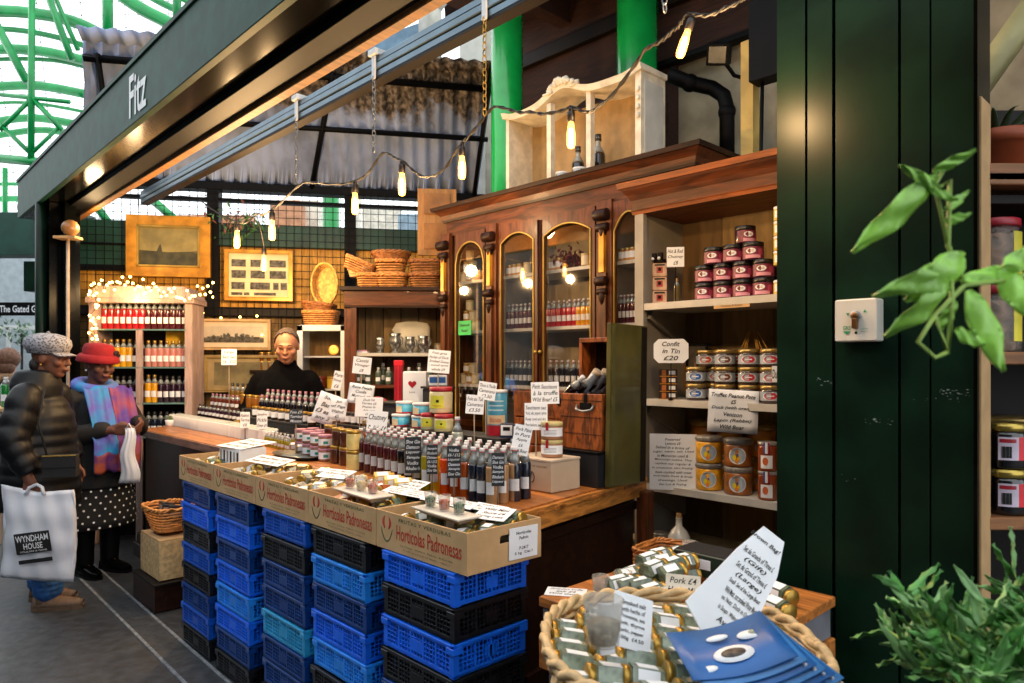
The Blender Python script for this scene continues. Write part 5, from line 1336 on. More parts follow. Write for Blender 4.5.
for k, lb in enumerate(['lower', 'middle', 'upper']):
    simplebox('nougat_box', 'peach printed box with little picture, %s of the stack on the top shelf' % lb, pos(660, 1.24, zA+.068*k), face(pos(660, 1.2, 1)),
        [('carton', [((0, 0, .034), (.068, .05, .066), tb)]), ('printed_panel', [((0, -.026, .034), (.03, .001, .03), LIDR), ((0, -.0265, .036), (.014, .001, .016), M['black']), ((0, -.026, .058), (.05, .001, .008), M['ink'])])], 'box', 'peach printed boxes')
KB2 = bottle(mat('oil_shelf', '#6a5a3a', .2, coat=.5), .12, .016, CORK, None, fill=.7); KB2.at(pos(677, 1.22, zA), 0, 'tiny corked bottle beside the peach printed boxes')
t = thing('pepper_mill', 'dark pepper mill lying on top of the peach boxes', 'mill', pos(660, 1.24, zA+.205), RZ); m = MB(); 
for s in (-1, 1): m.cyl((.018*s, -.02, .018), .013, .03, M['brown_black'], 12, M=None); m.sph((.018*s, -.036, .02), .008, M['paper'])
m.build('body', parent=t); m = MB(); m.cyl((0, 0, .0), .03, .018, M['brown_black']); m.build('base', parent=t)
t = thing('shelf_label', 'small cream label strip fixed under the top shelf', 'label', W(U(732, v0)-.0, v0-.004, SH[0]-.036), RZ); m = MB(); m.box((0, 0, 0), (.17, .003, .018), M['card']); m.build('strip', parent=t)
m = MB(); write(m, 'Chutney & Relish', 1, Matrix.Translation((0, -.003, 0)) @ FRONT, M['ink'], wid=.1, hei=.01); m.build('lettering', parent=t)
# middle shelf: gold lidded jars in three tiers
labs = {'blue': '#2a5fae', 'brown': '#6a3a2a', 'red': '#b5243c', 'orange': '#b3402c'}
dark = mat('jar_dark_glass', '#3a2a22', .2, coat=.5)
KL = {k: jar('pate_jar', .077, .045, dark, GLD, mat('lab_grey', '#9aa3ae', .5), lidh=.2, labz=(.16, .66), ah=1.3, extra=white_oval(k, c)) for k, c in labs.items()}
grid = [(['blue', 'brown', 'red', 'red'], 0), (['blue', 'brown', 'red', 'red'], 1), (['orange', 'brown', 'red', 'red'], 2)]
for cols, k in grid:
    for i, c in enumerate(cols):
        uu_ = U([696, 725, 749, 771][i], 1.19)
        vv_ = 1.19 if not (k == 2 and i == 0) else 1.26
        if k == 2 and i == 0: uu_ = U(706, 1.26)
        KL[c].at(W(uu_, vv_, zB+.0775*k), face(W(uu_, vv_))+.0, 'gold lidded jar, %s oval label, %s tier, %s column on the middle shelf' % (c, ['lowest', 'middle', 'top'][k], ['first', 'second', 'third', 'last'][i]), 'gold lidded pate jars on the middle shelf')
for k in range(3):
    for i in range(3): KL['orange'].at(W(U(712, 1.28)+i*.095, 1.29, zB+.0775*k), 0, 'gold lidded jar in the hidden back row of the middle shelf', 'gold lidded jars, back row')
for k in range(4):
    t = simplebox('dark_tin', 'small dark square tin, %s of the stack under the octagonal card' % ['lowest', 'second', 'third', 'top'][k], pos(668, 1.2, zB+.036*k), face(pos(668, 1.2, 1))+.1,
        [('tin', [((0, 0, .017), (.085, .07, .034), dark)]), ('printed_panel', [((-.02, -.036, .018), (.02, .001, .026), mat('tin_amber', '#a8622c', .4)), ((.018, -.036, .018), (.03, .001, .018), M['paper']), ((0, -.0355, .001), (.08, .001, .003), M['gold'])])], 'tin')
t = simplebox('framed_photo', 'small dark framed old photograph at the back of the middle shelf', pos(697, 1.42, zB+.0), RZ+.2, [('frame', [((-.05, 0, .16), (.012, .012, .22), M['black']), ((.05, 0, .16), (.012, .012, .22), M['black']), ((0, 0, .264), (.11, .012, .012), M['black']), ((0, 0, .056), (.11, .012, .012), M['black']), ((0, .004, .025), (.05, .004, .05), M['black'])]),
    ('photo', [((0, .002, .16), (.09, .004, .2), mat('photo_dark', '#4c4438', .4, var=.4, scale=20)), ((0, -.001, .15), (.03, .002, .05), M['tan_board'])])], 'picture')
# raffia bow / netting basket at the top right of the middle shelf
t = thing('raffia_basket', 'yellow raffia hanging basket behind the red labelled jars', 'basket', pos(752, 1.42, zB+.20), RZ); m = MB(); RF = mat('raffia', '#c99a3c', .6)
for k in range(12):
    a = random.uniform(-.09, .09); m.tube([(a*.3, 0, .12), (a, random.uniform(-.01, .01), .02), (a*1.3, 0, -.02)], .0025, RF, 4)
m.build('handle', parent=t); m = MB(); m.lathe([(.07, -.2), (.09, -.1), (.1, -.02), (.096, -.02), (.06, -.195)], mat('raffia_weave', '#b08a3c', .7, bump=.4, kind='voronoi', scale=60), 18, sy=.5); m.build('bowl', parent=t)
# third shelf: preserved lemons buckets
BK_Y = mat('bucket_yellow', '#e0a21c', .3, coat=.5, var=.3, scale=25); BK_O = mat('bucket_brown', '#9a5a20', .3, coat=.5, var=.3, scale=25); BKL = mat('bucket_lid', '#8f8a84', .35)
def lemlab(m, r, h):
    n = 18
    for s, mm, ex, dz_ in ((1.12, M['paper'], 1.03, 0), (1.0, mat('label_cloud', '#9fb0bf', .5), 1.04, 0)):
        m.add([(r*ex*math.cos(-PI/2+.55*s*math.cos(2*PI*k/n)), r*ex*math.sin(-PI/2+.55*s*math.cos(2*PI*k/n)), h*.42+h*.27*s*math.sin(2*PI*k/n)) for k in range(n)], [tuple(range(n))], mm)
    for a, z, q, c in ((-.2, .36, .13, '#e0c818'), (.08, .32, .1, '#d8a818'), (.0, .45, .06, '#3b4a8a'), (-.05, .24, .12, '#d97a1c')):
        m.add([(r*1.055*math.cos(-PI/2+a+q*math.cos(2*PI*k/8)), r*1.055*math.sin(-PI/2+a+q*math.cos(2*PI*k/8)), h*z+h*q*.8*math.sin(2*PI*k/8)) for k in range(8)], [tuple(range(8))], mat('ll'+c[1:], c, .5))
def ribs(m, r, h):
    lemlab(m, r, h)
    for k in range(22):
        a = 2*PI*k/22; m.box((r*1.035*math.cos(a), r*1.035*math.sin(a), h*.9), (.003, .003, h*.1), M['steel'])
KBY = jar('lemon_bucket', .098, .056, BK_Y, BKL, None, lidh=.18); KBO = jar('lemon_bucket', .098, .056, BK_O, BKL, None, lidh=.18)
def mkb(b): return jar('lemon_tub', .122, .060, b, BKL, mat('lab_clear', '#b9c0c6', .4), lidh=.18, labz=(.5, .51), ah=.2, extra=ribs)
KBY, KBO = mkb(BK_Y), mkb(BK_O)
uA, uB, uC = U(709, 1.21), U(738, 1.20), U(770, 1.18)
for k in range(2):
    KBY.at(W(uA, 1.21, zC+.123*k), face(W(uA, 1.2)), 'round tub of yellow preserved lemons, %s of two' % ['lower', 'upper'][k]); KBO.at(W(uB, 1.20, zC+.123*k), face(W(uB, 1.2)), 'round tub of brown preserved lemons, %s of two' % ['lower', 'upper'][k])
def apr(m, r, h):
    for a, z, q, mm in ((-.1, .35, .28, mat('apricot', '#c9622c', .5)),):
        m.add([(r*1.05*math.cos(-PI/2+a+q*math.cos(2*PI*k/10)), r*1.05*math.sin(-PI/2+a+q*math.cos(2*PI*k/10)), h*z+h*q*.5*math.sin(2*PI*k/10)) for k in range(10)], [tuple(range(10))], mm)
    patch(m, r*1.05, h*.62, h*1.0, .14, M['paper'], a0=-PI/2); patch(m, r*1.05, h*.62, h*1.0, .08, LIDR, a0=-PI/2+.2); patch(m, r*1.05, h*.62, h*1.0, .08, mat('pack_blue2', '#2c3f9a', .5), a0=-PI/2-.2)
KAP = jar('jam_jar', .122, .041, mat('jam_amber', '#8a3c14', .2, coat=.6), mat('lid_clearsilver', '#a8a4a0', .3, .5), M['paper'], lidh=.1, labz=(.1, .55), ah=.6, extra=apr)
for k in range(2): KAP.at(W(uC-.005, 1.17, zC+.123*k), face(W(uC, 1.17))-.1, 'apricot jam jar with tricolour seal, %s of two' % ['lower', 'upper'][k])
KBK = jar('confit_jar', .15, .062, mat('confit', '#b8741c', .25, coat=.5, var=.4, scale=20), GLD, mat('lab_confit', '#a89a80', .4), labz=(.2, .4), ah=.8)
for i, px in enumerate((703, 730, 762)): KBK.at(pos(px, 1.38, zC+.151), 0, 'confit jar %s behind the lemon tubs under the truffle sign' % ['farthest along', 'in the middle', 'at the near end'][i])
for i, px in enumerate((703, 730, 762)): KBK.at(pos(px, 1.38, zC), 0, 'confit jar in the hidden lower back row of the third shelf', 'confit jars, hidden lower row')
# signs on the shelves
def ssign(lines, px0, px1, py0, py1, v, lab, stake=None, oct=False, curl=0., tilt=0., lean=.05):
    y = yat((px0+px1)/2, v); t = sign_card(lines, (px0+px1)/2, py0, py1, px1-px0, y, lab, stake=False, oct=oct, curl=curl, tilt=tilt, lean=lean)
    if stake is not None:
        h = (py1-py0)*y/F; m = MB(); m.tube([(0, .008, -h*.3), (0, .008, stake-t.location.z)], .0025, M['black'], 6); m.cyl((0, .008, stake-t.location.z), .012, .005, M['black']); m.build('stake', parent=t)
    return t
ssign(['Hot & Red', 'Chutney', '£8'], 667, 684, 247, 267, 1.18, 'small white price card standing on the top shelf by the peach boxes', stake=zA)
ssign(['Confit', 'in Tin', '  £20'], 654, 688, 339, 363, 1.12, 'octagonal white confit price card on the middle shelf', oct=True, stake=zB)
ssign(['Truffes Peanut Pate', '£5', 'Duck (with orange)', 'Venison', 'Lapin (Rabbit)', 'Wild Boar'], 709, 757, 390, 433, 1.085, 'large curling white card hanging over the front of the middle shelf', curl=.04, tilt=.05)
ssign(['Preserved', 'Lemons £8', 'Salted in a brine of', 'sugar, water, salt. Used', 'in Moroccan used &', 'Moroccan cuisine. They', 'replace our regular &', 'in couscous, also freshly', 'have cooked with meat', 'and make fresh & lively', '  dressings. Used', 'Eat Lot & Frying'], 650, 696, 434, 490, 1.12, 'tall white card of dense handwriting leaning by the lemon tubs', lean=.0)
ssign(['Duc'], 772, 779, 366, 382, 1.1, 'sliver of a white card at the shutter end of the middle shelf')
KT2 = jar('yellow_tub', .06, .03, mat('yt', '#c9b04a', .4), LIDW, M['paper']); 
for k in range(5): KT2.at(W(U(776, 1.17)+.022, 1.17, zA+.06+.062*(k) if k else zA), 0, 'little yellow labelled tub, one of the stack by the green shutter', 'yellow labelled tubs')

# ================= goods in the display cabinet =================
WJ = jar('white_jar', .075, .03, mat('jar_ivory', '#c9b99a', .4), mat('jar_ivory_lid', '#b59a6a', .5), None); WJ2 = jar('gold_jar', .075, .027, mat('jar_honey', '#b5803a', .3, coat=.4), GLD, M['paper'])
CB = {c: bottle(LQ[c], .165, .02, 'swing') for c in 'RSYK'}
CB['A'] = bottle(cm('liq_gold', '#c98a14', coat=.5), .165, .02, 'swing')
def crow(k, px0, px1, n, z, lab, grp, v=1.62):
    a, b = pos(px0, v, z), pos(px1, v, z)
    for i in range(n): p = a.lerp(b, i/max(1, n-1)); k.at(p, face(p), lab, grp)
zc1, zc2, zc3 = 2.071, 1.711, 1.331
crow(CB['K'], 508, 530, 6, zc3, 'small black bottle on the low shelf behind the second cabinet door', 'black bottles, second door'); crow(CB['K'], 551, 592, 8, zc3, 'small black bottle on the low shelf behind the widest cabinet door', 'black bottles, wide door')
crow(CB['R'], 509, 530, 6, zc2, 'small wine red bottle on the middle shelf behind the second cabinet door', 'wine red bottles, second door')
crow(CB['S'], 549, 575, 6, zc2, 'small ruby red bottle on the middle shelf behind the wide cabinet door', 'ruby bottles, wide door'); crow(CB['A'], 579, 594, 4, zc2, 'small golden bottle on the middle shelf behind the wide cabinet door', 'golden bottles, wide door')
crow(CB['R'], 553, 590, 6, zc2, 'wine red bottle in the back row behind the wide cabinet door', 'wine red bottles, back row', 1.72)
crow(WJ2, 510, 520, 3, zc1, 'small honey coloured jar on the top shelf behind the second door', 'honey jars, second door'); WJ.at(pos(528, 1.62, zc1), 0, 'ivory jar alone on the top shelf behind the second door')
crow(WJ2, 553, 560, 2, zc1, 'small honey coloured jar beside the dried red flowers', 'honey jars by the red flowers'); WJ.at(pos(586, 1.6, zc1), 0, 'ivory jar right beside the dried red flowers'); WJ2.at(pos(594, 1.6, zc1), 0, 'honey jar at the column end of the wide door top shelf')
t = thing('dried_red_flowers', 'bundle of dried dark red flowers on the top cabinet shelf', 'dried flowers', pos(571, 1.66, zc1+.0)); m = MB(); DR = mat('dried_red', '#5c0d14', .8, var=.4, scale=40)
for k in range(160):
    v = Vector((random.gauss(0, .055), random.gauss(0, .03), abs(random.gauss(.06, .035)))); m.add([(-.018, 0, 0), (0, -.01, .005), (.018, 0, .0), (0, .01, .006)], [(0, 1, 2, 3)], DR, False, Matrix.Translation(v) @ rot(*[random.uniform(0, 6) for _ in range(3)]))
m.build('petals', parent=t); m = MB()
for k in range(8): m.tube([(random.uniform(-.03, .03), 0, 0), (random.uniform(-.04, .04), 0, .08)], .003, M['brown_black'], 4)
m.build('stems', parent=t)
# first arched door: stacks of ivory jars
def jstack(px, z, n, lab, v=1.64):
    q = 0
    rowsz = {6: [3, 2, 1], 5: [3, 2], 3: [2, 1]}[n]
    for r_, c in enumerate(rowsz):
        for i in range(c):
            p = pos(px, v, z+.0755*r_)+(W(1, 0)-W(0, 0))*(.064*(i-(c-1)/2)); (WJ if (i+r_) % 2 == 0 else WJ2).at(p, face(p), 'small pale jar in the heap %s behind the first arched door' % lab, 'pale jars '+lab)
jstack(470, zc1, 6, 'on the top shelf'); jstack(470, zc2, 6, 'on the middle shelf'); jstack(470, zc3, 5, 'on the low shelf')
# fourth door
crow(WJ2, 623, 633, 3, zc1, 'small honey jar on the top shelf beside the open shelf unit', 'honey jars, fourth door'); crow(CB['R'], 621, 636, 5, zc2, 'small wine red bottle on the shelf beside the open shelf unit', 'wine red bottles, fourth door')

# ================= dresser top: cream hutch, bottles =================
ht = zc_top+.007
hz = ht
vh = 1.60
hu0, hu1 = U(506, vh), U(641, vh); hwid = hu1-hu0; hd = .24
t = thing('cream_hutch', 'flaking cream arched hutch shelf with carved crest on top of the cabinet', 'shelf', W(hu0, vh, hz), RZ)
CPn = M['cream_paint']; hH = [zat(507, vh, 106)-hz, zat(641, vh, 62)-hz]
hh0 = .40
print('hutch', hwid, hH, hz, zat(641, vh, 160))
hh0 = max(.3, hH[1]*1.08)
for x0, x1 in ((0, .03), (hwid*.36-.02, hwid*.36+.015), (hwid*.655-.02, hwid*.655+.015), (hwid-.04, hwid)):
    m = MB(); m.b2(x0, x1, 0, hd if x0 in (0, hwid-.04) else .04, 0, hh0*.86, CPn); 
    if x0 == hwid-.04:
        m.b2(hwid, hwid+.006, .03, hd-.03, .04, hh0*.78, mat('hutch_panel', '#c4c2bb', .6, var=.08)); m.b2(x0-.005, x1+.004, -.008, .03, 0, .05, CPn)
        for k in range(4): m.sph((hwid-.018, -.008, hh0*(.45+.08*k)), .014, CPn, sc=(1, .6, 1.2))
    m.build('upright', parent=t)
m = MB(); m.b2(.03, hwid-.04, hd-.012, hd, 0, hh0*.86, mat('hutch_back', '#a8895c', .7, var=.15)); m.build('back_board', parent=t)
def topz(q):  # serpentine crest
    a = abs(q-.5)/.5
    return hh0*(.86+.14*math.exp(-((q-.47)/.14)**2)+.05*math.exp(-((a-1)/.12)**2))
m = MB()
n = 40; vs = []
for k in range(n+1):
    q = k/n; x = q*(hwid+.03)-.015; z = topz(q)
    for (yy, zz) in ((-.02, z-.035), (-.03, z-.012), (-.035, z), (hd, z), (hd, z-.03)): vs.append((x, yy, zz))
fs = []
for k in range(n):
    for j in range(5): a = k*5+j; b = k*5+(j+1) % 5; fs.append((a, b, b+5, a+5))
fs += [(4, 3, 2, 1, 0), tuple(n*5+j for j in range(5))]
m.add(vs, fs, CPn); m.build('crest_rail', parent=t)
m = MB()
for k in range(26): q = random.gauss(.47, .045); m.sph((q*hwid, -.03+random.uniform(-.01, .01), topz(q)+random.uniform(-.01, .025)), random.uniform(.012, .022), CPn, 8, 6)
for q in (.37, .57):
    m.tube([(hwid*(q+.04*math.sin(k)), -.03, topz(q)-.0+.01*math.cos(k)) for k in range(5)], .009, CPn)
m.build('carved_ornament', parent=t)
KBT = bottle(LQ['K'], .26, .04, LIDK, None, fill=.6)
KBT.at(W(U(594, vh+.1), vh+.14, hz), 0, 'dark round bottle behind the middle upright of the cream hutch', None, sc=1.15); KBT.at(W(U(574, vh+.1), vh+.14, hz), 0, 'dark bottle standing inside the arched centre of the cream hutch', None)
KTL = jar('glass_tea_light', .06, .04, GLS, LIDW, None); KTL.at(W(U(562, vh-.03), vh-.03, hz), 0, 'pale round pot below the bulb on the cabinet top'); KTL.at(W(U(579, vh-.03), vh-.03, hz), 0, 'pale round pot beside the hutch upright on the cabinet top')

# ================= wicker =================
WK = mat('wicker', '#b97b3e', .6, var=.3, scale=40, bump=.3); WKD = mat('wicker_dark', '#8a5526', .6, var=.35, scale=40, bump=.3); WKL = mat('wicker_pale', '#c9a878', .6, var=.2, scale=40, bump=.3)
def rrect(w, d, k, n=32, e=4.):
    P = []
    for i in range(n):
        a = 2*PI*i/n; c, s = math.cos(a), math.sin(a); P.append((w/2*abs(c)**(2/e)*(1 if c > 0 else -1), d/2*abs(s)**(2/e)*(1 if s > 0 else -1)))
    return P
def wicker(name, label, p, rz, w, d, h, mm, e=4., flare=.12, rx=0., ry=0., lid=False, group=None, thick=.011, braid=.012, cat='basket', n=36):
    t = thing(name, label, cat, p, rz, group); t.rotation_euler = (rx, ry, rz)
    m = MB(); rows = max(4, int(h/(thick*1.5)))
    for k in range(rows+1):
        q = k/rows; s = 1-flare*(1-q); P = rrect(w*s, d*s, 0, n, e)
        m.tube([(x*(1+.012*(1 if (i+k) % 2 else -1)), y*(1+.02*(1 if (i+k) % 2 else -1)), h*q) for i, (x, y) in enumerate(P)], thick*.62, mm, 5, closed=True)
    m.build('woven_side', parent=t)
    m = MB(); P = rrect(w*(1-flare), d*(1-flare), 0, n, e); m.prism(P, -.004, .008, mm); m.build('base', parent=t)
    m = MB(); P = rrect(w*1.02, d*1.02, 0, n*2, e)
    for ph in (0, PI): m.tube([(x*(1+.012*math.cos(i*.9+ph)), y*(1+.02*math.cos(i*.9+ph)), h+.008+braid*.7*math.sin(i*.9+ph)) for i, (x, y) in enumerate(P)], braid*.75, mm, 6, closed=True)
    m.build('braided_rim', parent=t)
    return t
ct_ = dt+.012; cy = yd+.2
def onc(px, z=ct_, dy=0.): p = D(px, 300, yd+.2+dy); return Vector((p.x, p.y, z))
s5 = (yd+.1)/F
wicker('wicker_basket', 'tilted open wicker basket on the cabinet end of the cupboard pile', onc(371, ct_), .1, .20, .2, .09, WK)
wicker('wicker_basket', 'upper shallow wicker basket tipped toward the round basket', onc(357, ct_+.13), .1, .22, .2, .07, WK, ry=.4)
wicker('wicker_basket', 'orange wicker basket, bottom of the middle pair', onc(392, ct_), .0, .235, .2, .09, WK); wicker('wicker_basket', 'orange wicker basket, top of the middle pair', onc(391, ct_+.115), .0, .22, .2, .08, WK)
wicker('flat_basket', 'flat round brown basket lying upside down above the middle pair', onc(391, ct_+.22), .0, .29, .24, .04, WKD, e=2.)
wicker('wicker_basket', 'brown wicker basket, bottom of the pair beside the display cabinet', onc(426, ct_), .0, .25, .2, .09, WKD); wicker('wicker_basket', 'brown wicker basket, top of the pair beside the display cabinet', onc(427, ct_+.115), .0, .26, .2, .08, WKD)
# baskets on the white cabinet
wtz = wt+.006; q = D(321, 300, 5.9)
wicker('wicker_basket', 'rectangular tan wicker basket lying flat on the white cabinet', Vector((q.x, q.y, wtz)), 0, .28, .22, .1, WK)
wicker('wicker_basket', 'small wicker tray basket on top of the flat tan basket', Vector((q.x-.02, q.y, wtz+.12)), 0, .26, .2, .05, WKD, ry=.12)
wicker('oval_basket', 'oval pale wicker basket standing on its side facing out', Vector((q.x+.05, q.y+.02, wtz+.34)), 0, .21, .34, .09, mat('wicker_gold', '#c99a4a', .6, var=.3, scale=40, bump=.3), e=2., rx=PI/2, ry=0)
# pale heap above second pile
wicker('wicker_basket', 'pale flat wicker tray behind the tipped basket', onc(362, ct_+.11, .16), 0, .2, .12, .05, WKL)

# pewter in the cupboard
PW = mat('pewter', '#a9a9a6', .25, .9)
def jug():
    t = thing('pewter_jug', 'x', 'jug'); m = MB(); m.lathe([(.025, 0), (.03, .004), (.018, .02), (.04, .05), (.042, .08), (.034, .11), (.042, .13), (.038, .13)], PW, 16); m.build('body', parent=t)
    m = MB(); m.tube([(.036, 0, .115), (.065, 0, .1), (.062, 0, .06), (.038, 0, .045)], .004, PW, 6); m.build('handle', parent=t); return t
KJU = Kind(jug)
zz_ = DS[0]+.001
for px, s, lb in ((380, .9, 'small pewter jug nearest the cupboard side post'), (395, 1.15, 'taller pewter jug with handle, second along the cupboard shelf'), (410, .95, 'pewter jug in the middle before the white tureen'), (423, 1.0, 'pewter jug on the cabinet side of the white tureen')):
    q = D(px, 340, 5.3); KJU.at(Vector((q.x, q.y, zz_)), random.uniform(0, 1) if px != 380 else 2.6, lb, None, sc=s)
q = D(412, 330, 5.46); t = thing('white_tureen', 'large white ceramic dish standing up behind the pewter jugs', 'dish', Vector((q.x, q.y, zz_)), .1); m = MB(); m.lathe([(.1, 0), (.125, .02), (.13, .2), (.11, .235), (.03, .25), (.0001, .25)], M['white_post'], 24, sy=.25, sx=1.1); m.build('body', parent=t); m = MB(); m.tube([(-.13, 0, .16), (-.15, 0, .18), (-.13, 0, .2)], .008, M['white_post']); m.build('handle', parent=t)
t = thing('folded_cloth', 'folded pink and white cloth at the end of the pewter shelf', 'cloth', Vector((D(362, 345, 5.3).x, 5.3, zz_)), 0); m = MB(); m.b2(-.05, .05, -.05, .05, 0, .012, M['paper']); m.b2(-.048, .046, -.05, .05, .012, .022, LIDP); m.build('cloth', parent=t)
q = D(438, 340, 5.4); WJ.at(Vector((q.x, q.y, zz_)), 0, 'small ivory pot at the cabinet end of the pewter shelf')
KSG = bottle(mat('herb_bottle', '#4c5c50', .25, coat=.4), .13, .024, LIDW, M['paper'], fill=.7)
for i in range(9): q = D(358+i*10.2, 380, 5.28); KSG.at(Vector((q.x, 5.28, DS[1]+.001)), 0, 'squat grey green bottle with white label on the lower cupboard shelf', 'grey green bottles on the lower cupboard shelf')
for i in range(4): q = D(365+i*18, 380, 5.4); KSG.at(Vector((q.x, 5.4, DS[1]+.001)), 0, 'grey green bottle in the back row of the lower cupboard shelf', 'grey green bottles, back row', sc=1.25)
q = D(402, 370, 5.5); t = thing('wooden_tray', 'round dark wooden tray standing at the back of the lower cupboard shelf', 'tray', Vector((q.x+.05, 5.5, DS[1]+.13))); m = MB(); m.lathe([(.001, 0), (.17, 0), (.19, .012), (.17, .012), (.001, .008)], mat('tray_brown', '#5a3416', .4, var=.3), 28, M=rot(PI/2-.1)); m.build('dish', parent=t)
# in the white cabinet
t = thing('gold_plate', 'small round golden plate behind the white cabinet glass', 'plate', Vector((D(334, 352, 5.9).x, 5.9, WS[0]+.05))); m = MB(); m.lathe([(.001, 0), (.03, .0), (.045, .012), (.04, .014), (.001, .006)], M['gold'], 20, M=rot(PI/2-.2)); m.build('plate', parent=t)
KPOT = jar('ceramic_pot', .1, .05, mat('pot_yellow', '#c9a83c', .3, coat=.4), mat('pot_lid', '#a98a3a', .4), None); KPOT.at(Vector((D(333, 380, 5.9).x, 5.9, WS[1]+.001)), 0, 'yellow ceramic pot on the lower shelf of the white cabinet')
KPOR = jar('ceramic_pot', .1, .045, mat('pot_red', '#5a1612', .3, coat=.4), mat('pot_lid2', '#7a2a1a', .4), None); KPOR.at(Vector((D(321, 380, 5.9).x, 5.9, WS[1]+.001)), 0, 'dark red ceramic pot on the lower shelf of the white cabinet')

# ================= glowing bottle rack =================
rkp = Vector((bcx, yb, 0)); MR = Matrix.Translation(rkp) @ Matrix.Rotation(BRZ*.6, 4, 'Z')
FB = {'S': bottle(LQ['S'], .24, .027, LIDG, M['paper']), 'Y': bottle(mat('liq_glow', '#e0a010', .2, coat=.5), .23, .03, LIDG, M['paper']), 'P': bottle(LQ['P'], .22, .03, LIDG, M['paper']), 'V': bottle(LQ['V'], .22, .029, LIDK, M['paper']), 'K': bottle(LQ['N'], .2, .029, LIDK, M['paper'])}
rws = [('S'*7+'R'*7, 'top'), ('YYYYYVV'+'PPPPPPP', 'second'), ('VYVVVVVYYVVVVV', 'third'), ('K'*14, 'bottom')]
FB['R'] = bottle(LQ['R'], .24, .027, LIDG, M['paper'])
for (cs, nm), z in zip(rws, BSH):
    for i, c in enumerate(cs):
        x = -bh+.085+(2*bh-.17)*i/13; p = MR @ Vector((x, .09, z+.001)); d = {'S': 'ruby red', 'R': 'wine red', 'Y': 'glowing yellow', 'P': 'pale pink', 'V': 'violet', 'K': 'black'}[c]
        FB[c].at(p, 0, '%s bottle in the %s row of the pale rack' % (d, nm), '%s bottles, %s row of the rack' % (d, nm))
t = simplebox('yellow_packet', 'bright yellow packet at the end of the second rack row', MR @ Vector((bh-.17, .2, BSH[1]+.2 if 0 else BSH[1]+.001)), BRZ, [('carton', [((0, 0, .15), (.2, .05, .3), mat('bright_yellow', '#f0b81c', .5))]), ('flap', [((0, 0, .305), (.19, .04, .008), mat('bright_yellow', '#f0b81c', .5))])], 'packet')
# fairy lights
t = thing('fairy_lights', 'string of tiny warm fairy lights draped over the pale bottle rack', 'string lights'); m = MB(); pth = []
for k in range(70):
    q = k/69
    if q < .3: px = 90+random.uniform(-3, 8)+8*q; py = 345-q/.3*55+random.uniform(-5, 5)
    else: px = 88+(q-.3)/.7*125; py = 293-8*math.sin((q-.3)*9)-12*(q-.3)+random.uniform(-7, 7)
    pth.append(D(px, py, 5.66+random.uniform(-.02, .02)))
m.tube(pth, .003, M['cable'], 4); m.build('wire', parent=t)
fm = MB(); fm.sph((0, 0, 0), .011, M['fairy'], 8, 6); f0 = None
for k, p in enumerate(pth+[D(x, y_, 6.2) for x, y_ in ((213, 297), (203, 313), (221, 318), (240, 317), (257, 316), (212, 345), (262, 335), (97, 257))]):
    if f0 is None: f0 = fm.build('bulb', parent=t); f0.location = p
    else: o = f0.copy(); COL.objects.link(o); o.parent = t; o.location = p
# shelf of honey jars behind the stallholder
t = thing('wall_shelf', 'small dark shelf on the wall behind the stallholder', 'shelf', BP(BA(272, .1), .1, BZ(371, BA(272, .1), .1)), BRZ); m = MB(); m.box((0, 0, 0), (.36, .14, .02), M['mahog_dk']); m.build('board', parent=t); m = MB(); m.box((0, .03, -.08), (.02, .06, .14), M['mahog_dk']); m.build('bracket', parent=t)
sz = t.location.z+.011
for r_ in range(2):
    for i in range(4): p = BP(BA(262+i*7, .1), .1, sz+.078*r_); KAm.at(p, 0, 'gold lidded jar stacked on the small shelf behind the stallholder', 'gold lidded jars behind the stallholder')

# ================= string of bulbs =================
bulbs = [(237, 238, 'far end of the string, over the gilt print'), (272, 228, 'second from the far end'), (355, 202, 'hanging above the white cabinet'), (402, 183, 'above the dark open cupboard'), (462, 167, 'nearest the corrugated sheet edge'), (571, 135, 'in front of the cream hutch'), (688, 45, 'topmost, under the timber ceiling')]
BULBS = []
SOCK = mat('socket', '#1a1512', .4)
def mkbulb():
    t = thing('light_bulb', 'x', 'light bulb'); m = MB(); m.cyl((0, 0, .0), .017, .045, SOCK, 14); m.cyl((0, 0, .044), .011, .02, SOCK, 10); m.build('socket', parent=t)
    m = MB(); m.lathe([(.0005, -.115), (.014, -.11), (.0185, -.095), (.0185, -.05), (.014, -.02), (.012, 0)], M['bulb_glass'], 14); g = m.build('glass', parent=t)
    m = MB(); m.lathe([(.0005, -.1), (.009, -.096), (.011, -.06), (.008, -.03), (.0005, -.025)], M['bulb_hot'], 10); m.build('filament', parent=t); return t
M['bulb_glass'] = mat('bulb_glass', '#ffb04c', .2, emit=9); M['bulb_hot'] = mat('bulb_hot', '#ffd98a', .3, emit=30)
nt = M['bulb_glass'].node_tree; pb_ = nt.nodes['Principled BSDF']; tr = nt.nodes.new('ShaderNodeBsdfTransparent'); mxn = nt.nodes.new('ShaderNodeMixShader'); mxn.inputs[0].default_value = .35
ou = nt.nodes['Material Output']; nt.links.new(tr.outputs[0], mxn.inputs[1]); nt.links.new(pb_.outputs[0], mxn.inputs[2]); nt.links.new(mxn.outputs[0], ou.inputs[0])
KBU = Kind(mkbulb)
bp = []
for i, (px, py, lb) in enumerate(bulbs):
    y = 700*2.6/(px-512+671)-.0; p = D(px, py, y); s = [1.0, 1.05, .95, .92, .85, .82, .75][i]
    KBU.at(p+Vector((0, 0, .045)), 0, 'glowing elongated light bulb, '+lb, None, sc=s, rx=(.12 if i == 6 else 0), ry=(.3 if i == 6 else 0)); bp.append(p+Vector((0, 0, .05+.06*s))); BULBS.append((p+Vector((0, -.05, -.09)), [48, 48, 16, 14, 12, 16, 24][i]))
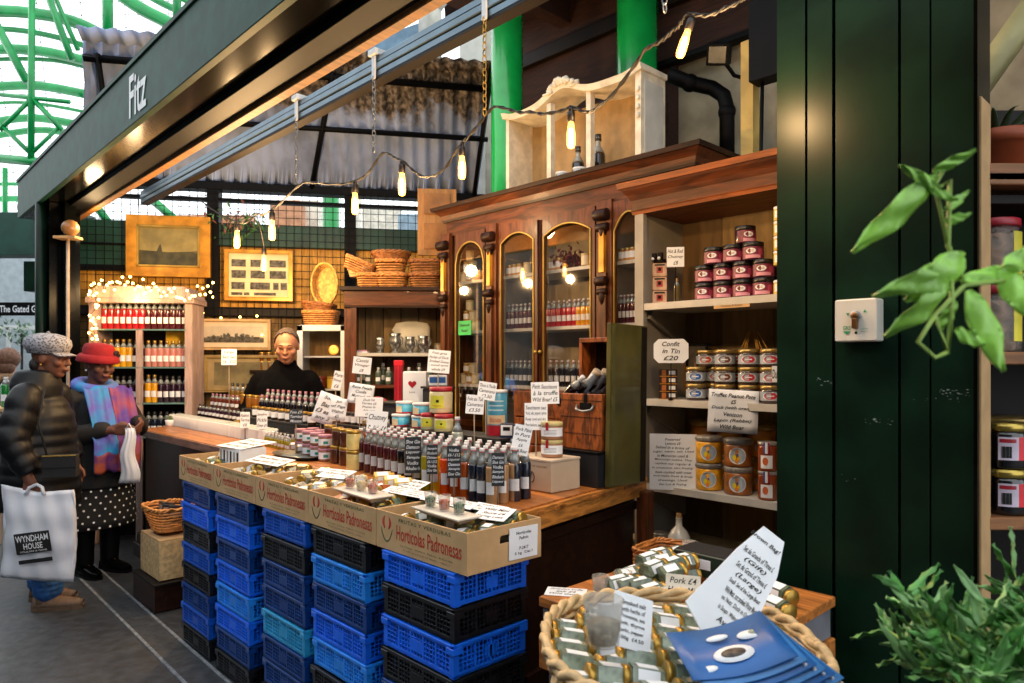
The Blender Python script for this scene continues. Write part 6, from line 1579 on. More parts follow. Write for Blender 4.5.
p = D(264, 262, 5.2); KBU.at(p+Vector((0, 0, .05)), 0, 'glowing light bulb hanging low before the gilt framed print', None, sc=1.05)
t = thing('hanging_cable', 'thin cable of the low bulb before the gilt print', 'cable'); m = MB(); m.tube([p+Vector((0, 0, .11)), D(262, 235, 5.1), D(256, 212, 4.9)], .004, M['cable']); m.build('cable', parent=t)
BULBS.append((p+Vector((0, -.06, -.08)), 44))
# cable threading bulbs and chains
way = [D(200, 200, 5.4), bp[0], D(256, 214, 4.5), bp[1], D(303, 183, 3.94), bp[2], D(383, 153, 3.38), bp[3], D(432, 176, 3.1), bp[4], D(494, 107, 2.82), D(530, 112, 2.65), bp[5], D(600, 105, 2.4), D(645, 50, 2.26), D(672, 31, 2.19), bp[6], D(725, 8, 2.08), D(760, -20, 2.0)]
Q = []
for i in range(len(way)-1):
    p0, p1, p2, p3 = way[max(i-1, 0)], way[i], way[i+1], way[min(i+2, len(way)-1)]
    for k in range(8):
        s = k/8; Q.append(.5*((2*p1)+(p2-p0)*s+(2*p0-5*p1+4*p2-p3)*s*s+(3*p1-p0-3*p2+p3)*s**3)+Vector((0, 0, -.012*math.sin(PI*s))))
t = thing('light_cable', 'dark twisted cable carrying the string of bulbs', 'cable'); m = MB(); m.tube([p_+Vector((.004*math.sin(i*1.5), 0, .004*math.cos(i*1.5))) for i, p_ in enumerate(Q)], .0045, M['cable'], 6); m.tube([p_-Vector((.004*math.sin(i*1.5), 0, .004*math.cos(i*1.5))) for i, p_ in enumerate(Q)], .0035, M['cable'], 6); m.build('cable', parent=t)
EXTRA = [(Vector((-3.1, 5.2, 2.5)), 6), (MR @ Vector((0, -.15, 2.0)), 7), (W(-1.6, 1.2, 2.4), 8)]  # warm point lights added beyond the bulbs, by post, rack and cabinet
# clutter at aisle end of the counter base: baskets and box
q = G(172, 557, 0.17)
u_ = U(172, -.09)
wicker('fruit_basket', 'orange wicker bowl of dark packets low at the far end of the counter', W(U(168, -.2), -.2, .45), RZ, .32, .24, .13, WK, flare=.35)
t = simplebox('wooden_box', 'pale slatted wooden box low under the orange wicker bowl', W(U(168, -.2), -.2, .175), RZ, [('side', [((0, -.1, .12), (.36, .012, .23), WKL)]), ('side', [((0, .1, .12), (.36, .012, .23), WKL)]), ('end_panel', [((-.175, 0, .12), (.012, .19, .23), WKL)]), ('end_panel', [((.175, 0, .12), (.012, .19, .23), WKL)]), ('top', [((0, 0, .24), (.36, .21, .012), M['card'])])], 'box')
t = simplebox('box_stand', 'dark plinth block holding the wooden box at the counter foot', W(U(168, -.2), -.2, 0), RZ, [('block', [((0, 0, .08), (.42, .28, .15), M['mahog_dk'])]), ('top', [((0, 0, .165), (.44, .29, .015), M['brown_black'])])], 'stand')
KPK = Kind(lambda: simplebox('dark_packet', 'x', (0, 0, 0), 0, [('carton', [((0, 0, .05), (.08, .02, .1), M['slate'])]), ('printed_panel', [((0, -.011, .06), (.06, .001, .05), M['gray_paint'])])], 'packet'))
for i in range(4): KPK.at(W(U(168, -.2)-.1+i*.06, -.2+.02*(i % 2), .50), RZ+.3*i, 'dark packet standing in the orange wicker bowl', 'dark packets in the wicker bowl')
# ================= display crate and basket at the near end =================
tz_ = .80; c0 = G(527, 600, tz_); u0, v_0 = UV(c0.x, c0.y); v_0 += .05
OW = mat('orange_plank', '#a8662c', .5, var=.35, kind='wood', scale=5, stretch=(1, 7, 7), bump=.15); GY = mat('grey_plank', '#6a6a70', .6, var=.2, scale=8)
tl, td = U(786, .1)-u0, .62
t = thing('display_table', 'low stack of orange and grey painted wooden crates holding the herb jars', 'table', W(u0, v_0, 0), RZ)
m = MB(); m.b2(0, tl, 0, td, tz_-.03, tz_, OW); m.build('top_board', parent=t)
m = MB(); m.b2(.008, tl-.01, .008, td-.01, tz_-.12, tz_-.03, GY); m.build('grey_crate', parent=t)
m = MB(); m.b2(0, tl, 0, td, tz_-.21, tz_-.12, OW); m.build('lower_crate', parent=t)
m = MB(); m.b2(.03, tl, .01, td, 0, tz_-.22, mat('grey_speckle', '#5a5c60', .6, var=.3, scale=60)); m.build('base_crate', parent=t)
bc_ = Vector((.325, 1.37, 0)); bz = .66
t = thing('basket_stand', 'dark box holding the wicker basket of jars', 'stand', Vector((bc_.x, bc_.y, 0)), RZ); m = MB(); m.b2(-.2, .2, -.16, .16, .0, bz-.02, M['slate']); m.build('box', parent=t); m = MB(); m.b2(-.205, .205, -.165, .165, bz-.02, bz-.006, M['black']); m.build('lid', parent=t)
bh_ = .27
wicker('jar_basket', 'large braided wicker basket heaped with small gold lidded jars', Vector((bc_.x, bc_.y, bz)), -.0, .51, .54, bh_, WKL, e=2.4, flare=.2, thick=.010, braid=.012, n=60)
ptop = bz+bh_
t = thing('basket_filling', 'straw packing filling the wicker basket under the jars', 'straw', Vector((bc_.x, bc_.y, bz+.02))); m = MB(); m.lathe([(.195, 0), (.225, .15), (.215, .19), (.1, .2), (.0001, .205)], mat('straw', '#8a7c5a', .8, var=.4, scale=60, bump=.6), 28); m.build('packing', parent=t)
HB = hexjar(mat('herb_grey', '#76826f', .28, coat=.4, var=.3, scale=70), r=.028, h=.075)
cols = 6
for a in range(cols):
    for b in range(8):
        x = -.175+a*.064; y_ = -.22+b*.055
        if (x/.20)**2+(y_/.225)**2 > 1.05: continue
        p = bc_+Vector((x+.012*random.uniform(-1, 1), y_+.006*random.uniform(-1, 1), ptop-.045+.018*math.cos(x*6)+random.uniform(-.004, .006)+(y_+.2)*.04))
        ang = -PI/2+random.uniform(-.12, .12)
        Mx = Matrix.Rotation(ang+(0.15), 4, 'Z') @ Matrix.Rotation(PI/2-.2, 4, 'X') @ Matrix.Rotation(random.choice([0, 0, -1])*PI/3+PI+.1, 4, 'Z')
        HB.at(p, 0, 'small grey green salt jar with gold lid packed in the wicker basket', 'salt jars in the wicker basket', rotm=Mx)
# big leaning handwritten board
def plate(name, label, corners_px, y_of, lines, cat, th=.003):
    pass
B = [D(762, 527, 1.52), D(789, 540, 1.50), D(777, 577, 1.46), D(745, 643, 1.36), D(707, 645, 1.33), D(684, 602, 1.36), D(735, 549, 1.47)]
ctr = sum(B, Vector())/len(B); nrm = ((B[0]-B[4]).cross(B[3]-B[5])).normalized(); 
if nrm.y > 0: nrm = -nrm
upv = (((B[0]+B[1])/2)-((B[4]+B[3])/2)); upv = (upv-nrm*upv.dot(nrm)).normalized(); rtv = upv.cross(nrm).normalized()
if rtv.x < 0: rtv = -rtv
Rm = Matrix((rtv, -nrm, upv)).transposed().to_4x4()
P2 = [((b-ctr).dot(rtv), (b-ctr).dot(upv)) for b in B]
t = thing('handwritten_board', 'big white clipped corner card of handwriting leaning in the wicker basket', 'sign', ctr); m = MB()
ar = sum(P2[i][0]*P2[(i+1) % len(P2)][1]-P2[(i+1) % len(P2)][0]*P2[i][1] for i in range(len(P2)))
if ar > 0: pass
else: P2 = P2[::-1]
m.prism(P2, 0, .003, M['paper'], Rm @ rot(PI/2)); m.build('board', parent=t)
hgt = max(p[1] for p in P2)-min(p[1] for p in P2); wdt = max(p[0] for p in P2)-min(p[0] for p in P2)
m = MB(); hand(m, ['Brown Bag!', '', 'Set de Grande of Three £', '(Gift)', 'Set de Grand of Three £', '(Large)', 'Small  Set of the Large Beast', 'Wild Meat  not smoked Water Meat', 'no Nuts  Duck in Orange', 'in Soups  Walnut oil Salmon', 'Avocado'], wdt*.58, hgt*.84, Rm @ Matrix.Translation((.008, -.0045, 0)), M['ink'], slack=.08, shear=.3); m.build('lettering', parent=t)
# leaflets
BLU = mat('leaflet_blue', '#1d5a9c', .4, var=.25, scale=6); BLD = mat('leaflet_dark', '#15324f', .4, var=.3)
lf0 = D(741, 652, 1.22)
for k in range(6):
    t = thing('leaflet', 'glossy blue leaflet, %s of the fanned pile over the basket rim' % ['bottom', 'second', 'third', 'fourth', 'fifth', 'topmost'][k], 'leaflet', lf0+Vector((.012*(5-k)-.02, -.006*(5-k), -.03+.007*k)), .32-.05*k)
    R_ = rot(.18, -.20, 0); m = MB(); m.sheet(lambda i, j: ((i-.5)*.18, (j-.5)*.14, -.012*math.sin(PI*i)+.012), 8, 2, BLU if k % 2 else mat('leaflet_mid', '#3b78b5', .4, var=.2), th=.0025, M=R_); m.build('sheet', parent=t)
    m = MB()
    if k == 5:
        for (x, y_, a, b, mm) in ((-.0, -.02, .036, .022, M['paper']), (.0, -.018, .022, .012, mat('dish_brown', '#4a4038', .5, var=.5, scale=90)), (.045, .02, .022, .012, M['paper']), (.06, .025, .014, .008, mat('lime', '#8fa83a', .5)), (-.055, -.045, .016, .008, M['paper']), (-.01, .03, .02, .008, M['paper'])):
            m.lathe([(a, 0), (a, .001)], mm, 18, c=(x, y_, .004+.0006*(a < .03)), M=R_, sy=b/a)
        m.build('photo', parent=t)
    else: m.b2(.084, .089, -.07, .07, .0, .003, M['paper'], R_); m.build('white_edge', parent=t)
# printed paper + tasting glass in basket
q = D(632, 622, 1.33); t = thing('folded_notice', 'white folded printed sheet standing among the basket jars', 'notice', q, .25); R_ = rot(-.5, .35, 0)
m = MB(); m.box((0, 0, 0), (.085, .002, .10), M['paper'], R_); m.box((-.06, .02, -.01), (.05, .002, .09), M['paper'], R_ @ rot(0, -.3, .5)); m.build('sheet', parent=t); m = MB(); hand(m, ['Smoked salt', 'with herbs of', 'Provence, sea', 'salt, thyme', 'garlic, pepper', '100g  £4.50'], .06, .09, R_ @ Matrix.Translation((0, -.002, 0)), M['ink'], shear=0); m.build('lettering', parent=t)
def tg():
    t = thing('tasting_glass', 'x', 'glass'); m = MB(); m.lathe([(.018, 0), (.021, .002), (.027, .062), (.0255, .062), (.019, .005)], mat('cup_plastic', '#b5b3ac', .2, alpha=.32), 18); m.build('glass', parent=t); m = MB(); m.lathe([(.0175, .004), (.0235, .03), (.0001, .034)], mat('spice_grey', '#8a7f6c', .7, var=.4, scale=90), 14); m.build('filling', parent=t); return t
KTG = Kind(tg); KTG.at(D(603, 645, 1.25), .1, 'large plastic tasting cup standing in the wicker basket', None, sc=1.35)
p = G(601, 597, tz_+.001); KTG.at(p, 0, 'clear tasting glass at the edge of the herb jar table'); KTG.at(G(623, 592, tz_+.001), 0, 'second clear tasting glass in front of the herb jars'); KTG.at(G(690, 560, tz_+.02), 0, 'clear tasting glass behind the herb jars', None)
# herb jars on the table
HD = hexjar(mat('herb_dark', '#5c6650', .28, coat=.4, var=.3, scale=70), r=.03, h=.08)
for i, (px, py, k, a) in enumerate([(608, 588, 0, .4), (618, 580, 0, .5), (630, 590, 0, .4), (641, 597, 0, .5), (655, 600, 0, .4), (628, 577, 0, .6), (640, 583, 0, .4), (655, 588, 0, .3), (668, 590, 0, .2), (645, 574, 1, .7), (660, 577, 1, .5), (675, 580, 0, .5), (640, 565, 1, .6), (652, 566, 1, .4), (664, 570, 1, .6), (672, 566, 1, .4), (684, 572, 0, .5), (694, 567, 0, .3), (650, 559, 0, .4), (666, 558, 0, .6), (618, 590, 0, .6), (682, 562, 0, .7)]):
    lie(HD, G(px, py, tz_+.03+.04*k)+Vector((0, 0, 0)), RZ+a+2.2, 'dark herb jar with white label heaped on the crate table', 'herb jars heaped on the crate table', roll=-PI/6*(i % 3), tip=.15)
card_t = thing('handwritten_card', 'small white handwritten card lying on the table corner beside the basket', 'card', G(566, 592, tz_+.002), RZ+.6); m = MB(); m.box((0, 0, 0), (.12, .075, .0015), M['paper']); m.build('sheet', parent=card_t); m = MB(); hand(m, ['Shropshire Truffle', 'Salt £4', 'Wild Garlic'], .11, .07, Matrix.Translation((0, 0, .0014)) @ rot(-PI/2), M['ink']); m.build('lettering', parent=card_t)
t = sign_card(['Pork £4', 'Herbs Mix'], 683, 575, 596, 34, 1.85, 'cream handwritten card leaning against the herb jars', stake=False, tilt=.05, lean=.5, mm=mat('cream_card', '#d6cdbb', .7))
t = thing('white_vase', 'white round bellied bottle with cork inside the open shelf unit', 'bottle', G(679, 549, .7), 0)
t.location = pos(679, 1.18, zat(679, 1.18, 546)); m = MB(); m.lathe([(.035, 0), (.05, .02), (.052, .045), (.035, .075), (.016, .095), (.014, .13), (.018, .135)], mat('vase_white', '#cfcfca', .2, coat=.5), 24); m.build('body', parent=t); m = MB(); m.cyl((0, 0, .13), .013, .025, CORK); m.build('stopper', parent=t)
vz = t.location.z
t = thing('low_shelf_box', 'brown wooden box standing inside the bottom of the open shelf unit', 'box', W(U(700, 1.3), 1.31, .352), RZ); m = MB(); m.b2(-.33, .5, -.17, .16, 0, vz-.352-.003, mat('box_tan', '#7a5530', .6, var=.25)); m.build('body', parent=t); m = MB(); m.b2(-.335, .5, -.175, .165, vz-.366, vz-.353, M['tan_board']); m.build('lid', parent=t)
KSQ = jar('squat_glass_jar', .05, .04, mat('herb_grey2', '#6f7464', .28, coat=.4, var=.3, scale=70), mat('lid_silver', '#9a968a', .3, .6), None)
KSQ.at(pos(660, 1.17, vz), 0, 'squat glass jar with silver lid beside the white bottle'); KSQ.at(pos(678, 1.13, vz-.0), 0, 'squat jar with flat lid before the white bottle', None, sc=.9)
t = simplebox('dark_carton', 'dark green carton of packets behind the herb jars', G(712, 562, .86), RZ, [('carton', [((0, 0, 0), (.2, .12, .07), mat('carton_dark', '#14261e', .5)), ((0, 0, .036), (.19, .11, .003), M['slate'])]), ('printed_panel', [((-.02, -.061, .005), (.1, .001, .03), M['paper']), ((-.07, -.062, -.01), (.03, .001, .03), mat('bright_green', '#3f8a2c', .5))])], 'carton')
for i, (px, py) in enumerate([(768, 604), (772, 590), (764, 617)]): lie(HD, G(px, py, tz_+.03), RZ+1.2, 'jar peeping out behind the big handwritten board', 'jars behind the big board', roll=.4)
wicker('shallow_crate_basket', 'shallow wooden tray under the herb jars at the back of the table', G(700, 572, tz_+.002), RZ+.1, .4, .2, .05, OW, e=8., flare=.0, thick=.008, braid=.006)

# ================= neighbouring stall beyond the shutter =================
yN = 1.95
def N(px, py, y=yN): return D(px, py, y)
m = MB(); tn = mat('neighbour_wood', '#8a5a34', .6, var=.25, kind='wood', scale=5, stretch=(1, 6, 6))
xa = N(981, 0).x
t = thing('neighbour_shelf', 'brown wooden shelf unit of jars beyond the green shutter', 'shelf unit', (xa, yN, 0), 0)
m = MB(); m.b2(0.0, 1.0, .32, .34, 0, 2.3, M['brown_black']); m.build('back_board', parent=t)
m = MB(); m.b2(0.9, .93, 0, .32, 0, 2.3, tn); m.build('side_panel', parent=t)
NS = [N(0, 352).z, N(0, 518).z, N(0, 172).z]
for z in NS: m = MB(); m.b2(0, .9, 0, .32, z-.035, z, tn); m.build('shelf', parent=t)
m = MB(); m.b2(0, .9, -.0, .02, N(0, 180).z-.0, N(0, 163).z, tn); m.b2(0, .9, .05, .3, N(0, 200).z, N(0, 190).z, M['brown_black']); m.build('rail', parent=t)
def bigjar():
    t = thing('storage_jar', 'x', 'jar'); r = .075; h = .19; DM = mat('dried_mushroom', '#7a5c46', .8, var=.5, scale=30, bump=.8, kind='voronoi')
    m = MB(); m.lathe([(r*.95, 0), (r, .01), (r, h*.8), (r*.85, h*.9)], mat('jar_clear', '#cfc6bc', .1, alpha=.18, coat=.6), 24); m.build('glass', parent=t)
    m = MB()
    for k in range(150):
        a = random.uniform(0, 2*PI); q = r*.9*math.sqrt(random.random()); m.add([(-.02, 0, 0), (0, -.012, .008), (.02, 0, .002), (0, .014, .005)], [(0, 1, 2, 3)], DM, False, Matrix.Translation((q*math.cos(a), q*math.sin(a), random.uniform(.012, h*.8))) @ rot(*[random.uniform(0, 6) for _ in range(3)]))
    m.cyl((0, 0, .005), r*.8, h*.75, DM); m.build('contents', parent=t)
    m = MB(); m.cyl((0, 0, h*.88), r*.98, h*.12, LIDR, 24); m.build('lid', parent=t)
    m = MB(); patch(m, r*1.01, .03, .15, .3, mat('label_y', '#d9c93a', .5), a0=-PI/2+.5); m.build('paper_label', parent=t); return t
KBG = Kind(bigjar); zz0 = NS[0]+.001
KBG.at(Vector((N(1008, 0).x+.02, yN+.1, zz0)), 0, 'large clear jar of dried mushrooms with red lid, lower of two'); KBG.at(Vector((N(1008, 0).x+.02, yN+.1, zz0+.192)), 0, 'large clear jar of dried mushrooms with red lid, upper of two')
def bcode(m, r, h):
    for k in range(9): patch(m, r*1.03, h*.25, h*.5, .012+.008*(k % 3), M['ink'], a0=-PI/2-.62+.04*k, n=1)
    patch(m, r*1.03, h*.58, h*.66, .3, LIDR, a0=-PI/2-.4); patch(m, r*1.025, h*.2, h*.7, .25, mat('red_bright', '#d4202c'), a0=-PI/2+.25); patch(m, r*1.03, h*.3, h*.62, .2, M['paper'], a0=-PI/2+.72)
KNJ = jar('pickle_jar', .13, .066, mat('jar_black', '#120e10', .15, coat=.6), mat('lid_brightgold', '#b59a4a', .25, .8), mat('lab_lilac', '#c9bccd', .5), lidh=.17, labz=(.2, .7), ah=.42, extra=None)
KNJ = jar('pickle_jar', .13, .066, mat('jar_black', '#120e10', .15, coat=.6), mat('lid_brightgold', '#b59a4a', .25, .8), mat('lab_lilac', '#c9bccd', .5), lidh=.17, labz=(.2, .7), ah=.75, extra=bcode)
for k in range(2): KNJ.at(Vector((N(1007, 0, yN+.06).x, yN+.08, NS[1]+.001+.131*k)), .0, 'black pickle jar with gold lid and red label, %s of two' % ['lower', 'upper'][k])
KNK = jar('cloth_jar', .14, .05, mat('beige_fill', '#a8987a', .5, var=.2), GLD, None); KNK.at(Vector((N(1012, 0, yN+.2).x, yN+.22, NS[1]+.001)), 0, 'beige filled jar standing behind the black pickle jars', None, sc=1.9)
t = thing('terracotta_pot', 'wide red terracotta pot on the neighbouring stall shelf', 'pot', Vector((N(1012, 0).x+.04, yN+.12, NS[2]+.001))); m = MB(); TCm = mat('terracotta', '#a04a26', .6, var=.15); m.lathe([(.07, 0), (.09, .1), (.105, .1), (.108, .135), (.1, .135), (.085, .1), (.001, .09)], TCm, 28); m.build('pot', parent=t)
m = MB(); LG = mat('agave_leaf', '#3c5a38', .5, var=.3)
for k in range(14):
    a = 2*PI*k/14; l = random.uniform(.12, .2); m.sheet(lambda i, j: ((.01+l*i)*math.cos(a)-(j-.5)*.03*(1-i)*math.sin(a), (.01+l*i)*math.sin(a)+(j-.5)*.03*(1-i)*math.cos(a), .1+.22*i-.14*i*i), 6, 2, LG, th=.002)
m.build('leaves', parent=t)
m = MB(); m.tube([N(955, 118, 2.5), N(1060, -30, 2.5)], .05, mat('pale_brace', '#a8a070', .6, var=.15, kind='wood', scale=5), 4); struct(m, 'trim_19')
t = simplebox('paper_stack', 'stack of pale boards on the shelf under the terracotta pot', Vector((N(1002, 0).x, yN+.1, N(0, 180).z-.0)), 0, [('board', [((0, 0, .004+.008*k), (.16-.006*(k % 2), .14, .006), M['card']) for k in range(3)]), ('edge', [((0, 0, -.004), (.17, .15, .006), M['slate'])])], 'boards')

# ================= plants in front =================
LV = mat('basil_leaf', '#8cc447', .4, var=.25, scale=12, coat=.2); ST = mat('basil_stem', '#8fae4c', .5)
def leaf(m, base, tip, width, droop=.02, mm=LV, fold=.25, n=10, side=None, th=.0006):
    base, tip = Vector(base), Vector(tip); d = tip-base; L_ = d.length; t_ = d.normalized(); s = side.normalized() if side is not None else t_.cross(Vector((0, 0, 1))).normalized(); up = s.cross(t_).normalized()
    def g(i, j):
        w = width*(math.sin(PI*min(1, i*.93+.04)))**.75*(1-.35*i); q = (j-.5)*2
        return base+d*i+s*(w*q*.5)+up*(fold*abs(q)*w*.5 - droop*math.sin(PI*i)*-1 + .003*math.sin(i*14+q*3)) 
    m.sheet(g, n, 6, mm, th=th)
yl = .72
def E(px, py, dy=0.): return D(px, py, yl+dy)
t = thing('trailing_plant', 'blurred light green leafy sprig hanging close before the shutter', 'plant')
m = MB(); m.tube([E(1060, 262, .05), E(1010, 280), E(965, 285), E(935, 315), E(948, 352), E(952, 300), E(950, 262)], .0026, ST); m.tube([E(965, 285), E(948, 245), E(950, 180), E(935, 190)], .0024, ST); m.tube([E(935, 315), E(918, 342), E(935, 358), E(948, 352)], .0022, ST); m.tube([E(948, 245), E(935, 185), E(945, 168)], .002, ST); m.build('stem', parent=t)
for (a, b, w, s, dr) in [((938, 175), (852, 252), .034, (.3, .9, .5), .006), ((940, 190), (900, 165), .014, (0, 1, .4), .002), ((933, 172), (976, 150), .013, (0, .6, 1), .001), ((930, 190), (958, 200), .013, (0, .6, .8), .001), ((955, 262), (873, 296), .028, (0, .8, .7), .012), ((965, 255), (905, 300), .045, (.3, .7, 1), .010), ((950, 275), (884, 336), .030, (.2, .9, .4), .014), ((968, 290), (1003, 372), .032, (1, .5, .2), .006), ((960, 280), (1024, 268), .020, (0, 1, .5), .002), ((1000, 270), (1040, 320), .034, (1, .5, .3), .002), ((1050, 250), (1000, 268), .03, (0, .7, .7), .001), ((955, 330), (985, 345), .02, (0, .7, .7), .001), ((945, 210), (968, 192), .012, (0, .7, .7), .001), ((945, 222), (970, 214), .012, (0, .7, .7), .001), ((955, 300), (940, 330), .016, (1, .5, .2), .001)]:
    m = MB(); leaf(m, E(*a), E(b[0], b[1], random.uniform(-.02, .02)), w, -dr, side=((lambda d: (Vector((-d.z, 0, d.x))+Vector((0, s[1]*.35*d.length*(1 if s[0] < .5 else -1), 0))))(E(*b)-E(*a)))); m.build('leaf', parent=t)
t = thing('rosemary_bush', 'dense bush of narrow grey green leaves in the near corner', 'plant', D(985, 642, .92)); LB = mat('sage_leaf', '#5c9a4c', .45, var=.35, scale=20); LB2 = mat('sage_leaf2', '#7fae6a', .45, var=.3, scale=20)
random.seed(11)
m = MB(); stems = []
for k in range(42):
    a = random.uniform(-.5*PI, .6*PI) if 0 else random.uniform(0, 2*PI); el = random.uniform(.15, 1.3); L_ = random.uniform(.09, .15)
    dv = Vector((math.cos(a)*math.cos(el), math.sin(a)*math.cos(el), math.sin(el))); b0 = Vector((random.uniform(-.04, .11), random.uniform(-.04, .04), -.07)); stems.append((b0, dv, L_)); m.tube([b0, b0+dv*L_*.5+Vector((0, 0, .01)), b0+dv*L_], [.003, .0025, .0015], ST, 5)
m.build('stems', parent=t); m = MB()
for b0, dv, L_ in stems:
    for k in range(13):
        q = .25+.75*k/12; c = b0+dv*L_*q; r = Vector((random.gauss(0, 1), random.gauss(0, 1), random.gauss(.3, .8))); r = (r-dv*r.dot(dv)*.5).normalized()
        l = random.uniform(.045, .072); tp = c+(dv*.55+r*.85).normalized()*l; sd = (tp-c).cross(Vector((random.gauss(0, 1), random.gauss(0, 1), random.gauss(0, 1)))); leaf(m, c, tp, .0145, -.003, mm=LB if random.random() < .6 else LB2, n=5, side=sd, fold=.4)
m.build('foliage', parent=t)
m = MB(); m.lathe([(.06, -.3), (.085, -.1), (.092, -.09), (.092, -.07), (.08, -.07), (.001, -.08)], mat('stone_pot', '#8a8074', .7, var=.2, bump=.3), 28, c=(.05, 0, 0)); m.build('pot', parent=t)
pst = D(985, 642, .92); tt = thing('plant_stand', 'dark stand under the pot of the near corner bush', 'stand', (pst.x+.05, pst.y, 0)); m = MB(); m.cyl((0, 0, 0), .11, pst.z-.3-.021, M['slate']); m.build('column', parent=tt); m = MB(); m.cyl((0, 0, pst.z-.321), .13, .02, M['black']); m.build('top', parent=tt)
random.seed(5)
# ================= people =================
V = Vector
def limb(m, pts, R, sc=None, seg=12):
    P = [V(p) for p in pts]; Q = []; RR = []
    for i in range(len(P)-1):
        for k in range(6):
            s = k/6; p0, p1, p2, p3 = P[max(i-1, 0)], P[i], P[i+1], P[min(i+2, len(P)-1)]
            Q.append(.5*((2*p1)+(p2-p0)*s+(2*p0-5*p1+4*p2-p3)*s*s+(3*p1-p0-3*p2+p3)*s**3)); RR.append(R[i]*(1-s)+R[i+1]*s)
    Q.append(P[-1]); RR.append(R[-1])
    m.tube(Q, RR, None, seg); m.sph(P[0], R[0]*.98); m.sph(P[-1], R[-1]*.98)
def torso(m, rows, seg=24):
    # rows: (z, cx, cy, rx, ry)
    vs = []; fs = []
    for z, cx, cy, rx, ry in rows:
        for i in range(seg): a = 2*PI*i/seg; vs.append((cx+rx*math.cos(a), cy+ry*math.sin(a), z))
    n = len(rows)
    for l in range(n-1):
        for i in range(seg): j = (i+1) % seg; fs.append((l*seg+i, l*seg+j, (l+1)*seg+j, (l+1)*seg+i))
    fs += [tuple(range(seg-1, -1, -1)), tuple((n-1)*seg+i for i in range(seg))]
    m.add(vs, fs, None, True)
def hand_geo(m, wrist, d, palmn, side, curl=.6, s=1.):
    """palm from wrist along d; palmn = palm normal; side = toward the thumb"""
    w, d, n, t = V(wrist), V(d).normalized(), V(palmn).normalized(), V(side).normalized()
    m.sph(w+d*.045*s, .038*s, None, 12, 8, sc=(1, 1, 1)) if 0 else None
    for k in range(5):
        q = -1+k*.5; limb(m, [w+t*q*.016*s, w+d*.045*s+t*q*.028*s, w+d*.085*s+t*q*.030*s], [.017*s, .0155*s, .013*s], seg=8)
    for k, L_ in enumerate((.068, .078, .072, .056)):
        q = 1-k*.66; b = w+d*.085*s+t*q*.031*s; a = curl*(.8+.08*k); p = [b]; dd = d.copy()
        for f in (.42, .33, .25):
            dd = (dd*math.cos(a*.9)+n*math.sin(a*.9)).normalized(); nn = n; p.append(p[-1]+dd*L_*f*s); a = min(a*1.15, 1.4)
        limb(m, p, [.0098*s, .0088*s, .008*s, .0068*s], seg=8)
    b = w+d*.025*s+t*.028*s; limb(m, [b, b+(t*.7+d*.6).normalized()*.03*s+n*.008*s, b+(t*.55+d*.9).normalized()*.06*s+n*.02*s], [.014*s, .011*s, .008*s], seg=8)
def head_geo(m, c, M4):
    T = Matrix.Translation(V(c)) @ M4
    S = lambda p, r, sc: m.sph(p, r, None, 20, 14, M=T, sc=sc)
    S((0, .012, .03), .1, (.80, 1.0, .98)); S((0, -.022, -.035), .075, (.82, .92, 1.05)); S((0, -.055, -.085), .034, (1.05, .85, .8))
    S((0, -.086, .028), .04, (1.35, .35, .45))                                                   # brow
    limb2 = [((0, -.088, .025), .011), ((0, -.097, .0), .0125), ((0, -.104, -.018), .014)]
    for p, r in limb2: S(p, r, (1, 1, 1))
    for s in (-1, 1):
        S((s*.011, -.096, -.022), .009, (1, 1, 1)); S((s*.045, -.06, -.018), .032, (.8, .8, .8)); S((s*.080, .015, -.0), .026, (.35, .8, 1.2)); S((s*.032, -.076, .012), .017, (1.1, .6, .8))
    S((0, -.094, -.052), .016, (1.7, .6, .4)); S((0, -.092, -.064), .016, (1.4, .6, .45))
def face_bits(t, c, M4, skin, lip, eyes_open=True, smile=False):
    T = Matrix.Translation(V(c)) @ M4
    for s in (-1, 1):
        m = MB(); m.sph((s*.031, -.0785, .012), .0115, mat('eye_white', '#c9c2b8', .2), 12, 8, M=T, sc=(1.15, .8, .62)); m.sph((s*.031, -.0865, .012), .0055, mat('iris_dark', '#1a0f0a', .1), 10, 6, M=T, sc=(1, .5, 1)); m.build('eye', parent=t)
        m = MB(); m.tube([T @ V((s*(.014+.009*k), -.103+.0035*k, .036+.003*math.sin(k*.9))) for k in range(5)], [.0025, .0035, .0035, .003, .0015], mat('brow_hair', '#2a1c14', .8), 6); m.build('eyebrow', parent=t)
    m = MB(); k_ = .007 if smile else .0
    m.tube([T @ V((x, -.104+abs(x)*.35, -.057+k_*(abs(x)/.024)**2)) for x in (-.027, -.018, -.008, 0, .008, .018, .027)], [.0015, .004, .0048, .0045, .0048, .004, .0015], lip, 8); m.build('lips', parent=t)
def person(name_lab, loc, rz, skin, gr=None):
    return thing('person', name_lab, 'person', loc, rz, gr)
def skinm(n, c): return mat(n, c, .62, var=.08, scale=30, bump=.05)
BLK = mat('coat_black', '#07080c', .5, var=.25, scale=12, bump=.15, spec=.3); BLK2 = mat('coat_black2', '#08080b', .8, var=.25, scale=30, bump=.2)

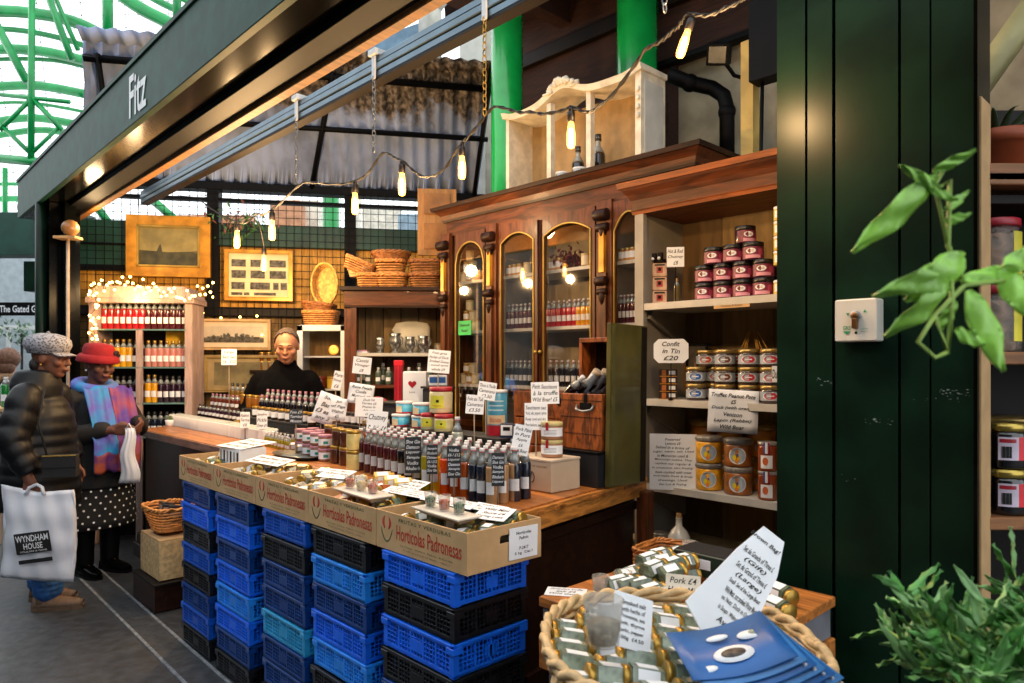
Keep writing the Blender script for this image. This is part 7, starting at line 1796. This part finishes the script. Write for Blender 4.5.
# ---- woman in the tweed cap ----
sk = skinm('skin_a', '#6e4330'); LP = mat('lip_a', '#5a2a26', .4)
t = person('person in a grey tweed cap and black quilted coat holding a white carrier bag', (D(45, 363, 4.3).x, 4.3, 0), math.radians(98), sk)
hc = V((0, -.035, 1.505)); hM = rot(.12, 0, .0)
m = MB(); head_geo(m, hc, hM)
limb(m, [(0, .03, 1.28), (0, .015, 1.37), (0, -.01, 1.45)], [.07, .056, .055])
torso(m, [(.82, 0, .0, .12, .09), (1.0, 0, 0, .12, .09), (1.2, 0, .01, .13, .09), (1.32, 0, .02, .1, .07)])
for s in (-1, 1): limb(m, [(s*.09, 0, .85), (s*.095, -.01, .48), (s*.09, .0+.06*s, .1)], [.085, .06, .045]); limb(m, [(s*.09, .06*s, .06), (s*.095, -.1+.06*s, .04)], [.04, .03])
wr = V((-.27, -.05, .80)); limb(m, [(-.19, .02, 1.27), (-.27, .04, 1.02), wr], [.05, .042, .028]); hand_geo(m, wr, (.0, -.1, -1), (1, 0, 0), (0, -1, 0), 1.15)
wl = V((.25, -.06, .82)); limb(m, [(.19, .02, 1.27), (.26, .03, 1.03), wl], [.05, .042, .028]); hand_geo(m, wl, (0, -.1, -1), (-1, 0, 0), (0, -1, 0), .5)
b = m.build('body', sk, parent=t, remesh=.0062, smooth=2); bake(b); face_bits(t, hc, hM, sk, LP)
m = MB(); rows = []; n = 34
for k in range(n+1):
    q = k/n; z = .60+.76*q; base = [.25, .25, .245, .235, .225, .215, .21, .20, .17, .11][min(9, int(q*9.99))]; nx = [.25, .25, .245, .235, .225, .215, .21, .20, .17, .11][min(9, int(q*9.99)+1)]; f_ = q*9.99-int(q*9.99)
    r = base*(1-f_)+nx*f_; pf = .012*abs(math.sin(PI*z/.075)); rows.append((z, 0, .015+.02*(1-q), r*.92+pf, r*.86+pf))
torso(m, rows)
def sleeve(m, pts, R, pf=.01):
    P = [V(p) for p in pts]; Q = []; RR = []
    for i in range(len(P)-1):
        for k in range(16): s = k/16; Q.append(P[i].lerp(P[i+1], s)); RR.append(R[i]*(1-s)+R[i+1]*s+pf*abs(math.sin(PI*(i*16+k)/6)))
    Q.append(P[-1]); RR.append(R[-1]); m.tube(Q, RR, None, 16); m.sph(P[0], R[0]); m.sph(P[1], R[1]*1.05)
sleeve(m, [(-.18, .02, 1.28), (-.275, .045, 1.03), wr+V((0, 0, .04))], [.085, .078, .055]); sleeve(m, [(.18, .02, 1.28), (.265, .03, 1.04), wl+V((0, .0, .04))], [.085, .078, .055])
torso(m, [(1.28, 0, .04, .15, .13), (1.34, 0, .05, .145, .14), (1.39, 0, .05, .125, .13), (1.43, 0, .045, .11, .11), (1.44, 0, .045, .08, .08)])
b = m.build('quilted_coat', BLK, parent=t, remesh=.011, smooth=1); bake(b)
m = MB(); HT_ = mat('tweed', '#9a9aa2', .85, kind='voronoi', scale=75, col2='#08080a'); 
T = Matrix.Translation(hc+V((0, .02, .075))) @ rot(.05, 0, 0)
m.lathe([(.094, -.04), (.112, -.015), (.122, .012), (.115, .045), (.085, .07), (.04, .082), (.001, .084)], HT_, 28, M=T, sy=1.08); m.lathe([(.09, -.03), (.097, -.045), (.1, -.03), (.1, -.012)], HT_, 28, M=T, sy=1.08); cap = m.build('tweed_cap', parent=t)
m = MB(); m.sheet(lambda i, j: ((.1)*math.sin((i-.5)*1.9), -.095-(.062*math.cos((i-.5)*2.6)*j) if 0 else -.10*math.cos((i-.5)*1.9)-.06*j*math.cos((i-.5)*1.5), -.03-.018*j-.02*abs(i-.5)), 12, 4, HT_, th=.006, M=T); m.sph((0, 0, .086), .01, HT_, M=T); m.build('cap_peak', parent=cap)
m = MB(); m.sph((0, .075, -.035), .05, mat('hair_dark', '#120d0b', .7), sc=(1.5, .8, 1), M=Matrix.Translation(hc)); m.build('hair', parent=t)
m = MB(); m.sph(hc+V((-.083, .018, -.035)), .006, M['gold']); m.build('earring', parent=t)
JN = mat('denim', '#1d4f8a', .75, var=.35, scale=25, bump=.2)
for s in (-1, 1):
    m = MB(); limb(m, [(s*.085, .01, .75), (s*.09, .0+.03*s, .42), (s*.09, .0+.06*s, .11)], [.1, .082, .078], seg=16)
    for k in range(3): m.lathe([(.07, 0), (.084, .012), (.07, .024)], None, 16, c=(s*.09, .06*s, .09+.03*k))
    b = m.build('jeans_leg', JN, parent=t, remesh=.01, smooth=1); bake(b)
SU = mat('suede_tan', '#6b5646', .85, var=.15, scale=30, bump=.15); SOL = mat('sole', '#5a4636', .8)
def shoe(t, x, y, ang, mm, sole, nm='shoe', L_=.27, hi=.07):
    M4 = Matrix.Translation((x, y, 0)) @ Matrix.Rotation(ang, 4, 'Z'); m = MB()
    rows = []
    for k in range(13):
        q = k/12; yy = .08-L_*q; w = .036+.014*math.sin(PI*min(1, q*1.05))-.02*max(0, q-.86)/.14; h = hi*(1-.0*q) if q < .35 else hi*(1-.55*(q-.35)/.65)
        rows.append((yy, w, h))
    vs = []; fs = []; seg = 12
    for yy, w, h in rows:
        for i in range(seg): a = PI*i/(seg-1); vs.append((w*math.cos(a), yy, .018+h*math.sin(a)**.7))
    for l in range(12):
        for i in range(seg-1): fs.append((l*seg+i, l*seg+i+1, (l+1)*seg+i+1, (l+1)*seg+i))
    fs += [tuple(range(seg)), tuple(12*seg+i for i in reversed(range(seg)))] + [tuple([l*seg, (l+1)*seg, (l+1)*seg+seg-1, l*seg+seg-1]) for l in range(12)]
    m.add(vs, fs, mm, True, M4); m.cyl((0, .03, .04), .045, .07, mm, 14, M=M4); o = m.build(nm, parent=t)
    m = MB(); out = [(w+.004, yy) for yy, w, h in rows]+[(-w-.004, yy) for yy, w, h in reversed(rows)]; m.prism(out[::-1], 0, .022, sole, M4); m.build('sole', parent=o)
    m = MB()
    for k in range(3): m.tube([M4 @ V((x_, -.02-.022*k, .018+hi*.93-.008*k-abs(x_)*.5)) for x_ in (-.022, 0, .022)], .003, sole, 5)
    m.build('laces', parent=o)
shoe(t, -.10, -.07, .05, SU, SOL); shoe(t, .09, .04, -.1, SU, SOL)
# her handbag strap and bag
t2 = thing('handbag', 'small black leather handbag with a metal trim hanging from the quilted coat', 'handbag', D(61, 466, 4.06), .3); m = MB(); m.box((0, 0, 0), (.17, .07, .13), BLK2); m.build('body', parent=t2)
m = MB(); m.box((0, -.037, .03), (.172, .006, .07), BLK2); m.box((0, -.04, .064), (.17, .004, .006), M['gilt']); m.build('flap', parent=t2); m = MB(); m.tube([(-.07, 0, .06), (-.12, .02, .25), (-.1, .06, .45)], .006, BLK2); m.build('strap', parent=t2)
# carrier bag
hw_ = D(31, 487, 4.08); wb = 70*4.02/F; hb2 = 87*4.02/F
t2 = thing('carrier_bag', 'white plastic shop carrier bag with a black name panel held by the capped person', 'bag', V((D(37, 0, 4.02).x, 4.02, hw_.z-.02)), .06)
PL = mat('plastic_white', '#c9cbd4', .35, var=.05, scale=6, coat=.2)
def bagf(sgn):
    def g(i, j):
        x = (i-.5)*wb*(1-.12*(1-j)*0+.0*j)+.02*math.sin(j*3); z = -hb2*(1-j)
        bul = math.sin(PI*i)**.6*(.045*math.sin(PI*min(1, (1-j)*.75+.08)))+.004*math.sin(i*23+j*7)+.004*math.sin(j*19)
        if j > .85: z -= (j-.85)*.55*(1-abs(2*i-1)) if 0 else 0; 
        z += .03*(abs(2*i-1))*j-.035*(i-.5)
        return (x*(1-.1*j*0), sgn*bul, z)
    return g
m = MB(); m.sheet(bagf(-1), 24, 20, PL, th=.0015); m.sheet(lambda i, j: bagf(1)(1-i, j), 24, 20, PL, th=.0015); m.build('bag', parent=t2)
m = MB(); m.tube([(-.05, -.02, -.01), (-.035, -.012, .03), (.0, -.0, .045), (.035, -.012, .03), (.05, -.02, -.01)], .01, PL, 8); m.build('handle', parent=t2)
m = MB(); BT = Matrix.Translation((.01, -.056, -hb2*.55)) @ rot(.06, -.12, 0); m.box((0, 0, 0), (wb*.48, .002, hb2*.24), M['ink'], BT); m.box((.0, .0, -hb2*.21), (wb*.46, .002, hb2*.045), M['ink'], BT); pn_ = m.build('printed_panel', parent=t2)
m = MB(); write(m, 'WYNDHAM', 1, BT @ Matrix.Translation((0, -.003, hb2*.055)) @ FRONT, M['paper'], wid=wb*.44, hei=hb2*.075, bold=.01); write(m, 'HOUSE', 1, BT @ Matrix.Translation((0, -.003, -hb2*.035)) @ FRONT, M['paper'], wid=wb*.26, hei=hb2*.07, bold=.01); write(m, 'POULTRY & GAME', 1, BT @ Matrix.Translation((0, -.003, -hb2*.095)) @ FRONT, M['paper'], wid=wb*.36, hei=hb2*.018); m.build('lettering', parent=pn_)

# ---- woman in the red hat ----
sk2 = skinm('skin_b', '#5a3628'); LP2 = mat('lip_b', '#6a2a2a', .4)
t = person('person in a red felt hat and purple blue scarf with a polka dot skirt', (D(97, 363, 4.95).x, 4.95, 0), math.radians(62), sk2)
hc = V((0, -.03, 1.46)); hM = rot(.16, 0, -.05)
m = MB(); head_geo(m, hc, hM); limb(m, [(0, .03, 1.25), (0, .015, 1.33), (0, -.01, 1.42)], [.07, .056, .055])
torso(m, [(.8, 0, 0, .13, .1), (1.0, 0, 0, .13, .1), (1.2, 0, .01, .14, .1), (1.28, 0, .02, .1, .07)])
for s in (-1, 1): limb(m, [(s*.09, 0, .85), (s*.095, -.01, .48), (s*.09, .0, .1)], [.085, .06, .045]); limb(m, [(s*.09, 0, .06), (s*.095, -.1, .04)], [.04, .03])
w1, w2 = V((-.08, -.31, 1.03)), V((.10, -.33, 1.06))
limb(m, [(-.19, .02, 1.22), (-.24, -.06, 1.0), w1], [.05, .042, .028]); hand_geo(m, w1, (.6, -.8, -.0), (0, .2, -1) if 0 else (.5, .6, -.5), (0, -.2, 1), .8)
limb(m, [(.19, .02, 1.22), (.25, -.06, 1.02), w2], [.05, .042, .028]); hand_geo(m, w2, (-.5, -.8, -.2), (-.6, .5, -.5), (0, -.2, 1), .8)
b = m.build('body', sk2, parent=t, remesh=.0062, smooth=2); bake(b); face_bits(t, hc, hM, sk2, LP2, smile=True)
m = MB(); torso(m, [(.62, 0, .01, .27, .22), (.8, 0, .01, .25, .2), (1.0, 0, .01, .225, .175), (1.15, 0, .015, .215, .16), (1.25, 0, .02, .18, .13), (1.31, 0, .03, .1, .08)])
limb(m, [(-.17, .02, 1.22), (-.25, -.06, 1.0), w1+V((-.03, .06, 0))], [.085, .075, .055], seg=16); limb(m, [(.17, .02, 1.22), (.255, -.06, 1.02), w2+V((.03, .06, 0))], [.085, .075, .055], seg=16)
b = m.build('coat', BLK2, parent=t, remesh=.012, smooth=2); bake(b)
RH = mat('red_felt', '#8c0a16', .85, var=.12, scale=30, bump=.1); T = Matrix.Translation(hc+V((0, .015, .055))) @ rot(.12, 0, 0)
m = MB(); m.lathe([(.104, -.02), (.100, .03), (.096, .075), (.08, .098), (.04, .106), (.001, .107)], RH, 28, M=T, sy=1.1); hat = m.build('red_hat', parent=t)
m = MB(); m.lathe([(.100, -.0), (.125, -.03), (.134, -.022), (.126, .012), (.108, .03), (.1, .02)], RH, 28, M=T, sy=1.1); m.build('turned_brim', parent=hat)
m = MB()
for k in range(5): m.sph((.07+.015*math.cos(k*1.25), -.09, .03+.02*math.sin(k*1.25)), .016, mat('felt_dark', '#2a1418', .9), 8, 6, M=T)
m.build('felt_flower', parent=hat)
m = MB(); m.sph(hc+V((-.085, .018, -.03)), .007, M['paper']); m.build('earring', parent=t)
SC = mat('scarf', '#4a2f8a', .7, kind='noise', scale=9, col2='#8a3f5c'); SB = mat('scarf_blue', '#1e86c4', .7, kind='noise', scale=7, col2='#5a4fb0'); SO = mat('scarf_hem', '#8a3a1c', .7, kind='noise', scale=14, col2='#4a1c5c')
m = MB(); m.tube([V((.115*math.cos(a), .02+.1*math.sin(a), 1.315+.03*math.sin(a))) for a in [2*PI*k/20 for k in range(20)]], .042, SB, 10, closed=True)
for s, x in ((-1, -.10), (1, .075)):
    def g(i, j, s=s, x=x):
        z = 1.31-.57*j; ry = .14+.09*min(1, j*2.2)+(.02 if j > .6 else 0); a = (i-.5)*.85*(1-.15*j); return (x*(1-.1*j)+(i-.5)*.17, -ry*math.cos(a*.6)-.007*math.sin(i*13+j*4)-.01, z-.012*math.sin(i*9))
    m.sheet(g, 16, 24, SC if s > 0 else SB, th=.008)
    m.sheet(lambda i, j: tuple(V(g(i, .78+.22*j))+V((0, -.006, 0))), 12, 6, SO, th=.004)
m.build('scarf', parent=t)
PD = mat('skirt_black', '#0c0c10', .8); 
m = MB(); rows = [(.34+.05*k, 0, .02, .27+.012*math.sin(k)-.012*k*.3, .22-.004*k) for k in range(7)]; torso(m, rows, 32); sk_ = m.build('skirt', PD, parent=t)
m = MB()
for r_ in range(7):
    for k in range(26):
        a = 2*PI*(k+.5*(r_ % 2))/26; z = .355+.042*r_; rx = .274-.003*r_+.012*math.sin((z-.34)/.05); ry = .222
        c = V((rx*math.cos(a), .02+ry*math.sin(a), z)); n_2 = V((math.cos(a)/rx, math.sin(a)/ry, 0)).normalized(); tg_ = V((-n_2.y, n_2.x, 0)); c += n_2*.006
        m.add([c+tg_*.0075*math.cos(q)+V((0, 0, .0075*math.sin(q))) for q in [2*PI*i/8 for i in range(8)]], [tuple(range(8))], M['paper'])
m.build('polka_dots', parent=sk_)
for s in (-1, 1):
    m = MB(); limb(m, [(s*.093, -.01, .46), (s*.092, -.004, .28), (s*.09, .0, .07)], [.076, .066, .058]); m.build('boot_leg', M['black'], parent=t); shoe(t, s*.09, -.02, .1*s, M['black_gloss'], M['black'], 'boot')
t2 = thing('plastic_bag', 'thin white plastic bag dangling from the hands of the person in the red hat', 'bag', D(129, 428, 4.72), .2); m = MB(); hb3 = 55*4.7/F; wb3 = 20*4.7/F
m.sheet(lambda i, j: ((i-.5)*wb3*(1-.55*j)+.01*math.sin(j*9), -.03*math.sin(PI*i)*math.sin(PI*(1-j)*.8+.1)-.004*math.sin(i*20), -hb3*(1-j)), 12, 12, PL, th=.001); m.sheet(lambda i, j: ((.5-i)*wb3*(1-.55*j)+.01*math.sin(j*9), .03*math.sin(PI*i)*math.sin(PI*(1-j)*.8+.1), -hb3*(1-j)), 12, 12, PL, th=.001); m.build('bag', parent=t2)
m = MB(); m.tube([(-.02, 0, -.01), (0, 0, .03), (.02, 0, -.01)], .005, PL); m.build('handle', parent=t2)

# ---- the stallholder ----
sk3 = skinm('skin_c', '#b07a5c'); LP3 = mat('lip_c', '#8a4a3c', .4)
sy_ = 5.5; t = person('smiling stallholder with short grey brown hair and black jumper behind the counter', (D(284, 363, sy_).x, sy_, 0), math.radians(8), sk3)
hc = V((.035, -.08, 1.605)); hM = rot(.30, 0, .05) @ Matrix.Diagonal((1.06, 1.06, 1.06, 1))
m = MB(); head_geo(m, hc, hM); limb(m, [(0, .03, 1.38), (.01, -.0, 1.47), (.03, -.05, 1.56)], [.08, .066, .062])
torso(m, [(.9, 0, .0, .16, .12), (1.1, 0, 0, .17, .12), (1.3, 0, .01, .16, .11), (1.40, 0, .02, .1, .07)])
for s in (-1, 1): limb(m, [(s*.1, 0, .95), (s*.1, -.01, .5), (s*.1, .0, .1)], [.1, .07, .05]); limb(m, [(s*.1, 0, .06), (s*.1, -.12, .04)], [.045, .035])
w1, w2 = V((-.20, -.15, 1.08)), V((.22, -.15, 1.08))
limb(m, [(-.16, .02, 1.31), (-.27, .04, 1.12), w1], [.055, .045, .03]); hand_geo(m, w1, (.3, -.8, -.3), (0, -.3, -1), (1, 0, 0), .5); limb(m, [(.16, .02, 1.31), (.27, .04, 1.12), w2], [.055, .045, .03]); hand_geo(m, w2, (-.3, -.8, -.3), (0, -.3, -1), (-1, 0, 0), .5)
b = m.build('body', sk3, parent=t, remesh=.0065, smooth=2); bake(b); face_bits(t, hc, hM, sk3, LP3, smile=True)
m = MB(); torso(m, [(.86, 0, 0, .22, .15), (1.1, 0, 0, .225, .155), (1.3, 0, .01, .225, .15), (1.4, 0, .015, .16, .12), (1.46, 0, .02, .1, .09), (1.50, .01, -.0, .08, .08), (1.51, .01, -.0, .07, .07)])
limb(m, [(-.18, .02, 1.335), (-.28, .04, 1.12), w1+V((0, .06, .02))], [.082, .075, .055], seg=16); limb(m, [(.18, .02, 1.335), (.28, .04, 1.12), w2+V((0, .06, .02))], [.095, .08, .055], seg=16)
b = m.build('jumper', mat('jumper_black', '#040406', .95, var=.3, scale=60, bump=.3, spec=.1), parent=t, remesh=.012, smooth=2); bake(b)
m = MB(); torso(m, [(.5, 0, 0, .19, .14), (.9, 0, 0, .2, .15)]); m.build('apron', BLK2, parent=t)
for s in (-1, 1):
    m = MB(); limb(m, [(s*.1, 0, .55), (s*.1, .0, .1)], [.09, .07]); m.build('trouser_leg', BLK2, parent=t); shoe(t, s*.1, -.02, .1*s, M['black'], M['black'])
HR = mat('hair_greybrown', '#4a3e36', .9, var=.3, scale=60, bump=.4); T = Matrix.Translation(hc) @ hM
m = MB(); vs = []
def hg(i, j):
    a = -PI/2+2*PI*i; fr = max(0, math.cos(a+PI/2)); em = -.28+1.28*fr**.5+.06*math.sin(i*60); e = em+(1.52-em)*j
    if j > .55 and abs(i-.5) > .36: pass
    return (.0895*math.cos(a)*math.cos(e)*(1+.015*math.sin(i*70)), .014+.110*math.sin(a)*math.cos(e)*(1+.015*math.sin(i*70)), .03+.110*math.sin(e))
m.sheet(hg, 50, 12, HR, th=.006, M=T); 0 and m.sheet(lambda i, j: ((i-.5)*.13, -.055+.06*j-.02*math.cos((i-.5)*3), .118+.022*math.sin(j*2)-.16*abs(i-.5)**2*2), 14, 5, HR, th=.006, M=T)
m.build('hair', parent=t)

# ---- passer-by in the far background ----
sy4 = 7.4; t = person('passer by with brown hair and black coat far off at the picture edge', (D(9, 363, sy4).x, sy4, 0), math.radians(185), sk3)
hc = V((0, 0, 1.50)); hM = rot(0, 0, 0); m = MB(); head_geo(m, hc, hM); limb(m, [(0, .02, 1.25), (0, 0, 1.45)], [.07, .055]); torso(m, [(.8, 0, 0, .15, .1), (1.2, 0, 0, .16, .1), (1.3, 0, 0, .1, .07)])
for s in (-1, 1): limb(m, [(s*.09, 0, .85), (s*.09, 0, .45), (s*.09, 0, .06)], [.08, .06, .045]); limb(m, [(s*.19, .02, 1.25), (s*.26, 0, 1.0), (s*.25, -.08, .78)], [.05, .04, .028]); hand_geo(m, (s*.25, -.08, .78), (0, -.1, -1), (-s, 0, 0), (0, -1, 0), .5)
b = m.build('body', sk3, parent=t, remesh=.009, smooth=1); bake(b)
m = MB(); torso(m, [(.5, 0, 0, .22, .16), (1.0, 0, 0, .21, .15), (1.2, 0, 0, .21, .14), (1.33, 0, 0, .1, .08)])
for s in (-1, 1): limb(m, [(s*.18, .02, 1.24), (s*.27, 0, 1.0), (s*.25, -.07, .82)], [.08, .07, .05])
b = m.build('coat', BLK2, parent=t, remesh=.014, smooth=1); bake(b)
m = MB(); m.sph((0, .015, .03), .115, None, 16, 10, M=Matrix.Translation(hc)); m.sph((0, .05, -.06), .075, None, 12, 8, M=Matrix.Translation(hc), sc=(1.2, .9, 1.2)); m.build('hair', mat('hair_brown', '#6a4632', .7, var=.3, scale=40), parent=t)
m = MB(); torso(m, [(1.28, 0, .0, .15, .13), (1.34, 0, 0, .13, .11), (1.37, 0, 0, .11, .1)]); m.build('fur_collar', mat('fur', '#8a6a4c', .9, var=.4, scale=60, bump=.6), parent=t)
t = thing('side_table', 'small pale side table at the picture edge beyond the capped person', 'table', (D(2, 0, 5.6).x, 5.6, 0)); zt5 = D(0, 407, 5.6).z
m = MB(); m.box((0, 0, zt5-.015), (.3, .3, .03), M['card']); m.build('top', parent=t); m = MB()
for a in (-.12, .12):
    for b_ in (-.12, .12): m.b2(a-.015, a+.015, b_-.015, b_+.015, 0, zt5-.03, M['card'])
m.build('leg_frame', parent=t)
bottle(mat('bright_green_liq', '#1f8a3a', .2, coat=.5), .24, .035, LIDW, M['paper'], fill=.75).at(Vector((D(6, 0, 5.6).x, 5.6, zt5+.001)), 0, 'bright green bottle on the small pale side table')
settle()
# ================= light =================
w = bpy.data.worlds.new('w'); scn.world = w; w.use_nodes = True
nt = w.node_tree; bgn = nt.nodes['Background']
bgn.inputs[0].default_value = (.90, .96, 1.0, 1); bgn.inputs[1].default_value = 2.3
def plight(loc, col, e, r=.03, name='warm_point_light'):
    l = bpy.data.lights.new(name, 'POINT'); l.color = col; l.energy = e; l.shadow_soft_size = r; l.specular_factor = .04
    o = bpy.data.objects.new(name, l); COL.objects.link(o); o.location = loc; return o
for p, e in BULBS: plight(p, (1, .62, .28), e)
for p, e in EXTRA: plight(p, (1, .68, .34), e, .06)
scn.view_settings.view_transform = 'Standard'; scn.view_settings.look = 'None'; scn.view_settings.gamma = 1
scn.view_settings.exposure = 0.0; scn.view_settings.use_curve_mapping = False
scn.cycles.use_denoising = True; scn.cycles.max_bounces = 6; scn.cycles.transparent_max_bounces = 12; scn.cycles.caustics_reflective = False; scn.cycles.caustics_refractive = False
scn.cycles.sample_clamp_indirect = 6
